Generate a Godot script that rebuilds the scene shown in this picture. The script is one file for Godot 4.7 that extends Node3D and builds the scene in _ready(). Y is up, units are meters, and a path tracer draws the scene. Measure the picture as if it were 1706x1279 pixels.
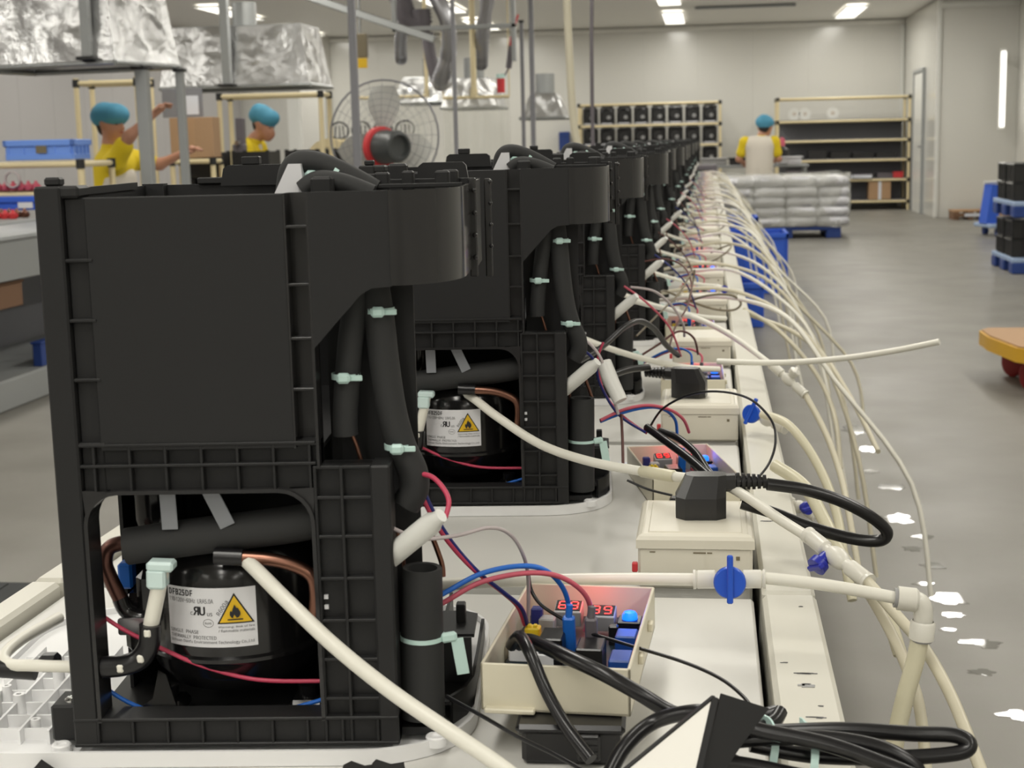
extends Node3D
# An appliance assembly hall: a cream conveyor line with black machine chassis, seen along the line. Units: metres, y up.

func _ready() -> void:
	# ---------------- camera
	var cam := Camera3D.new()
	cam.name = "camera"
	add_child(cam)
	cam.transform = Transform3D(Basis(Vector3(0.991108, -0.023144, -0.131029), Vector3(0.001342, 0.986445, -0.164086), Vector3(0.13305, 0.162451, 0.977705)).orthonormalized(), Vector3(0, 1.26, 0))
	var lens := CameraAttributesPhysical.new()
	lens.frustum_focal_length = 45.785          # 24 mm high frame: 29.37 degrees
	lens.frustum_focus_distance = 1.5
	lens.frustum_near = 0.05
	lens.frustum_far = 200.0
	lens.exposure_aperture = 13.0
	cam.attributes = lens
	cam.fov = 29.37
	cam.near = 0.05
	cam.far = 200.0
	cam.current = true
	# ---------------- environment and exposure
	var around := WorldEnvironment.new()
	around.name = "surroundings"
	var env := Environment.new()
	env.background_mode = Environment.BG_COLOR
	env.background_color = Color(0, 0, 0)
	env.tonemap_mode = Environment.TONE_MAPPER_LINEAR
	env.tonemap_exposure = 0.61
	env.sdfgi_enabled = true
	env.ssao_enabled = true
	env.ssil_enabled = true
	around.environment = env
	add_child(around)
	# ---------------- the long ceiling lights, four rows
	make_materials()
	for ix in ROWS.size():
		for iz in 10:
			ceiling_light(Vector3(ROWS[ix], 3.2, -24.5 + 3.55 * iz))
	# ---------------- structure, then the things
	build_room()
	build_line()
	build_stations()
	build_loose_foreground()
	build_hoses()
	build_aisle()
	build_far_end()
	build_second_line()
	build_workers()
	build_overhead()

const ROWS := [-6.8, -3.7, -0.55, 2.25]
const ORD := ["first", "second", "third", "fourth", "fifth", "sixth", "seventh", "eighth", "ninth", "tenth", "eleventh", "twelfth", "thirteenth", "fourteenth", "fifteenth", "sixteenth", "seventeenth", "eighteenth", "nineteenth", "twentieth", "twenty-first", "twenty-second", "twenty-third"]
const STATIONS := 22
const PITCH := 0.775
const LAMP_ENERGY := 5.6

func make_materials() -> void:
	mat("black plastic", Color(0.148, 0.148, 0.150), 0.45, 0.0, 0.38)
	mat("black satin", Color(0.145, 0.143, 0.145), 0.27)
	mat("black gloss", Color(0.145, 0.143, 0.145), 0.13)
	mat("black enamel", Color(0.09, 0.088, 0.09), 0.16)
	mat("foam rubber", Color(0.16, 0.162, 0.162), 0.75)
	mat("black cable", Color(0.085, 0.083, 0.09), 0.28)
	mat("white tray", Color(0.93, 0.93, 0.93), 0.38)
	mat("cream paint", Color(0.84, 0.83, 0.785), 0.36)
	mat("cream plastic", Color(0.845, 0.82, 0.735), 0.42)
	mat("socket plastic", Color(0.86, 0.84, 0.78), 0.35)
	mat("board white", Color(0.84, 0.835, 0.815), 0.36)
	mat("hose white", Color(0.90, 0.89, 0.845), 0.36)
	mat("hose aged", Color(0.80, 0.775, 0.69), 0.4)
	mat("fitting white", Color(0.87, 0.86, 0.82), 0.32)
	mat("tie mint", Color(0.76, 0.87, 0.845), 0.4)
	mat("fitting pale", Color(0.80, 0.88, 0.87), 0.4)
	mat("strap grey", Color(0.52, 0.53, 0.55), 0.45)
	mat("sleeve white", Color(0.88, 0.88, 0.86), 0.3)
	mat("copper", Color(0.54, 0.39, 0.33), 0.32, 1.0)
	mat("copper dull", Color(0.42, 0.30, 0.27), 0.35, 0.9)
	mat("steel", Color(0.72, 0.72, 0.73), 0.28, 1.0)
	mat("wire red", Color(0.76, 0.25, 0.36), 0.42)
	mat("wire blue", Color(0.13, 0.42, 0.80), 0.4)
	mat("wire navy", Color(0.13, 0.16, 0.45), 0.4)
	mat("wire pink", Color(0.78, 0.35, 0.42), 0.42)
	mat("wire grey", Color(0.74, 0.70, 0.70), 0.45)
	mat("wire brown", Color(0.36, 0.22, 0.20), 0.45)
	mat("wire olive", Color(0.46, 0.42, 0.33), 0.45)
	mat("knob blue", Color(0.14, 0.34, 0.78), 0.35)
	mat("knob navy", Color(0.12, 0.16, 0.62), 0.35)
	mat("label white", Color(0.88, 0.88, 0.89), 0.4)
	mat("ink", Color(0.13, 0.13, 0.14), 0.6)
	mat("ink grey", Color(0.42, 0.42, 0.43), 0.6)
	mat("ink fine", Color(0.28, 0.28, 0.29), 0.6)
	mat("sign yellow", Color(0.90, 0.73, 0.10), 0.45)
	mat("board green", Color(0.14, 0.20, 0.24), 0.4)
	mat("relay blue", Color(0.12, 0.30, 0.62), 0.4)
	mat("terminal yellow", Color(0.88, 0.76, 0.12), 0.4)
	mat("terminal orange", Color(0.78, 0.40, 0.22), 0.45)
	mat("part grey", Color(0.62, 0.62, 0.62), 0.4)
	mat("card white", Color(0.90, 0.89, 0.86), 0.5)
	mat("aluminium", Color(0.66, 0.67, 0.67), 0.38, 0.85)
	mat("grey paint", Color(0.60, 0.61, 0.61), 0.42)
	mat("pipe cream", Color(0.88, 0.82, 0.66), 0.4)
	mat("joint black", Color(0.12, 0.12, 0.12), 0.5)
	mat("crate blue", Color(0.20, 0.38, 0.82), 0.42)
	mat("crate light blue", Color(0.44, 0.60, 0.92), 0.42)
	mat("pallet blue", Color(0.14, 0.25, 0.52), 0.5)
	mat("pallet pale blue", Color(0.62, 0.70, 0.82), 0.5)
	mat("trolley yellow", Color(0.88, 0.68, 0.20), 0.45)
	mat("wheel red", Color(0.55, 0.10, 0.10), 0.5)
	mat("wood", Color(0.70, 0.56, 0.42), 0.7)
	mat("wood dark", Color(0.48, 0.36, 0.27), 0.75)
	mat("cardboard", Color(0.68, 0.55, 0.42), 0.8)
	mat("shelf grey", Color(0.50, 0.50, 0.52), 0.55)
	mat("paper", Color(0.86, 0.87, 0.90), 0.7)
	mat("red thing", Color(0.78, 0.20, 0.22), 0.5)
	mat("skin", Color(0.72, 0.52, 0.42), 0.5)
	mat("hair", Color(0.10, 0.085, 0.08), 0.5)
	mat("shirt yellow", Color(0.88, 0.77, 0.12), 0.8)
	mat("vest white", Color(0.84, 0.81, 0.76), 0.8)
	mat("trousers", Color(0.22, 0.21, 0.24), 0.8)
	mat("cap blue", Color(0.30, 0.58, 0.70), 0.75)
	mat("duct dark", Color(0.40, 0.38, 0.40), 0.5)
	mat("rubber mat", Color(0.13, 0.14, 0.14), 0.7)
	mat("nickel", Color(0.8, 0.8, 0.8), 0.2, 1.0)
	mat("fan grey", Color(0.74, 0.74, 0.72), 0.45)
	mat("motor dark", Color(0.26, 0.27, 0.27), 0.35)
	mat("lip", Color(0.66, 0.36, 0.34), 0.5)
	var film := mat("film", Color(0.84, 0.84, 0.86), 0.22)
	film.normal_enabled = true
	film.normal_texture = bump_tex(0.02, 5, 6.0, 256)
	film.normal_scale = 0.8
	film.uv1_triplanar = true
	film.uv1_scale = Vector3.ONE * 2.2
	var pane := mat("clear film", Color(0.90, 0.90, 0.86, 0.30), 0.12)
	pane.transparency = BaseMaterial3D.TRANSPARENCY_ALPHA
	var soft := mat("clear hose", Color(0.86, 0.84, 0.74), 0.3)
	soft.backlight_enabled = true
	soft.backlight = Color(0.5, 0.48, 0.4)
	var foil := mat("foil", Color(0.80, 0.80, 0.80), 0.30, 1.0)
	foil.normal_enabled = true
	foil.normal_texture = bump_tex(0.018, 9, 7.0, 512)
	foil.normal_scale = 0.35
	foil.uv1_triplanar = true
	foil.uv1_scale = Vector3.ONE * 1.4
	var duct := mat("duct silver", Color(0.72, 0.72, 0.74), 0.3, 0.9)
	duct.metallic_specular = 0.5
	# floor: grey epoxy with scuffs and dull patches
	var fl := mat("epoxy floor", Color(1, 1, 1), 1.0)
	fl.albedo_texture = noise_tex(0.006, 3, Color(0.49, 0.48, 0.455), Color(0.54, 0.53, 0.505), 5, 1024)
	fl.roughness_texture = noise_tex(0.006, 12, Color(0.34, 0.34, 0.34), Color(0.46, 0.46, 0.46), 4, 1024)
	fl.roughness_texture_channel = BaseMaterial3D.TEXTURE_CHANNEL_RED
	fl.metallic_specular = 0.32
	fl.normal_enabled = true
	fl.normal_texture = bump_tex(0.03, 21, 1.0, 512)
	fl.normal_scale = 0.06
	fl.uv1_triplanar = true
	fl.uv1_world_triplanar = true
	fl.uv1_scale = Vector3.ONE * 0.22
	var wl := mat("wall panel", Color(0.865, 0.86, 0.835), 0.17)
	wl.normal_enabled = true
	wl.normal_texture = bump_tex(0.004, 31, 2.0, 256)
	wl.normal_scale = 0.05
	wl.uv1_triplanar = true
	wl.uv1_world_triplanar = true
	wl.uv1_scale = Vector3.ONE * 0.3
	mat("wall grey", Color(0.70, 0.69, 0.69), 0.4)
	mat("ceiling panel", Color(0.93, 0.925, 0.905), 0.5)
	mat("white trim", Color(0.88, 0.88, 0.86), 0.35)
	var wt := mat("water", Color(0.50, 0.495, 0.475), 0.03)
	wt.metallic_specular = 0.6
	glow("lamp white", Color(1.0, 0.985, 0.95), 3.0)
	glow("digit red", Color(1.0, 0.16, 0.16), 2.2)
	glow("led blue", Color(0.08, 0.45, 1.0), 2.4)

func glow(called: String, c: Color, e: float) -> void:
	var m := mat(called, c, 0.4)
	m.emission_enabled = true
	m.emission = c
	m.emission_energy_multiplier = e

func ceiling_light(where: Vector3) -> void:
	var t := thing("ceiling_light", "long flush white ceiling light panel", "light", where, 0.0, "long ceiling lights in rows")
	var f := MB.new()
	for s in [-1.0, 1.0]:
		f.box(Vector3(s * 0.165, -0.012, 0), Vector3(0.02, 0.024, 2.24), 0.003)
		f.box(Vector3(0, -0.012, s * 1.11), Vector3(0.31, 0.024, 0.02), 0.003)
	put(f, "frame", M["white trim"], t)
	var d := MB.new()
	d.box(Vector3(0, -0.009, 0), Vector3(0.31, 0.006, 2.2))
	put(d, "diffuser", M["lamp white"], t)
	var a := AreaLight3D.new()
	a.name = "panel_light"
	t.add_child(a)
	a.position = Vector3(0, -0.02, 0)
	a.rotation = Vector3(-PI / 2, 0, 0)
	a.area_size = Vector2(0.31, 2.2)
	a.light_color = Color(1.0, 0.985, 0.95)
	a.light_energy = LAMP_ENERGY
	a.area_range = 60.0
	a.area_attenuation = 2.0
	a.shadow_enabled = true

# ---------------------------------------------------------------- the hall
func slabs(called: String, m: Material, from: Vector3, step: Vector3, count: int, size: Vector3, label: String) -> void:
	# a wall of upright sandwich panels with open joints, on a backing
	var root := Node3D.new()
	root.name = called
	root.set_meta("kind", "structure")
	root.set_meta("label", label)
	add_child(root)
	var b := MB.new()
	b.box(Vector3.ZERO, size, 0.002)
	var shared := b.mesh()
	for i in count:
		var o := MeshInstance3D.new()
		o.name = "panel"
		o.mesh = shared
		o.material_override = m
		root.add_child(o, true)
		o.position = from + step * i

func build_room() -> void:
	var b := MB.new()
	b.span(Vector3(-8.7, -0.2, -26.9), Vector3(4.9, 0, 9.2))
	setting(b, "floor", M["epoxy floor"], "grey epoxy factory floor with scuffs")
	b = MB.new()
	b.span(Vector3(-8.7, 3.22, -26.9), Vector3(4.9, 3.4, 9.2))
	setting(b, "ceiling", M["ceiling panel"], "flat light grey panel ceiling")
	slabs("wall_back", M["wall panel"], Vector3(-8.3, 1.61, -26.6), Vector3(0.955, 0, 0), 13, Vector3(0.954, 3.22, 0.12), "glossy off-white panel wall at the end of the hall")
	slabs("wall_left", M["wall grey"], Vector3(-8.55, 1.61, 8.54), Vector3(0, 0, -0.985), 36, Vector3(0.12, 3.22, 0.98), "grey panel wall behind the second line")
	slabs("wall_right", M["wall panel"], Vector3(4.56, 1.61, 8.54), Vector3(0, 0, -0.985), 33, Vector3(0.12, 3.22, 0.98), "off-white panel wall beside the aisle")
	b = MB.new()
	b.span(Vector3(-8.7, 0, 9.05), Vector3(4.9, 3.22, 9.17))
	setting(b, "wall_front", M["wall panel"], "off-white wall behind the viewer")
	b = MB.new()
	b.span(Vector3(-8.7, 0, -26.86), Vector3(4.9, 3.3, -26.67))
	b.span(Vector3(-8.74, 0, -26.9), Vector3(-8.62, 3.3, 9.2))
	b.span(Vector3(4.63, 0, -26.9), Vector3(4.75, 3.3, 9.2))
	setting(b, "wall_backing", M["wall grey"])
	# the room built into the far right corner, with a door in its side
	b = MB.new()
	b.span(Vector3(3.36, 0, -26.5), Vector3(4.5, 3.2, -22.7), 0.004)
	setting(b, "wall_corner_room", M["wall panel"], "off-white corner room jutting into the hall")
	var dr := Node3D.new()
	dr.name = "door_1"
	dr.set_meta("kind", "structure")
	dr.set_meta("label", "pale panel door in the side of the corner room")
	add_child(dr)
	dr.position = Vector3(3.35, 0, -24.5)
	b = MB.new()
	b.box(Vector3(-0.004, 1.1, 0), Vector3(0.03, 2.2, 1.0), 0.004)
	put(b, "door_leaf", M["white trim"], dr)
	b = MB.new()
	for s in [-1.0, 1.0]:
		b.box(Vector3(-0.012, 1.12, s * 0.54), Vector3(0.05, 2.26, 0.06), 0.004)
	b.box(Vector3(-0.012, 2.24, 0), Vector3(0.05, 0.06, 1.12), 0.004)
	put(b, "door_frame", M["grey paint"], dr)
	b = MB.new()
	b.box(Vector3(-0.04, 1.05, 0.4), Vector3(0.04, 0.03, 0.13), 0.008)
	put(b, "door_handle", M["steel"], dr)
	# trim: white corner strips and a coved line under the ceiling
	b = MB.new()
	b.span(Vector3(-8.4, 3.12, -26.54), Vector3(3.36, 3.2, -26.49), 0.01)
	setting(b, "trim_1", M["ceiling panel"])
	b = MB.new()
	b.span(Vector3(3.28, 0, -26.54), Vector3(3.355, 3.12, -26.46), 0.015)
	setting(b, "trim_2", M["white trim"])
	b = MB.new()
	b.span(Vector3(3.335, 0, -22.72), Vector3(3.40, 3.2, -22.66), 0.012)
	setting(b, "trim_3", M["white trim"])
	b = MB.new()
	b.span(Vector3(3.36, 3.06, -22.70), Vector3(4.5, 3.14, -22.64), 0.01)
	setting(b, "trim_4", M["white trim"])
	b = MB.new()
	b.span(Vector3(-7.25, 0, -26.54), Vector3(-6.8, 3.22, -26.0), 0.01)
	setting(b, "wall_pillar", M["wall panel"], "off-white boxed pillar at the end wall")
	b = MB.new()
	b.span(Vector3(-8.4, 0, -26.54), Vector3(3.3, 0.1, -26.51), 0.006)
	setting(b, "baseboard_back", M["grey paint"])
	# upright lamp on the wall beside the corner room
	var t := thing("wall_lamp", "tall narrow upright strip lamp on the wall beyond the blue cart", "lamp", Vector3(4.24, 1.86, -22.42))
	b = MB.new()
	b.box(Vector3(0, 0, -0.05), Vector3(0.10, 1.16, 0.05), 0.008)
	b.box(Vector3(0, 0.45, -0.16), Vector3(0.04, 0.05, 0.20), 0.004)
	put(b, "housing", M["white trim"], t)
	b = MB.new()
	b.box(Vector3(0, 0, 0), Vector3(0.065, 1.08, 0.05), 0.01)
	put(b, "tube_light", M["lamp white"], t)
	var l := AreaLight3D.new()
	l.name = "strip_light"
	t.add_child(l)
	l.position = Vector3(0, 0, 0.04)
	l.rotation = Vector3(0, PI, 0)
	l.area_size = Vector2(0.06, 1.06)
	l.light_energy = 0.25
	l.area_range = 60.0
	l.area_attenuation = 2.0
	l.shadow_enabled = true
	# slim vent in the ceiling
	t = thing("ceiling_vent", "long slim slot vent in the ceiling between two light panels", "vent", Vector3(0.55, 3.2, -22.9))
	b = MB.new()
	for s in [-1.0, 1.0]:
		b.box(Vector3(0, -0.005, s * 0.05), Vector3(1.5, 0.03, 0.02), 0.003)
		b.box(Vector3(s * 0.74, -0.005, 0), Vector3(0.02, 0.03, 0.1), 0.003)
	put(b, "frame", M["grey paint"], t)
	b = MB.new()
	b.box(Vector3(0, 0.012, 0), Vector3(1.46, 0.006, 0.08))
	put(b, "slot", M["grey paint"], t)
	# water spilled on the floor under the drain hoses
	var rng := RandomNumberGenerator.new()
	rng.seed = 77
	var spots := [[0.655, -3.98, 0.045, 0.05], [0.64, -3.84, 0.028, 0.02], [0.60, -4.12, 0.03, 0.018], [0.665, -3.63, 0.055, 0.02], [0.61, -3.72, 0.02, 0.012], [0.69, -3.60, 0.02, 0.02], [0.655, -4.30, 0.035, 0.03], [0.62, -4.48, 0.03, 0.025], [0.67, -4.62, 0.03, 0.03], [0.64, -3.42, 0.03, 0.02],
		[0.68, -3.16, 0.05, 0.03], [0.62, -4.85, 0.05, 0.06], [0.65, -5.30, 0.05, 0.05], [0.60, -5.55, 0.04, 0.03], [0.645, -5.95, 0.04, 0.05], [0.62, -6.35, 0.045, 0.10]]
	for s in spots:
		b = MB.new()
		var m := 18
		var ring := PackedVector3Array()
		var low := PackedVector3Array()
		for k in m:
			var a := TAU * k / m
			var q := 1.0 + rng.randf_range(-0.35, 0.3)
			ring.append(Vector3(cos(a) * s[2] * q, 0.0012, sin(a) * s[3] * q))
			low.append(Vector3(cos(a) * (s[2] * q + 0.002), 0.0, sin(a) * (s[3] * q + 0.002)))
		for k in m:
			var k2 := (k + 1) % m
			b.tri(Vector3(0, 0.0013, 0), ring[k], ring[k2], Vector3.UP, Vector3.UP, Vector3.UP)
			b.quad(ring[k], ring[k2], low[k2], low[k], (ring[k] + Vector3(0, s[2], 0)).normalized())
		solo(b, "water_puddle", M["water"], "small shallow puddle of water on the grey floor", "puddle", "water puddles beside the line", Vector3(s[0], 0.0002, s[1]))
# ---------------------------------------------------------------- the main line
func build_line() -> void:
	var far := -1.5 - PITCH * STATIONS
	var t := thing("conveyor", "long cream conveyor bed with painted side rails and steel legs", "conveyor")
	# bed under the boards
	var b := MB.new()
	b.span(Vector3(-0.69, 0.66, 0.3), Vector3(0.05, 0.745, far), 0.004)
	put(b, "bed", M["grey paint"], t)
	# side rails in lengths, rounded top edges, a joint every 1.5 stations
	for side in 2:
		var x0 := 0.054 if side == 0 else -0.735
		var x1 := 0.108 if side == 0 else -0.70
		var z := 0.30
		var nxt := -1.462
		while z > far:
			b = MB.new()
			b.span(Vector3(x0, 0.62, z), Vector3(x1, 0.8, maxf(nxt, far)), 0.0045)
			put(b, "side_rail", M["cream paint"], t)
			z = nxt - 0.006
			nxt = z - PITCH * 2.0
	var z2 := -0.4
	while z2 > far:
		for x in [0.06, -0.68]:
			b = MB.new()
			b.box(Vector3(x, 0.325, z2), Vector3(0.06, 0.65, 0.06), 0.004)
			b.box(Vector3(x, 0.01, z2), Vector3(0.11, 0.02, 0.11), 0.004)
			put(b, "leg", M["grey paint"], t)
		b = MB.new()
		b.box(Vector3(-0.31, 0.18, z2), Vector3(0.7, 0.04, 0.04), 0.003)
		put(b, "cross_bar", M["grey paint"], t)
		z2 -= 2.6
	# painted-over scratches and black scuff marks on the near rail
	var rng := RandomNumberGenerator.new()
	rng.seed = 5
	var scuffs := [[0.083, -1.235, 0.011, 0.0035], [0.082, -1.205, 0.010, 0.006], [0.085, -1.135, 0.009, 0.0022], [0.09, -1.16, 0.003, 0.0015], [0.066, -1.26, 0.004, 0.0012], [0.09, -1.42, 0.004, 0.002], [0.07, -1.75, 0.012, 0.002]]
	for s in scuffs:
		b = MB.new()
		for k in 5:
			b.box(Vector3(rng.randf_range(-1, 1) * s[2] * 0.6, 0.0002, rng.randf_range(-1, 1) * s[3] * 0.7), Vector3(s[2] * rng.randf_range(0.5, 1.1), 0.0004, s[3] * rng.randf_range(0.3, 0.6)))
		var o := put(b, "scuff_mark", M["part grey"] if s[3] > 0.004 else M["ink grey"], t)
		o.position = Vector3(s[0], 0.8002, s[1])
	# work boards that ride on the bed, one for each station
	for i in STATIONS + 1:
		var zf := -0.70 if i == 0 else -1.525 - PITCH * (i - 1)
		var zb := -1.485 if i == 0 else -1.488 - PITCH * i
		b = MB.new()
		b.span(Vector3(-0.695, 0.746, zf), Vector3(0.046, 0.787, zb), 0.003)
		solo(b, "work_board", M["board white"], "off-white work board carrying the %s chassis from the coiled cable" % ORD[mini(i, 22)], "board", "work boards on the line")

func chassis_where(i: int) -> Vector3:
	if i == 0:
		return Vector3(-0.493, 0.8, -1.0317)
	if i == 1:
		return Vector3(-0.433, 0.8, -1.807)
	return Vector3(-0.409 + 0.012 * sin(i * 2.4), 0.8, -2.59 - PITCH * (i - 2))

func build_stations() -> void:
	var ch := chassis()
	var bx := control_box()
	var sk := socket_box()
	for i in range(1, STATIONS):
		copy(ch, "appliance_chassis", "black plastic appliance chassis, %s along the cream line from the coiled cable" % ORD[i], chassis_where(i), deg_to_rad(5.7 - (1.2 if i % 2 else 0.0)), "black chassis on the line")
		var w := Vector3(-0.037, 0.7875, -1.972)
		var yaw := deg_to_rad(12.0)
		if i == 2:
			w = Vector3(-0.03, 0.7875, -2.76)
			yaw = deg_to_rad(1.0)
		elif i > 2:
			w = Vector3(-0.035 + 0.01 * sin(i * 1.7), 0.7875, -2.76 - PITCH * (i - 2))
			yaw = deg_to_rad(6.0 * sin(i * 3.1))
		copy(bx, "control_box", "open cream control box with lit red digits beside the %s chassis from the coiled cable" % ORD[i], w, yaw, "control boxes on the line")
		copy(sk, "socket_box", "closed cream socket box behind the %s control box from the coiled cable" % ORD[i], Vector3(-0.0145, 0.787, -1.525 - PITCH * i + 0.01), 0.0, "socket boxes on the line")
	# the two nearest boxes have their longer leads as wires of their own
	for o in [bx, get_node("control_box_001")]:
		o.get_node("blue_lead").free()
		o.get_node("red_lead").free()

# ---------------------------------------------------------------- one machine chassis; own origin at its front left foot
func arc(c: Vector2, r: float, a0: float, a1: float, n := 6) -> PackedVector2Array:
	var p := PackedVector2Array()
	for k in n + 1:
		var a := a0 + (a1 - a0) * k / n
		p.append(c + Vector2(cos(a), sin(a)) * r)
	return p

func chassis() -> Node3D:
	var t := thing("appliance_chassis", "black plastic appliance chassis with compressor, first along the cream line beside the coiled cable", "chassis", chassis_where(0), deg_to_rad(5.7), "black chassis on the line")
	var P: Material = M["black plastic"]
	var S: Material = M["black satin"]
	var b := MB.new()
	# --- white tray the chassis is screwed to
	var tr := tray_outline(-0.13, 0.312, -0.36, 0.010, 0.085)
	b.xf = Transform3D(Basis(Vector3(1, 0, 0), Vector3(0, 0, -1), Vector3(0, 1, 0)), Vector3.ZERO)
	b.extrude(inset(tr, 0.002), -0.0124, -0.006)
	b.fence(tr, 0.003, -0.0125, 0.0)
	b.xf = Transform3D()
	var tray := put(b, "tray", M["white tray"], t)
	b = MB.new()
	for q in [[-0.012, -0.004, 0.0075], [0.283, -0.014, 0.0085], [-0.10, -0.05, 0.014]]:
		b.xf = at(Vector3(q[0], -0.006, q[1]))
		b.lathe([Vector2(0, 0), Vector2(q[2], 0), Vector2(q[2], 0.007), Vector2(q[2] - 0.001, 0.008), Vector2(q[2] * 0.55, 0.008), Vector2(q[2] * 0.5, 0.006), Vector2(0, 0.006)], 18)
	# bosses and ribs moulded into the tray beside the chassis
	for q in [[-0.075, -0.085, 0.005, 0.018], [-0.045, -0.04, 0.004, 0.014], [-0.03, -0.10, 0.004, 0.016], [-0.06, -0.14, 0.005, 0.02], [-0.095, -0.11, 0.004, 0.016], [-0.022, -0.06, 0.004, 0.012], [-0.05, -0.19, 0.005, 0.016], [-0.085, -0.022, 0.006, 0.014], [-0.03, -0.15, 0.004, 0.02]]:
		b.xf = at(Vector3(q[0], -0.006, q[1]))
		b.lathe([Vector2(q[2] * 0.45, q[3] - 0.003), Vector2(q[2] * 0.45, q[3]), Vector2(q[2], q[3]), Vector2(q[2] * 1.15, 0)], 12)
	b.xf = at(Vector3(-0.098, -0.006, -0.055))
	b.lathe([Vector2(0.019, 0), Vector2(0.0185, 0.03), Vector2(0.017, 0.031), Vector2(0.0165, 0.026), Vector2(0.006, 0.026), Vector2(0.006, 0.029), Vector2(0, 0.029)], 22)
	b.xf = Transform3D()
	for k in 7:
		b.box(Vector3(-0.065, -0.001, -0.03 - 0.028 * k), Vector3(0.09, 0.010, 0.002))
	for k in 4:
		b.box(Vector3(-0.10 + 0.024 * k, 0.0, -0.12), Vector3(0.002, 0.012, 0.2))
	put(b, "tray_ribbing", M["white tray"], tray)
	# --- corner post at the near left: outer flange, stepped recess with ribs
	b = MB.new()
	b.span(Vector3(0, 0, 0), Vector3(0.0195, 0.436, -0.030), 0.0015)
	b.span(Vector3(0.0195, 0.2, -0.008), Vector3(0.037, 0.427, -0.014), 0.001)
	b.span(Vector3(0.0002, 0.427, -0.002), Vector3(0.033, 0.436, -0.030), 0.002)
	for y in [0.381, 0.336, 0.291, 0.2415]:
		b.span(Vector3(0.0195, y - 0.0012, -0.0015), Vector3(0.040, y + 0.0012, -0.014), 0.0005)
	b.span(Vector3(0.0065, 0.436, -0.005), Vector3(0.0186, 0.4425, -0.017), 0.0015)
	put(b, "corner_post", P, t)
	# --- the flat front panel
	b = MB.new()
	b.span(Vector3(0.036, 0.236, -0.0025), Vector3(0.1845, 0.4272, -0.006), 0.0008)
	put(b, "front_panel", P, t)
	# --- recessed channel with cross ribs between the panels
	b = MB.new()
	b.span(Vector3(0.1835, 0.236, -0.020), Vector3(0.203, 0.4272, -0.023))
	b.span(Vector3(0.1835, 0.236, -0.0025), Vector3(0.1853, 0.4272, -0.022))
	b.span(Vector3(0.2008, 0.222, -0.0005), Vector3(0.203, 0.4272, -0.022))
	for y in [0.4026, 0.3597, 0.3194, 0.2809, 0.239]:
		b.span(Vector3(0.184, y - 0.0011, -0.003), Vector3(0.202, y + 0.0011, -0.022), 0.0004)
	put(b, "ribbed_channel", S, t)
	# --- panel on the right of the channel, cut away below along a slope
	b = MB.new()
	b.extrude(PackedVector2Array([Vector2(0.2025, 0.4278), Vector2(0.2025, 0.312), Vector2(0.2060, 0.3155), Vector2(0.2388, 0.3512), Vector2(0.2470, 0.3562), Vector2(0.262, 0.3571), Vector2(0.262, 0.4278)]), 0.0, -0.0026)
	put(b, "shoulder_panel", P, t)
	# --- curved cover that turns the corner
	b = MB.new()
	var cv := PackedVector2Array()
	for k in 13:
		var a := PI / 2 * k / 12.0
		cv.append(Vector2(0.262 + 0.050 * sin(a), 0.072 - 0.072 * cos(a)))
	cv.append(Vector2(0.3125, 0.15))
	b.xf = Transform3D(Basis(Vector3(1, 0, 0), Vector3(0, 0, -1), Vector3(0, 1, 0)), Vector3.ZERO)
	b.sheet(cv, 0.0026, 0.358, 0.4278)
	b.xf = Transform3D()
	put(b, "curved_cover", M["black gloss"], t)
	b = MB.new()
	b.span(Vector3(0.3115, 0.35, -0.148), Vector3(0.318, 0.432, -0.156), 0.001)
	b.span(Vector3(0.322, 0.345, -0.20), Vector3(0.328, 0.43, -0.208), 0.001)
	b.span(Vector3(0.3115, 0.352, -0.15), Vector3(0.3135, 0.4278, -0.30))
	for k in 4:
		b.ball(Vector3(0.3165, 0.3665 + 0.0185 * k, -0.146), Vector3.ONE * 0.0022, 5, 8)
		b.ball(Vector3(0.3275, 0.372 + 0.0185 * k, -0.198), Vector3.ONE * 0.0019, 5, 8)
	put(b, "side_edge", S, t)
	# --- header beam over the opening: waffle of ribs
	b = MB.new()
	b.span(Vector3(0.02, 0.2046, -0.009), Vector3(0.203, 0.2415, -0.019))
	for y in [0.2405, 0.2245]:
		b.span(Vector3(0.0195, y - 0.0011, -0.001), Vector3(0.200, y + 0.0011, -0.018), 0.0004)
	for k in 7:
		var x := 0.030 + 0.0275 * k
		b.span(Vector3(x - 0.0011, 0.2046, -0.0022), Vector3(x + 0.0011, 0.2405, -0.018), 0.0004)
	put(b, "header_beam", P, t)
	# --- rounded lip of the opening with filled corners
	b = MB.new()
	var lip := PackedVector2Array([Vector2(0.0213, 0.02), Vector2(0.0213, 0.10), Vector2(0.0213, 0.176)])
	lip.append_array(arc(Vector2(0.0473, 0.178), 0.026, PI, PI / 2))
	lip.append_array(arc(Vector2(0.170, 0.178), 0.026, PI / 2, 0))
	lip.append(Vector2(0.1965, 0.10))
	lip.append(Vector2(0.1972, 0.02))
	b.sheet(lip, 0.003, 0.0005, -0.028)
	for s in [0, 1]:
		var q := arc(Vector2(0.0473, 0.178), 0.026, PI, PI / 2) if s == 0 else arc(Vector2(0.170, 0.178), 0.026, PI / 2, 0)
		q.append(Vector2(0.0195 if s == 0 else 0.198, 0.2055))
		b.extrude(q, -0.002, -0.005)
	put(b, "opening_lip", S, t)
	# --- right post: rib grid and a plain flange
	b = MB.new()
	b.span(Vector3(0.197, 0, -0.0085), Vector3(0.2415, 0.2222, -0.023))
	b.span(Vector3(0.2404, 0, 0), Vector3(0.2555, 0.2222, -0.030), 0.0015)
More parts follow.
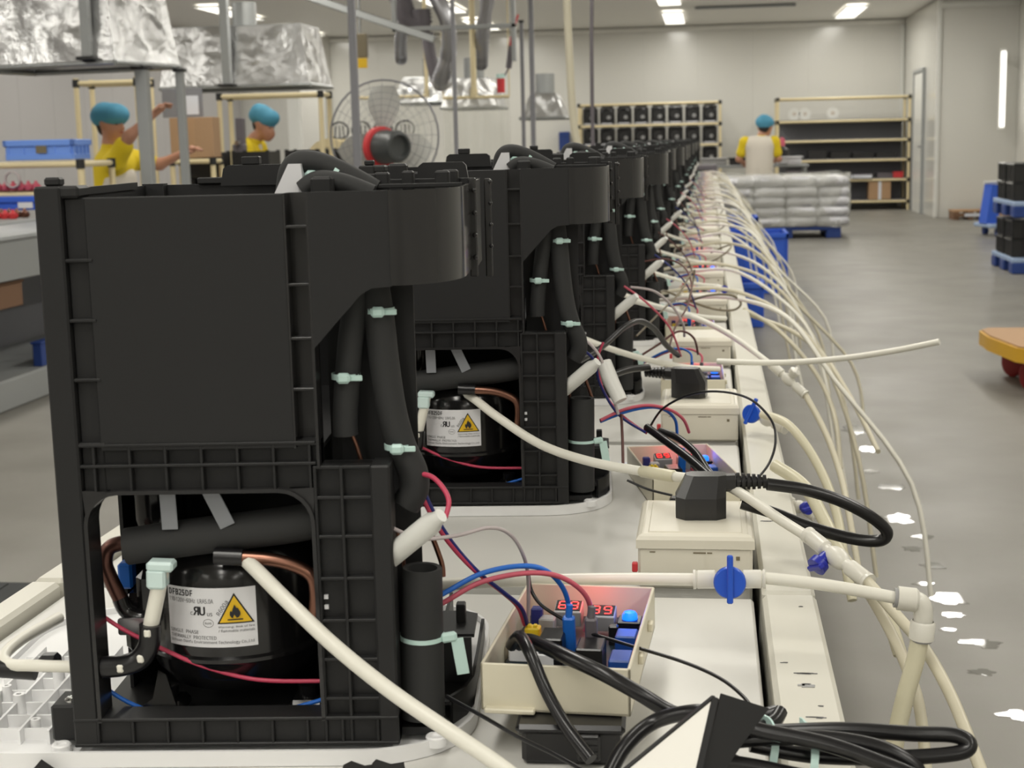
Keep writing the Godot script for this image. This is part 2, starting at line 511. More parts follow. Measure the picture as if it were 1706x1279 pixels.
	for x in [0.1985, 0.2185]:
		b.span(Vector3(x - 0.0012, 0.002, -0.001), Vector3(x + 0.0012, 0.2222, -0.021), 0.0004)
	for y in [0.2210, 0.1974, 0.1669, 0.1338, 0.1003, 0.0690, 0.0374]:
		b.span(Vector3(0.1975, y - 0.0012, -0.0015), Vector3(0.2410, y + 0.0012, -0.021), 0.0004)
	put(b, "ribbed_post", P, t)
	b = MB.new()
	for y in [0.118, 0.110]:
		b.box(Vector3(0.2022, y, -0.0075), Vector3(0.0032, 0.0032, 0.003))
	put(b, "snap_hole", M["label white"], t)
	# --- bottom beam with upright ribs
	b = MB.new()
	b.span(Vector3(0.0, 0, -0.004), Vector3(0.2555, 0.0235, -0.026), 0.001)
	b.span(Vector3(0.0, 0, 0.0005), Vector3(0.2555, 0.003, -0.01), 0.0008)
	b.span(Vector3(0.0, 0.0205, 0.0005), Vector3(0.2555, 0.0235, -0.01), 0.0008)
	for k in 9:
		b.span(Vector3(0.018 + 0.0275 * k, 0.001, 0.0), Vector3(0.0202 + 0.0275 * k, 0.0225, -0.006), 0.0004)
	put(b, "bottom_beam", P, t)
	# --- sides, back, floor plate, inner walls
	b = MB.new()
	b.span(Vector3(0.0, 0.2, -0.03), Vector3(0.003, 0.4285, -0.30))
	b.span(Vector3(0.0, 0, -0.285), Vector3(0.02, 0.43, -0.30))
	b.span(Vector3(0.012, 0, -0.112), Vector3(0.015, 0.2, -0.297))
	put(b, "side_panel", P, t)
	b = MB.new()
	b.span(Vector3(0.0, 0.352, -0.297), Vector3(0.3135, 0.4285, -0.30))
	b.span(Vector3(0.0, 0.2, -0.297), Vector3(0.228, 0.352, -0.30))
	b.span(Vector3(0.012, 0.0, -0.297), Vector3(0.228, 0.2, -0.30))
	put(b, "rear_panel", P, t)
	b = MB.new()
	b.span(Vector3(0.0, 0.0, -0.02), Vector3(0.285, 0.006, -0.30))
	put(b, "floor_plate", P, t)
	b = MB.new()
	b.span(Vector3(0.003, 0.232, -0.019), Vector3(0.203, 0.236, -0.297))
	b.span(Vector3(0.203, 0.0, -0.06), Vector3(0.272, 0.36, -0.063))
	b.span(Vector3(0.203, 0.2, -0.063), Vector3(0.206, 0.36, -0.297))
	b.face([Vector3(0.272, 0.0, -0.06), Vector3(0.272, 0.36, -0.06), Vector3(0.225, 0.36, -0.297), Vector3(0.225, 0.0, -0.297)], Vector3(1, 0, 0))
	b.xf = Transform3D(Basis(Vector3(1, 0, 0), Vector3(0, 0, -1), Vector3(0, 1, 0)), Vector3.ZERO)
	var under := PackedVector2Array([Vector2(0.206, 0.03), Vector2(0.255, 0.004)])
	for k in 7:
		var a := PI / 2 * k / 6.0
		under.append(Vector2(0.262 + 0.046 * sin(a), 0.074 - 0.070 * cos(a)))
	under.append_array(PackedVector2Array([Vector2(0.308, 0.29), Vector2(0.206, 0.29)]))
	b.extrude(under, 0.359, 0.362)
	b.xf = Transform3D()
	put(b, "inner_wall", P, t)
	# --- rim details on top: tabs and blocks
	b = MB.new()
	b.span(Vector3(0.05, 0.4285, -0.292), Vector3(0.29, 0.4345, -0.30), 0.001)
	b.extrude(PackedVector2Array([Vector2(0.085, 0.428), Vector2(0.150, 0.428), Vector2(0.148, 0.443), Vector2(0.144, 0.446), Vector2(0.092, 0.446), Vector2(0.088, 0.443)]), -0.235, -0.252)
	b.span(Vector3(0.104, 0.446, -0.238), Vector3(0.120, 0.4535, -0.25), 0.001)
	b.span(Vector3(0.003, 0.4265, -0.03), Vector3(0.006, 0.4325, -0.25))
	for q in [[0.245, -0.11, 0.012], [0.262, -0.15, 0.010], [0.292, -0.13, 0.012], [0.296, -0.16, 0.014]]:
		b.box(Vector3(q[0], 0.431, q[1]), Vector3(q[2], 0.016, 0.012), 0.0015)
	b.span(Vector3(0.215, 0.4265, -0.095), Vector3(0.31, 0.430, -0.098), 0.0006)
	b.span(Vector3(0.215, 0.4265, -0.165), Vector3(0.312, 0.432, -0.168), 0.0006)
	b.span(Vector3(0.235, 0.4265, -0.235), Vector3(0.252, 0.444, -0.25), 0.002)
	b.extrude(PackedVector2Array([Vector2(0.258, 0.428), Vector2(0.305, 0.428), Vector2(0.303, 0.441), Vector2(0.300, 0.444), Vector2(0.264, 0.444), Vector2(0.260, 0.441)]), -0.262, -0.272)
	b.span(Vector3(0.195, 0.41, -0.06), Vector3(0.212, 0.4375, -0.075), 0.002)
	put(b, "rim_tab", P, t)
	# --- white foam wedge and lagged pipes on top
	b = MB.new()
	b.extrude(PackedVector2Array([Vector2(0.152, 0.405), Vector2(0.187, 0.405), Vector2(0.184, 0.4475), Vector2(0.174, 0.4475)]), -0.085, -0.118)
	put(b, "foam_wedge", M["label white"], t)
	b = MB.new()
	cord(b, K["top_loop"], 0.0092, 12)
	cord(b, K["top_loop_low"], 0.0085, 12)
	var lag := put(b, "lagged_pipe", M["foam rubber"], t)
	b = MB.new()
	b.xf = along(K["top_ties"][0], K["top_ties"][0] + Vector3(0.020, -0.012, 0))
	b.lathe([Vector2(0.0094, -0.002), Vector2(0.0102, -0.002), Vector2(0.0102, 0.002), Vector2(0.0094, 0.002)], 16)
	b.xf = Transform3D()
	b.box(K["top_ties"][1] + Vector3(0, 0, 0.006), Vector3(0.011, 0.016, 0.006), 0.0025)
	b.box(K["top_ties"][1] + Vector3(0.001, -0.006, 0.004), Vector3(0.005, 0.024, 0.003), 0.001)
	put(b, "cable_tie", M["tie mint"], lag)
	# --- lagged pipes hanging beside the post
	for q in [["foam_a", 0.0098], ["foam_b", 0.0116]]:
		b = MB.new()
		cord(b, K[q[0]], q[1], 14)
		put(b, "lagged_pipe", M["foam rubber"], t)
	for q in K["ties"]:
		b = MB.new()
		b.box(q + Vector3(0, 0, 0.003), Vector3(0.0105, 0.008, 0.007), 0.002)
		b.box(q + Vector3(0.009, -0.0005, 0.0), Vector3(0.010, 0.0045, 0.002), 0.0006)
		b.xf = at(q + Vector3(0.0, 0, -0.0105))
		b.lathe([Vector2(0.0102, -0.0022), Vector2(0.0113, -0.0022), Vector2(0.0113, 0.0022), Vector2(0.0102, 0.0022)], 16)
		put(b, "cable_tie", M["tie mint"], t)
	for q in [["thin_copper", 0.0017], ["copper_back", 0.0016], ["copper_back_b", 0.0022]]:
		b = MB.new()
		cord(b, K[q[0]], q[1], 8)
		put(b, "capillary_tube", M["copper"], t)
	# --- lagging standing upright at the side, held with a tie
	b = MB.new()
	b.xf = along(K["foam_post"][0], K["foam_post"][1])
	b.lathe([Vector2(0.013, -0.004), Vector2(0.0185, -0.002), Vector2(0.0175, 0.05), Vector2(0.0165, 0.095), Vector2(0.0160, 0.118), Vector2(0.0152, 0.1196), Vector2(0.0122, 0.1190), Vector2(0.0120, 0.08)], 24)
	var up := put(b, "upright_lagging", M["foam rubber"], t)
	b = MB.new()
	b.xf = along(K["foam_post"][0], K["foam_post"][1])
	b.lathe([Vector2(0.0165, 0.0615), Vector2(0.0181, 0.0615), Vector2(0.0181, 0.0650), Vector2(0.0165, 0.0650)], 24)
	b.xf = Transform3D(Basis.from_euler(Vector3(0, 0, 0.15)), Vector3(0.294, 0.0765, -0.030))
	b.box(Vector3.ZERO, Vector3(0.013, 0.008, 0.006), 0.002)
	b.box(Vector3(0.006, -0.017, 0.0), Vector3(0.010, 0.030, 0.0012), 0.0004)
	put(b, "cable_tie", M["tie mint"], up)
	# --- black bracket standing in the round tray corner
	b = MB.new()
	b.xf = Transform3D(Basis(Vector3(1, 0, 0), Vector3(0, 0, -1), Vector3(0, 1, 0)), Vector3.ZERO)
	var br := PackedVector2Array([Vector2(0.292, 0.055), Vector2(0.302, 0.075), Vector2(0.307, 0.10), Vector2(0.308, 0.16), Vector2(0.308, 0.25)])
	b.sheet(br, 0.003, -0.006, 0.018)
	b.sheet(PackedVector2Array([Vector2(0.283, 0.10), Vector2(0.307, 0.10)]), 0.003, -0.006, 0.052)
	b.sheet(PackedVector2Array([Vector2(0.279, 0.06), Vector2(0.279, 0.25)]), 0.003, -0.006, 0.044)
	b.extrude(PackedVector2Array([Vector2(0.278, 0.105), Vector2(0.309, 0.105), Vector2(0.309, 0.16), Vector2(0.296, 0.168), Vector2(0.278, 0.168)]), 0.050, 0.053)
	b.extrude(PackedVector2Array([Vector2(0.278, 0.055), Vector2(0.293, 0.055), Vector2(0.308, 0.10), Vector2(0.278, 0.10)]), 0.010, 0.013)
	b.xf = Transform3D()
	b.box(Vector3(0.296, 0.060, -0.14), Vector3(0.008, 0.018, 0.012), 0.001)
	put(b, "corner_bracket", P, t)
	# --- compressor in the opening
	var cc := Vector3(0.112, 0.0, -0.100)
	b = MB.new()
	b.xf = at(cc)
	b.lathe([Vector2(0.0, 0.018), Vector2(0.035, 0.020), Vector2(0.058, 0.030), Vector2(0.069, 0.044), Vector2(0.0735, 0.056), Vector2(0.0755, 0.058), Vector2(0.0755, 0.061), Vector2(0.0730, 0.063), Vector2(0.0728, 0.118), Vector2(0.071, 0.130), Vector2(0.065, 0.142), Vector2(0.052, 0.151), Vector2(0.03, 0.156), Vector2(0, 0.157)], 48)
	b.xf = Transform3D()
	for q in [Vector3(0.06, 0.012, -0.06), Vector3(0.175, 0.012, -0.06)]:
		b.box(q, Vector3(0.03, 0.012, 0.03), 0.004)
		b.bar(q + Vector3(0, -0.006, 0), q + Vector3(0, 0.016, 0), 0.008, 12)
	put(b, "compressor", M["black enamel"], t)
	rating_label(t, cc)
	b = MB.new()
	cord(b, K["foam_pipe"], 0.0148, 16)
	put(b, "lagged_pipe", M["foam rubber"], t)
	b = MB.new()
	b.xf = at(Vector3(0.052, 0.150, -0.088))
	b.lathe([Vector2(0, -0.004), Vector2(0.012, -0.002), Vector2(0.016, 0.004), Vector2(0.018, 0.012), Vector2(0.018, 0.06), Vector2(0.01, 0.075), Vector2(0, 0.078)], 20)
	b.xf = Transform3D()
	put(b, "accumulator", M["black enamel"], t)
	b = MB.new()
	b.xf = at(Vector3(0.0810, 0.188, -0.017), 0, 0, 0.02)
	b.box(Vector3.ZERO, Vector3(0.0125, 0.035, 0.0015), 0.0004)
	b.xf = at(Vector3(0.1195, 0.188, -0.017), 0, 0, 0.42)
	b.box(Vector3.ZERO, Vector3(0.0125, 0.034, 0.0015), 0.0004)
	put(b, "strap", M["strap grey"], t)
	b = MB.new()
	cord(b, K["copper_right"], 0.0052, 10)
	put(b, "copper_elbow", M["copper"], t)
	b = MB.new()
	cord(b, K["collar"], 0.0068, 10)
	put(b, "shrink_collar", M["black cable"], t)
	b = MB.new()
	cord(b, K["copper_left"], 0.0062, 10)
	put(b, "suction_pipe", M["copper dull"], t)
	b = MB.new()
	cord(b, K["copper_left_end"], 0.0066, 10)
	b.box(Vector3(0.054, 0.096, -0.068), Vector3(0.03, 0.06, 0.03), 0.006)
	b.box(Vector3(0.036, 0.080, -0.075), Vector3(0.02, 0.05, 0.03), 0.005)
	b.xf = at(Vector3(0.060, 0.012, -0.040), 0, -0.35, 0.1)
	b.extrude(PackedVector2Array([Vector2(-0.03, 0), Vector2(0.012, 0), Vector2(0.004, 0.03), Vector2(-0.002, 0.034), Vector2(-0.008, 0.012)]), 0.0, -0.004)
	put(b, "terminal_cover", M["black enamel"], t)
	b = MB.new()
	cord(b, K["white_riser"], 0.0062, 12)
	put(b, "drain_riser", M["hose white"], t)
	b = MB.new()
	b.xf = at(Vector3(0.0722, 0.138, -0.011), 0, 0, -0.05)
	b.box(Vector3(0.002, 0.006, 0), Vector3(0.021, 0.008, 0.015), 0.002)
	b.box(Vector3(-0.001, -0.004, 0), Vector3(0.015, 0.016, 0.015), 0.002)
	put(b, "push_fitting", M["fitting pale"], t)
	b = MB.new()
	cord(b, K["elbow_clip"], 0.0086, 12)
	var clip := put(b, "elbow_clip", M["black cable"], t)
	b = MB.new()
	var ec := smooth(K["elbow_clip"])
	for k in [2, 10, 18]:
		b.box(ec[k] + Vector3(0, 0, 0.0072), Vector3(0.0055, 0.0065, 0.004), 0.0012)
	put(b, "clip_window", M["hose white"], clip)
	b = MB.new()
	cord(b, K["white_drain"], 0.0048, 12)
	put(b, "drain_tube", M["hose white"], t)
	b = MB.new()
	cord(b, K["drain_boot"], 0.0072, 12)
	b.box(Vector3(-0.022, 0.063, -0.02), Vector3(0.016, 0.014, 0.014), 0.003)
	put(b, "tube_clamp", M["black cable"], t)
	b = MB.new()
	cord(b, K["red_wire"], 0.0018, 8)
	put(b, "red_wire", M["wire red"], t)
	b = MB.new()
	cord(b, K["blue_wire"], 0.0018, 8)
	put(b, "blue_wire", M["wire blue"], t)
	b = MB.new()
	b.extrude(rounded(0.026, 0.076, 0.052, 0.090, 0.002, 2), -0.045, -0.047)
	put(b, "steel_bracket", M["steel"], t)
	b = MB.new()
	b.span(Vector3(-0.022, 0.0, -0.012), Vector3(0.0, 0.030, -0.045), 0.002)
	var ft := put(b, "screw_foot", P, t)
	b = MB.new()
	b.xf = at(Vector3(-0.0085, 0.030, -0.022))
	b.lathe([Vector2(0.0052, 0), Vector2(0.005, 0.0015), Vector2(0.003, 0.0032), Vector2(0, 0.0035)], 14)
	b.box(Vector3(0, 0.0034, 0), Vector3(0.005, 0.0006, 0.001))
	b.box(Vector3(0, 0.0034, 0), Vector3(0.001, 0.0006, 0.005))
	put(b, "screw", M["nickel"], ft)
	b = MB.new()
	b.box(Vector3(0.024, 0.115, -0.085), Vector3(0.012, 0.022, 0.015), 0.002)
	put(b, "blue_terminal", M["wire blue"], t)
	# white heat-shrink sleeve over the joined leads
	b = MB.new()
	var sv := smooth(K["sleeve"], 8)
	var rad := PackedFloat32Array()
	for k in sv.size():
		var u := float(k) / (sv.size() - 1)
		rad.append(0.0088 if u < 0.8 else lerpf(0.0088, 0.0048, (u - 0.8) / 0.12) if u < 0.92 else 0.0056)
	b.tube(sv, rad, 12)
	put(b, "heat_shrink_sleeve", M["sleeve white"], t)
	return t

func inset(p: PackedVector2Array, d: float) -> PackedVector2Array:
	var q := Geometry2D.offset_polygon(p, -d)
	return q[0] if q.size() else p

func tray_outline(x0: float, x1: float, zb: float, zf: float, r: float) -> PackedVector2Array:
	# seen from above with y = -z
	return rounded(x0, -zf, x1, -zb, r, 10)

# ---------------------------------------------------------------- printed label on the compressor
func text_on(b: MB, words: String, height: float, width: float, put_at: Callable, u: float, v: float, bold := false, turn := 0.0, mirror := false) -> void:
	var f := SystemFont.new()
	f.font_names = PackedStringArray(["Droid Sans"])
	f.font_weight = 700 if bold else 400
	var tm := TextMesh.new()
	tm.font = f
	tm.text = words
	tm.font_size = 64
	tm.pixel_size = 0.01
	tm.depth = 0.0
	tm.curve_step = 4.0
	tm.horizontal_alignment = HORIZONTAL_ALIGNMENT_LEFT
	var a := tm.get_mesh_arrays()
	var vs: PackedVector3Array = a[Mesh.ARRAY_VERTEX]
	var ix: PackedInt32Array = a[Mesh.ARRAY_INDEX]
	if vs.is_empty():
		return
	var lo := vs[0]
	var hi := vs[0]
	for p in vs:
		lo = lo.min(p)
		hi = hi.max(p)
	var sy := height / maxf(hi.y - lo.y, 0.001)
	var sx := width / maxf(hi.x - lo.x, 0.001)
	for i in range(0, ix.size() - 2, 3):
		var q: Array[Vector3] = []
		for k in 3:
			var p := vs[ix[i + k]]
			var x := (p.x - lo.x) * sx
			if mirror:
				x = width - x
			var y := (p.y - lo.y) * sy
			var w := Vector2(x, y).rotated(turn)
			q.append(put_at.call(u + w.x, v + w.y))
		b.face(q, Vector3(0, 0, 1))

func shape_on(b: MB, poly: PackedVector2Array, put_at: Callable) -> void:
	var idx := Geometry2D.triangulate_polygon(poly)
	for i in range(0, idx.size(), 3):
		b.face([put_at.call(poly[idx[i]].x, poly[idx[i]].y), put_at.call(poly[idx[i + 1]].x, poly[idx[i + 1]].y), put_at.call(poly[idx[i + 2]].x, poly[idx[i + 2]].y)], Vector3(0, 0, 1))

func rating_label(t: Node3D, cc: Vector3) -> void:
	var R := 0.0729
	var vc := 0.0955
	var wrap := func(lift: float) -> Callable:
		return func(u: float, v: float) -> Vector3:
			var a := (u * 1.04 - 0.0070) / R
			return cc + Vector3(sin(a) * (R + lift), vc + v * 1.04, cos(a) * (R + lift))
	var b := MB.new()
	var pts: Array = []
	for j in 9:
		for i in 15:
			var u := (i / 14.0 - 0.5) * 0.072
			var v := (j / 8.0 - 0.5) * 0.0468
			pts.append(wrap.call(0.0005).call(u, v))
	b.patch(pts, 14, 8)
	var lb := put(b, "rating_label", M["label white"], t)
	var X := func(x: float) -> float: return (x - 645.0) / 12360.0
	var Yv := func(y: float) -> float: return (678.0 - y) / 12360.0
	var on: Callable = wrap.call(0.0008)
	b = MB.new()
	text_on(b, "DFB25DF", 0.0050, 0.0219, on, X.call(222), Yv.call(475), true)
	text_on(b, "R", 0.0069, 0.0050, on, X.call(490), Yv.call(655), true, 0.0, true)
	text_on(b, "U", 0.0069, 0.0048, on, X.call(553), Yv.call(655), true)
	put(b, "bold_lettering", M["ink"], lb)
	b = MB.new()
	text_on(b, "110-120V~60Hz  LRA5.0A", 0.0034, 0.0380, on, X.call(225), Yv.call(538))
	text_on(b, "c", 0.0026, 0.0019, on, X.call(463), Yv.call(655))
	text_on(b, "us", 0.0026, 0.0040, on, X.call(630), Yv.call(660))
	text_on(b, "RoHS", 0.0018, 0.0052, on, X.call(605), Yv.call(742))
	text_on(b, "R600a", 0.0033, 0.0130, on, X.call(748), Yv.call(660), false, 0.98)
	text_on(b, "Warning: Risk of fire", 0.0021, 0.0272, on, X.call(730), Yv.call(783))
	text_on(b, "/ flammable materials", 0.0021, 0.0272, on, X.call(730), Yv.call(818))
	text_on(b, "SINGLE  PHASE", 0.0027, 0.0255, on, X.call(218), Yv.call(838))
	text_on(b, "THERMALLY  PROTECTED", 0.0027, 0.0395, on, X.call(218), Yv.call(890))
	text_on(b, "Sichuan Danfu Environment Technology Co.,Ltd", 0.0031, 0.0680, on, X.call(215), Yv.call(940))
	for k in 24:
		var a := TAU * k / 24
		var c := TAU * (k + 1) / 24
		var o := Vector2(X.call(637), Yv.call(730))
		shape_on(b, PackedVector2Array([o + Vector2(cos(a) * 0.0041, sin(a) * 0.0033), o + Vector2(cos(c) * 0.0041, sin(c) * 0.0033), o + Vector2(cos(c) * 0.0038, sin(c) * 0.003), o + Vector2(cos(a) * 0.0038, sin(a) * 0.003)]), on)
	put(b, "fine_lettering", M["ink fine"], lb)
	var T := PackedVector2Array([Vector2(X.call(888), Yv.call(438)), Vector2(X.call(722), Yv.call(737)), Vector2(X.call(1068), Yv.call(737))])
	var mid := (T[0] + T[1] + T[2]) / 3.0
	b = MB.new()
	strips(b, T, on)
	put(b, "sign_border", M["ink"], lb)
	b = MB.new()
	strips(b, PackedVector2Array([mid + (T[0] - mid) * 0.86, mid + (T[1] - mid) * 0.86, mid + (T[2] - mid) * 0.86]), wrap.call(0.0011))
	put(b, "sign_field", M["sign yellow"], lb)
	b = MB.new()
	var fl := PackedVector2Array()
	for q in [[888, 548], [905, 580], [912, 600], [920, 585], [938, 620], [940, 645], [925, 672], [905, 678], [908, 655], [900, 640], [892, 620], [884, 645], [876, 655], [872, 672], [876, 680], [858, 675], [842, 650], [845, 620], [856, 605], [862, 622], [872, 590]]:
		fl.append(Vector2(X.call(q[0]), Yv.call(q[1])))
	shape_on(b, fl, wrap.call(0.0019))
	shape_on(b, PackedVector2Array([Vector2(X.call(822), Yv.call(688)), Vector2(X.call(962), Yv.call(688)), Vector2(X.call(962), Yv.call(700)), Vector2(X.call(822), Yv.call(700))]), wrap.call(0.0019))
	put(b, "flame_mark", M["ink"], lb)

func strips(b: MB, T: PackedVector2Array, on: Callable) -> void:
	# a triangle cut into bands so that it bends with the surface
	var n := 10
	for i in n:
		for j in n - i:
			var f := func(p: int, q: int) -> Vector2: return T[0] + (T[1] - T[0]) * (float(p) / n) + (T[2] - T[0]) * (float(q) / n)
			var a: Vector2 = f.call(i, j)
			var c: Vector2 = f.call(i + 1, j)
			var d: Vector2 = f.call(i, j + 1)
			shape_on(b, PackedVector2Array([a, c, d]), on)
			if i + j < n - 1:
				var e: Vector2 = f.call(i + 1, j + 1)
				shape_on(b, PackedVector2Array([c, e, d]), on)

# ---------------------------------------------------------------- open control box with its circuit board
func control_box() -> Node3D:
	var t := thing("control_box", "open cream control box with lit red digits beside the first chassis and coiled cable", "control box", Vector3(-0.113, 0.8215, -1.182), deg_to_rad(-3.0), "control boxes on the line")
	var w := 0.1175
	var h := 0.0385
	var d := 0.212
	var b := MB.new()
	b.span(Vector3(-w / 2, 0, -d / 2), Vector3(w / 2, 0.003, d / 2), 0.001)
	for s in [-1.0, 1.0]:
		b.box(Vector3(s * (w / 2 - 0.0013), h / 2, 0), Vector3(0.0026, h, d), 0.0008)
		b.box(Vector3(0, h / 2, s * (d / 2 - 0.0013)), Vector3(w, h, 0.0026), 0.0008)
		b.box(Vector3(w / 2 + 0.002, h * 0.62, s * 0.04), Vector3(0.005, 0.008, 0.010), 0.001)
	b.box(Vector3(-w * 0.3, 0.002, d / 2 + 0.003), Vector3(0.04, 0.004, 0.008), 0.001)
	put(b, "case", M["cream plastic"], t)
	b = MB.new()
	b.span(Vector3(-w / 2 + 0.004, 0.008, -d / 2 + 0.004), Vector3(w / 2 - 0.004, 0.0098, d / 2 - 0.004))
	for k in 5:
		b.box(Vector3(0.02 + 0.006 * k, 0.0103, 0.085), Vector3(0.003, 0.001, 0.02))
	put(b, "circuit_board", M["board green"], t)
	# two red digit displays
	for k in 2:
		b = MB.new()
		var o := Vector3(-0.014 + 0.031 * k, 0.024, -0.066 + 0.010 * k)
		b.xf = at(o, 0, 0.25)
		b.box(Vector3.ZERO, Vector3(0.024, 0.015, 0.020), 0.0008)
		var ds := put(b, "digit_display", M["part grey"], t)
		b = MB.new()
		b.xf = at(o, 0, 0.25)
		b.box(Vector3(0, 0.0078, -0.0005), Vector3(0.022, 0.0006, 0.016))
		put(b, "display_face", M["foam rubber"], ds)
		b = MB.new()
		b.xf = at(o, 0, 0.25)
		for g in 2:
			var x := -0.0052 + 0.0104 * g
			for q in [[0, -0.0058, 1], [0, 0.0, 1], [0, 0.0055, 1], [-0.0031, -0.0029, 0], [0.0031, -0.0029, 0], [-0.0031, 0.0028, 0], [0.0031, 0.0028, 0]]:
				if g == 1 and q[0] < 0 and q[1] > 0:
					continue
				b.box(Vector3(x + q[0], 0.0083, q[1] - 0.0003), Vector3(0.0048, 0.0004, 0.0012) if q[2] else Vector3(0.0012, 0.0004, 0.0044))
		put(b, "digit_light", M["digit red"], ds)
		if k == 1:
			var l := OmniLight3D.new()
			l.name = "digit_glow"
			ds.add_child(l)
			l.position = o + Vector3(-0.012, 0.014, -0.016)
			l.light_color = Color(1, 0.12, 0.12)
			l.light_energy = 0.0013
			l.light_size = 0.008
			l.omni_range = 5.0
			l.omni_attenuation = 2.0
			l.shadow_enabled = true
	# lit blue button and small parts
	b = MB.new()
	b.box(Vector3(0.042, 0.017, -0.050), Vector3(0.018, 0.014, 0.018), 0.001)
	b.box(Vector3(0.042, 0.025, -0.050), Vector3(0.021, 0.003, 0.020), 0.001)
	var bt := put(b, "push_button", M["black cable"], t)
	b = MB.new()
	b.xf = at(Vector3(0.042, 0.0265, -0.050))
	b.lathe([Vector2(0.0068, 0), Vector2(0.0066, 0.004), Vector2(0.005, 0.0062), Vector2(0.0, 0.007)], 16)
	put(b, "button_light", M["led blue"], bt)
	var lb := OmniLight3D.new()
	lb.name = "button_glow"
	bt.add_child(lb)
	lb.position = Vector3(0.042, 0.038, -0.050)
	lb.light_color = Color(0.1, 0.35, 1.0)
	lb.light_energy = 0.0008
	lb.light_size = 0.008
	lb.omni_range = 5.0
	lb.omni_attenuation = 2.0
	lb.shadow_enabled = true
	var parts := [["relay", "relay blue", Vector3(0.043, 0.018, -0.015), Vector3(0.018, 0.016, 0.022)], ["relay", "black cable", Vector3(0.019, 0.021, 0.035), Vector3(0.022, 0.024, 0.03)], ["relay", "relay blue", Vector3(0.043, 0.016, 0.03), Vector3(0.018, 0.012, 0.028)],
		["plug_terminal", "terminal yellow", Vector3(-0.037, 0.020, -0.010), Vector3(0.013, 0.020, 0.012)], ["plug_terminal", "terminal orange", Vector3(-0.022, 0.017, -0.004), Vector3(0.013, 0.015, 0.014)], ["plug_terminal", "label white", Vector3(-0.043, 0.018, 0.018), Vector3(0.018, 0.016, 0.014)],
		["capacitor", "part grey", Vector3(-0.030, 0.018, -0.045), Vector3(0.014, 0.018, 0.014)], ["capacitor", "wire navy", Vector3(-0.040, 0.022, -0.050), Vector3(0.010, 0.024, 0.010)], ["heat_sink", "black cable", Vector3(-0.015, 0.022, 0.02), Vector3(0.020, 0.026, 0.030)], ["capacitor", "label white", Vector3(-0.020, 0.016, 0.030), Vector3(0.016, 0.012, 0.012)], ["chip", "black cable", Vector3(-0.01, 0.013, 0.07), Vector3(0.03, 0.006, 0.018)], ["capacitor", "black cable", Vector3(0.03, 0.018, -0.03), Vector3(0.008, 0.018, 0.008)]]
	for q in parts:
		b = MB.new()
		b.box(q[2], q[3], 0.0012)
		if q[0] == "plug_terminal":
			for k in 2:
				b.box(q[2] + Vector3((k - 0.5) * 0.005, q[3].y * 0.5 + 0.001, 0.002), Vector3(0.003, 0.003, 0.005), 0.0005)
		put(b, q[0], M[q[1]], t)
	# two spade terminals with their blue and black boots
	b = MB.new()
	b.xf = at(Vector3(-0.002, 0.031, 0.012), 0, 0.2)
	b.box(Vector3.ZERO, Vector3(0.010, 0.036, 0.008), 0.0015)
	b.bar(Vector3(0, 0.017, 0), Vector3(0.001, 0.028, -0.002), 0.003, 8)
	put(b, "spade_boot", M["wire blue"], t)
	b = MB.new()
	b.xf = at(Vector3(0.016, 0.030, 0.008), 0, 0.15)
	b.box(Vector3.ZERO, Vector3(0.010, 0.034, 0.009), 0.0015)
	b.bar(Vector3(0, 0.016, 0), Vector3(0.001, 0.026, -0.002), 0.0034, 8)
	put(b, "spade_boot", M["duct dark"], t)
	# leads that every box has
	b = MB.new()
	cord(b, [Vector3(-0.002, 0.055, 0.010), Vector3(-0.004, 0.072, 0.0), Vector3(-0.025, 0.080, -0.012), Vector3(-0.055, 0.073, -0.012), Vector3(-0.10, 0.050, -0.02), Vector3(-0.15, 0.035, -0.02)], 0.0022, 8)
	put(b, "blue_lead", M["wire blue"], t)
	b = MB.new()
	cord(b, [Vector3(0.017, 0.054, 0.006), Vector3(0.016, 0.068, -0.004), Vector3(-0.008, 0.078, -0.018), Vector3(-0.05, 0.071, -0.02), Vector3(-0.10, 0.047, -0.028), Vector3(-0.15, 0.032, -0.028)], 0.0022, 8)
	put(b, "red_lead", M["wire pink"], t)
	return t

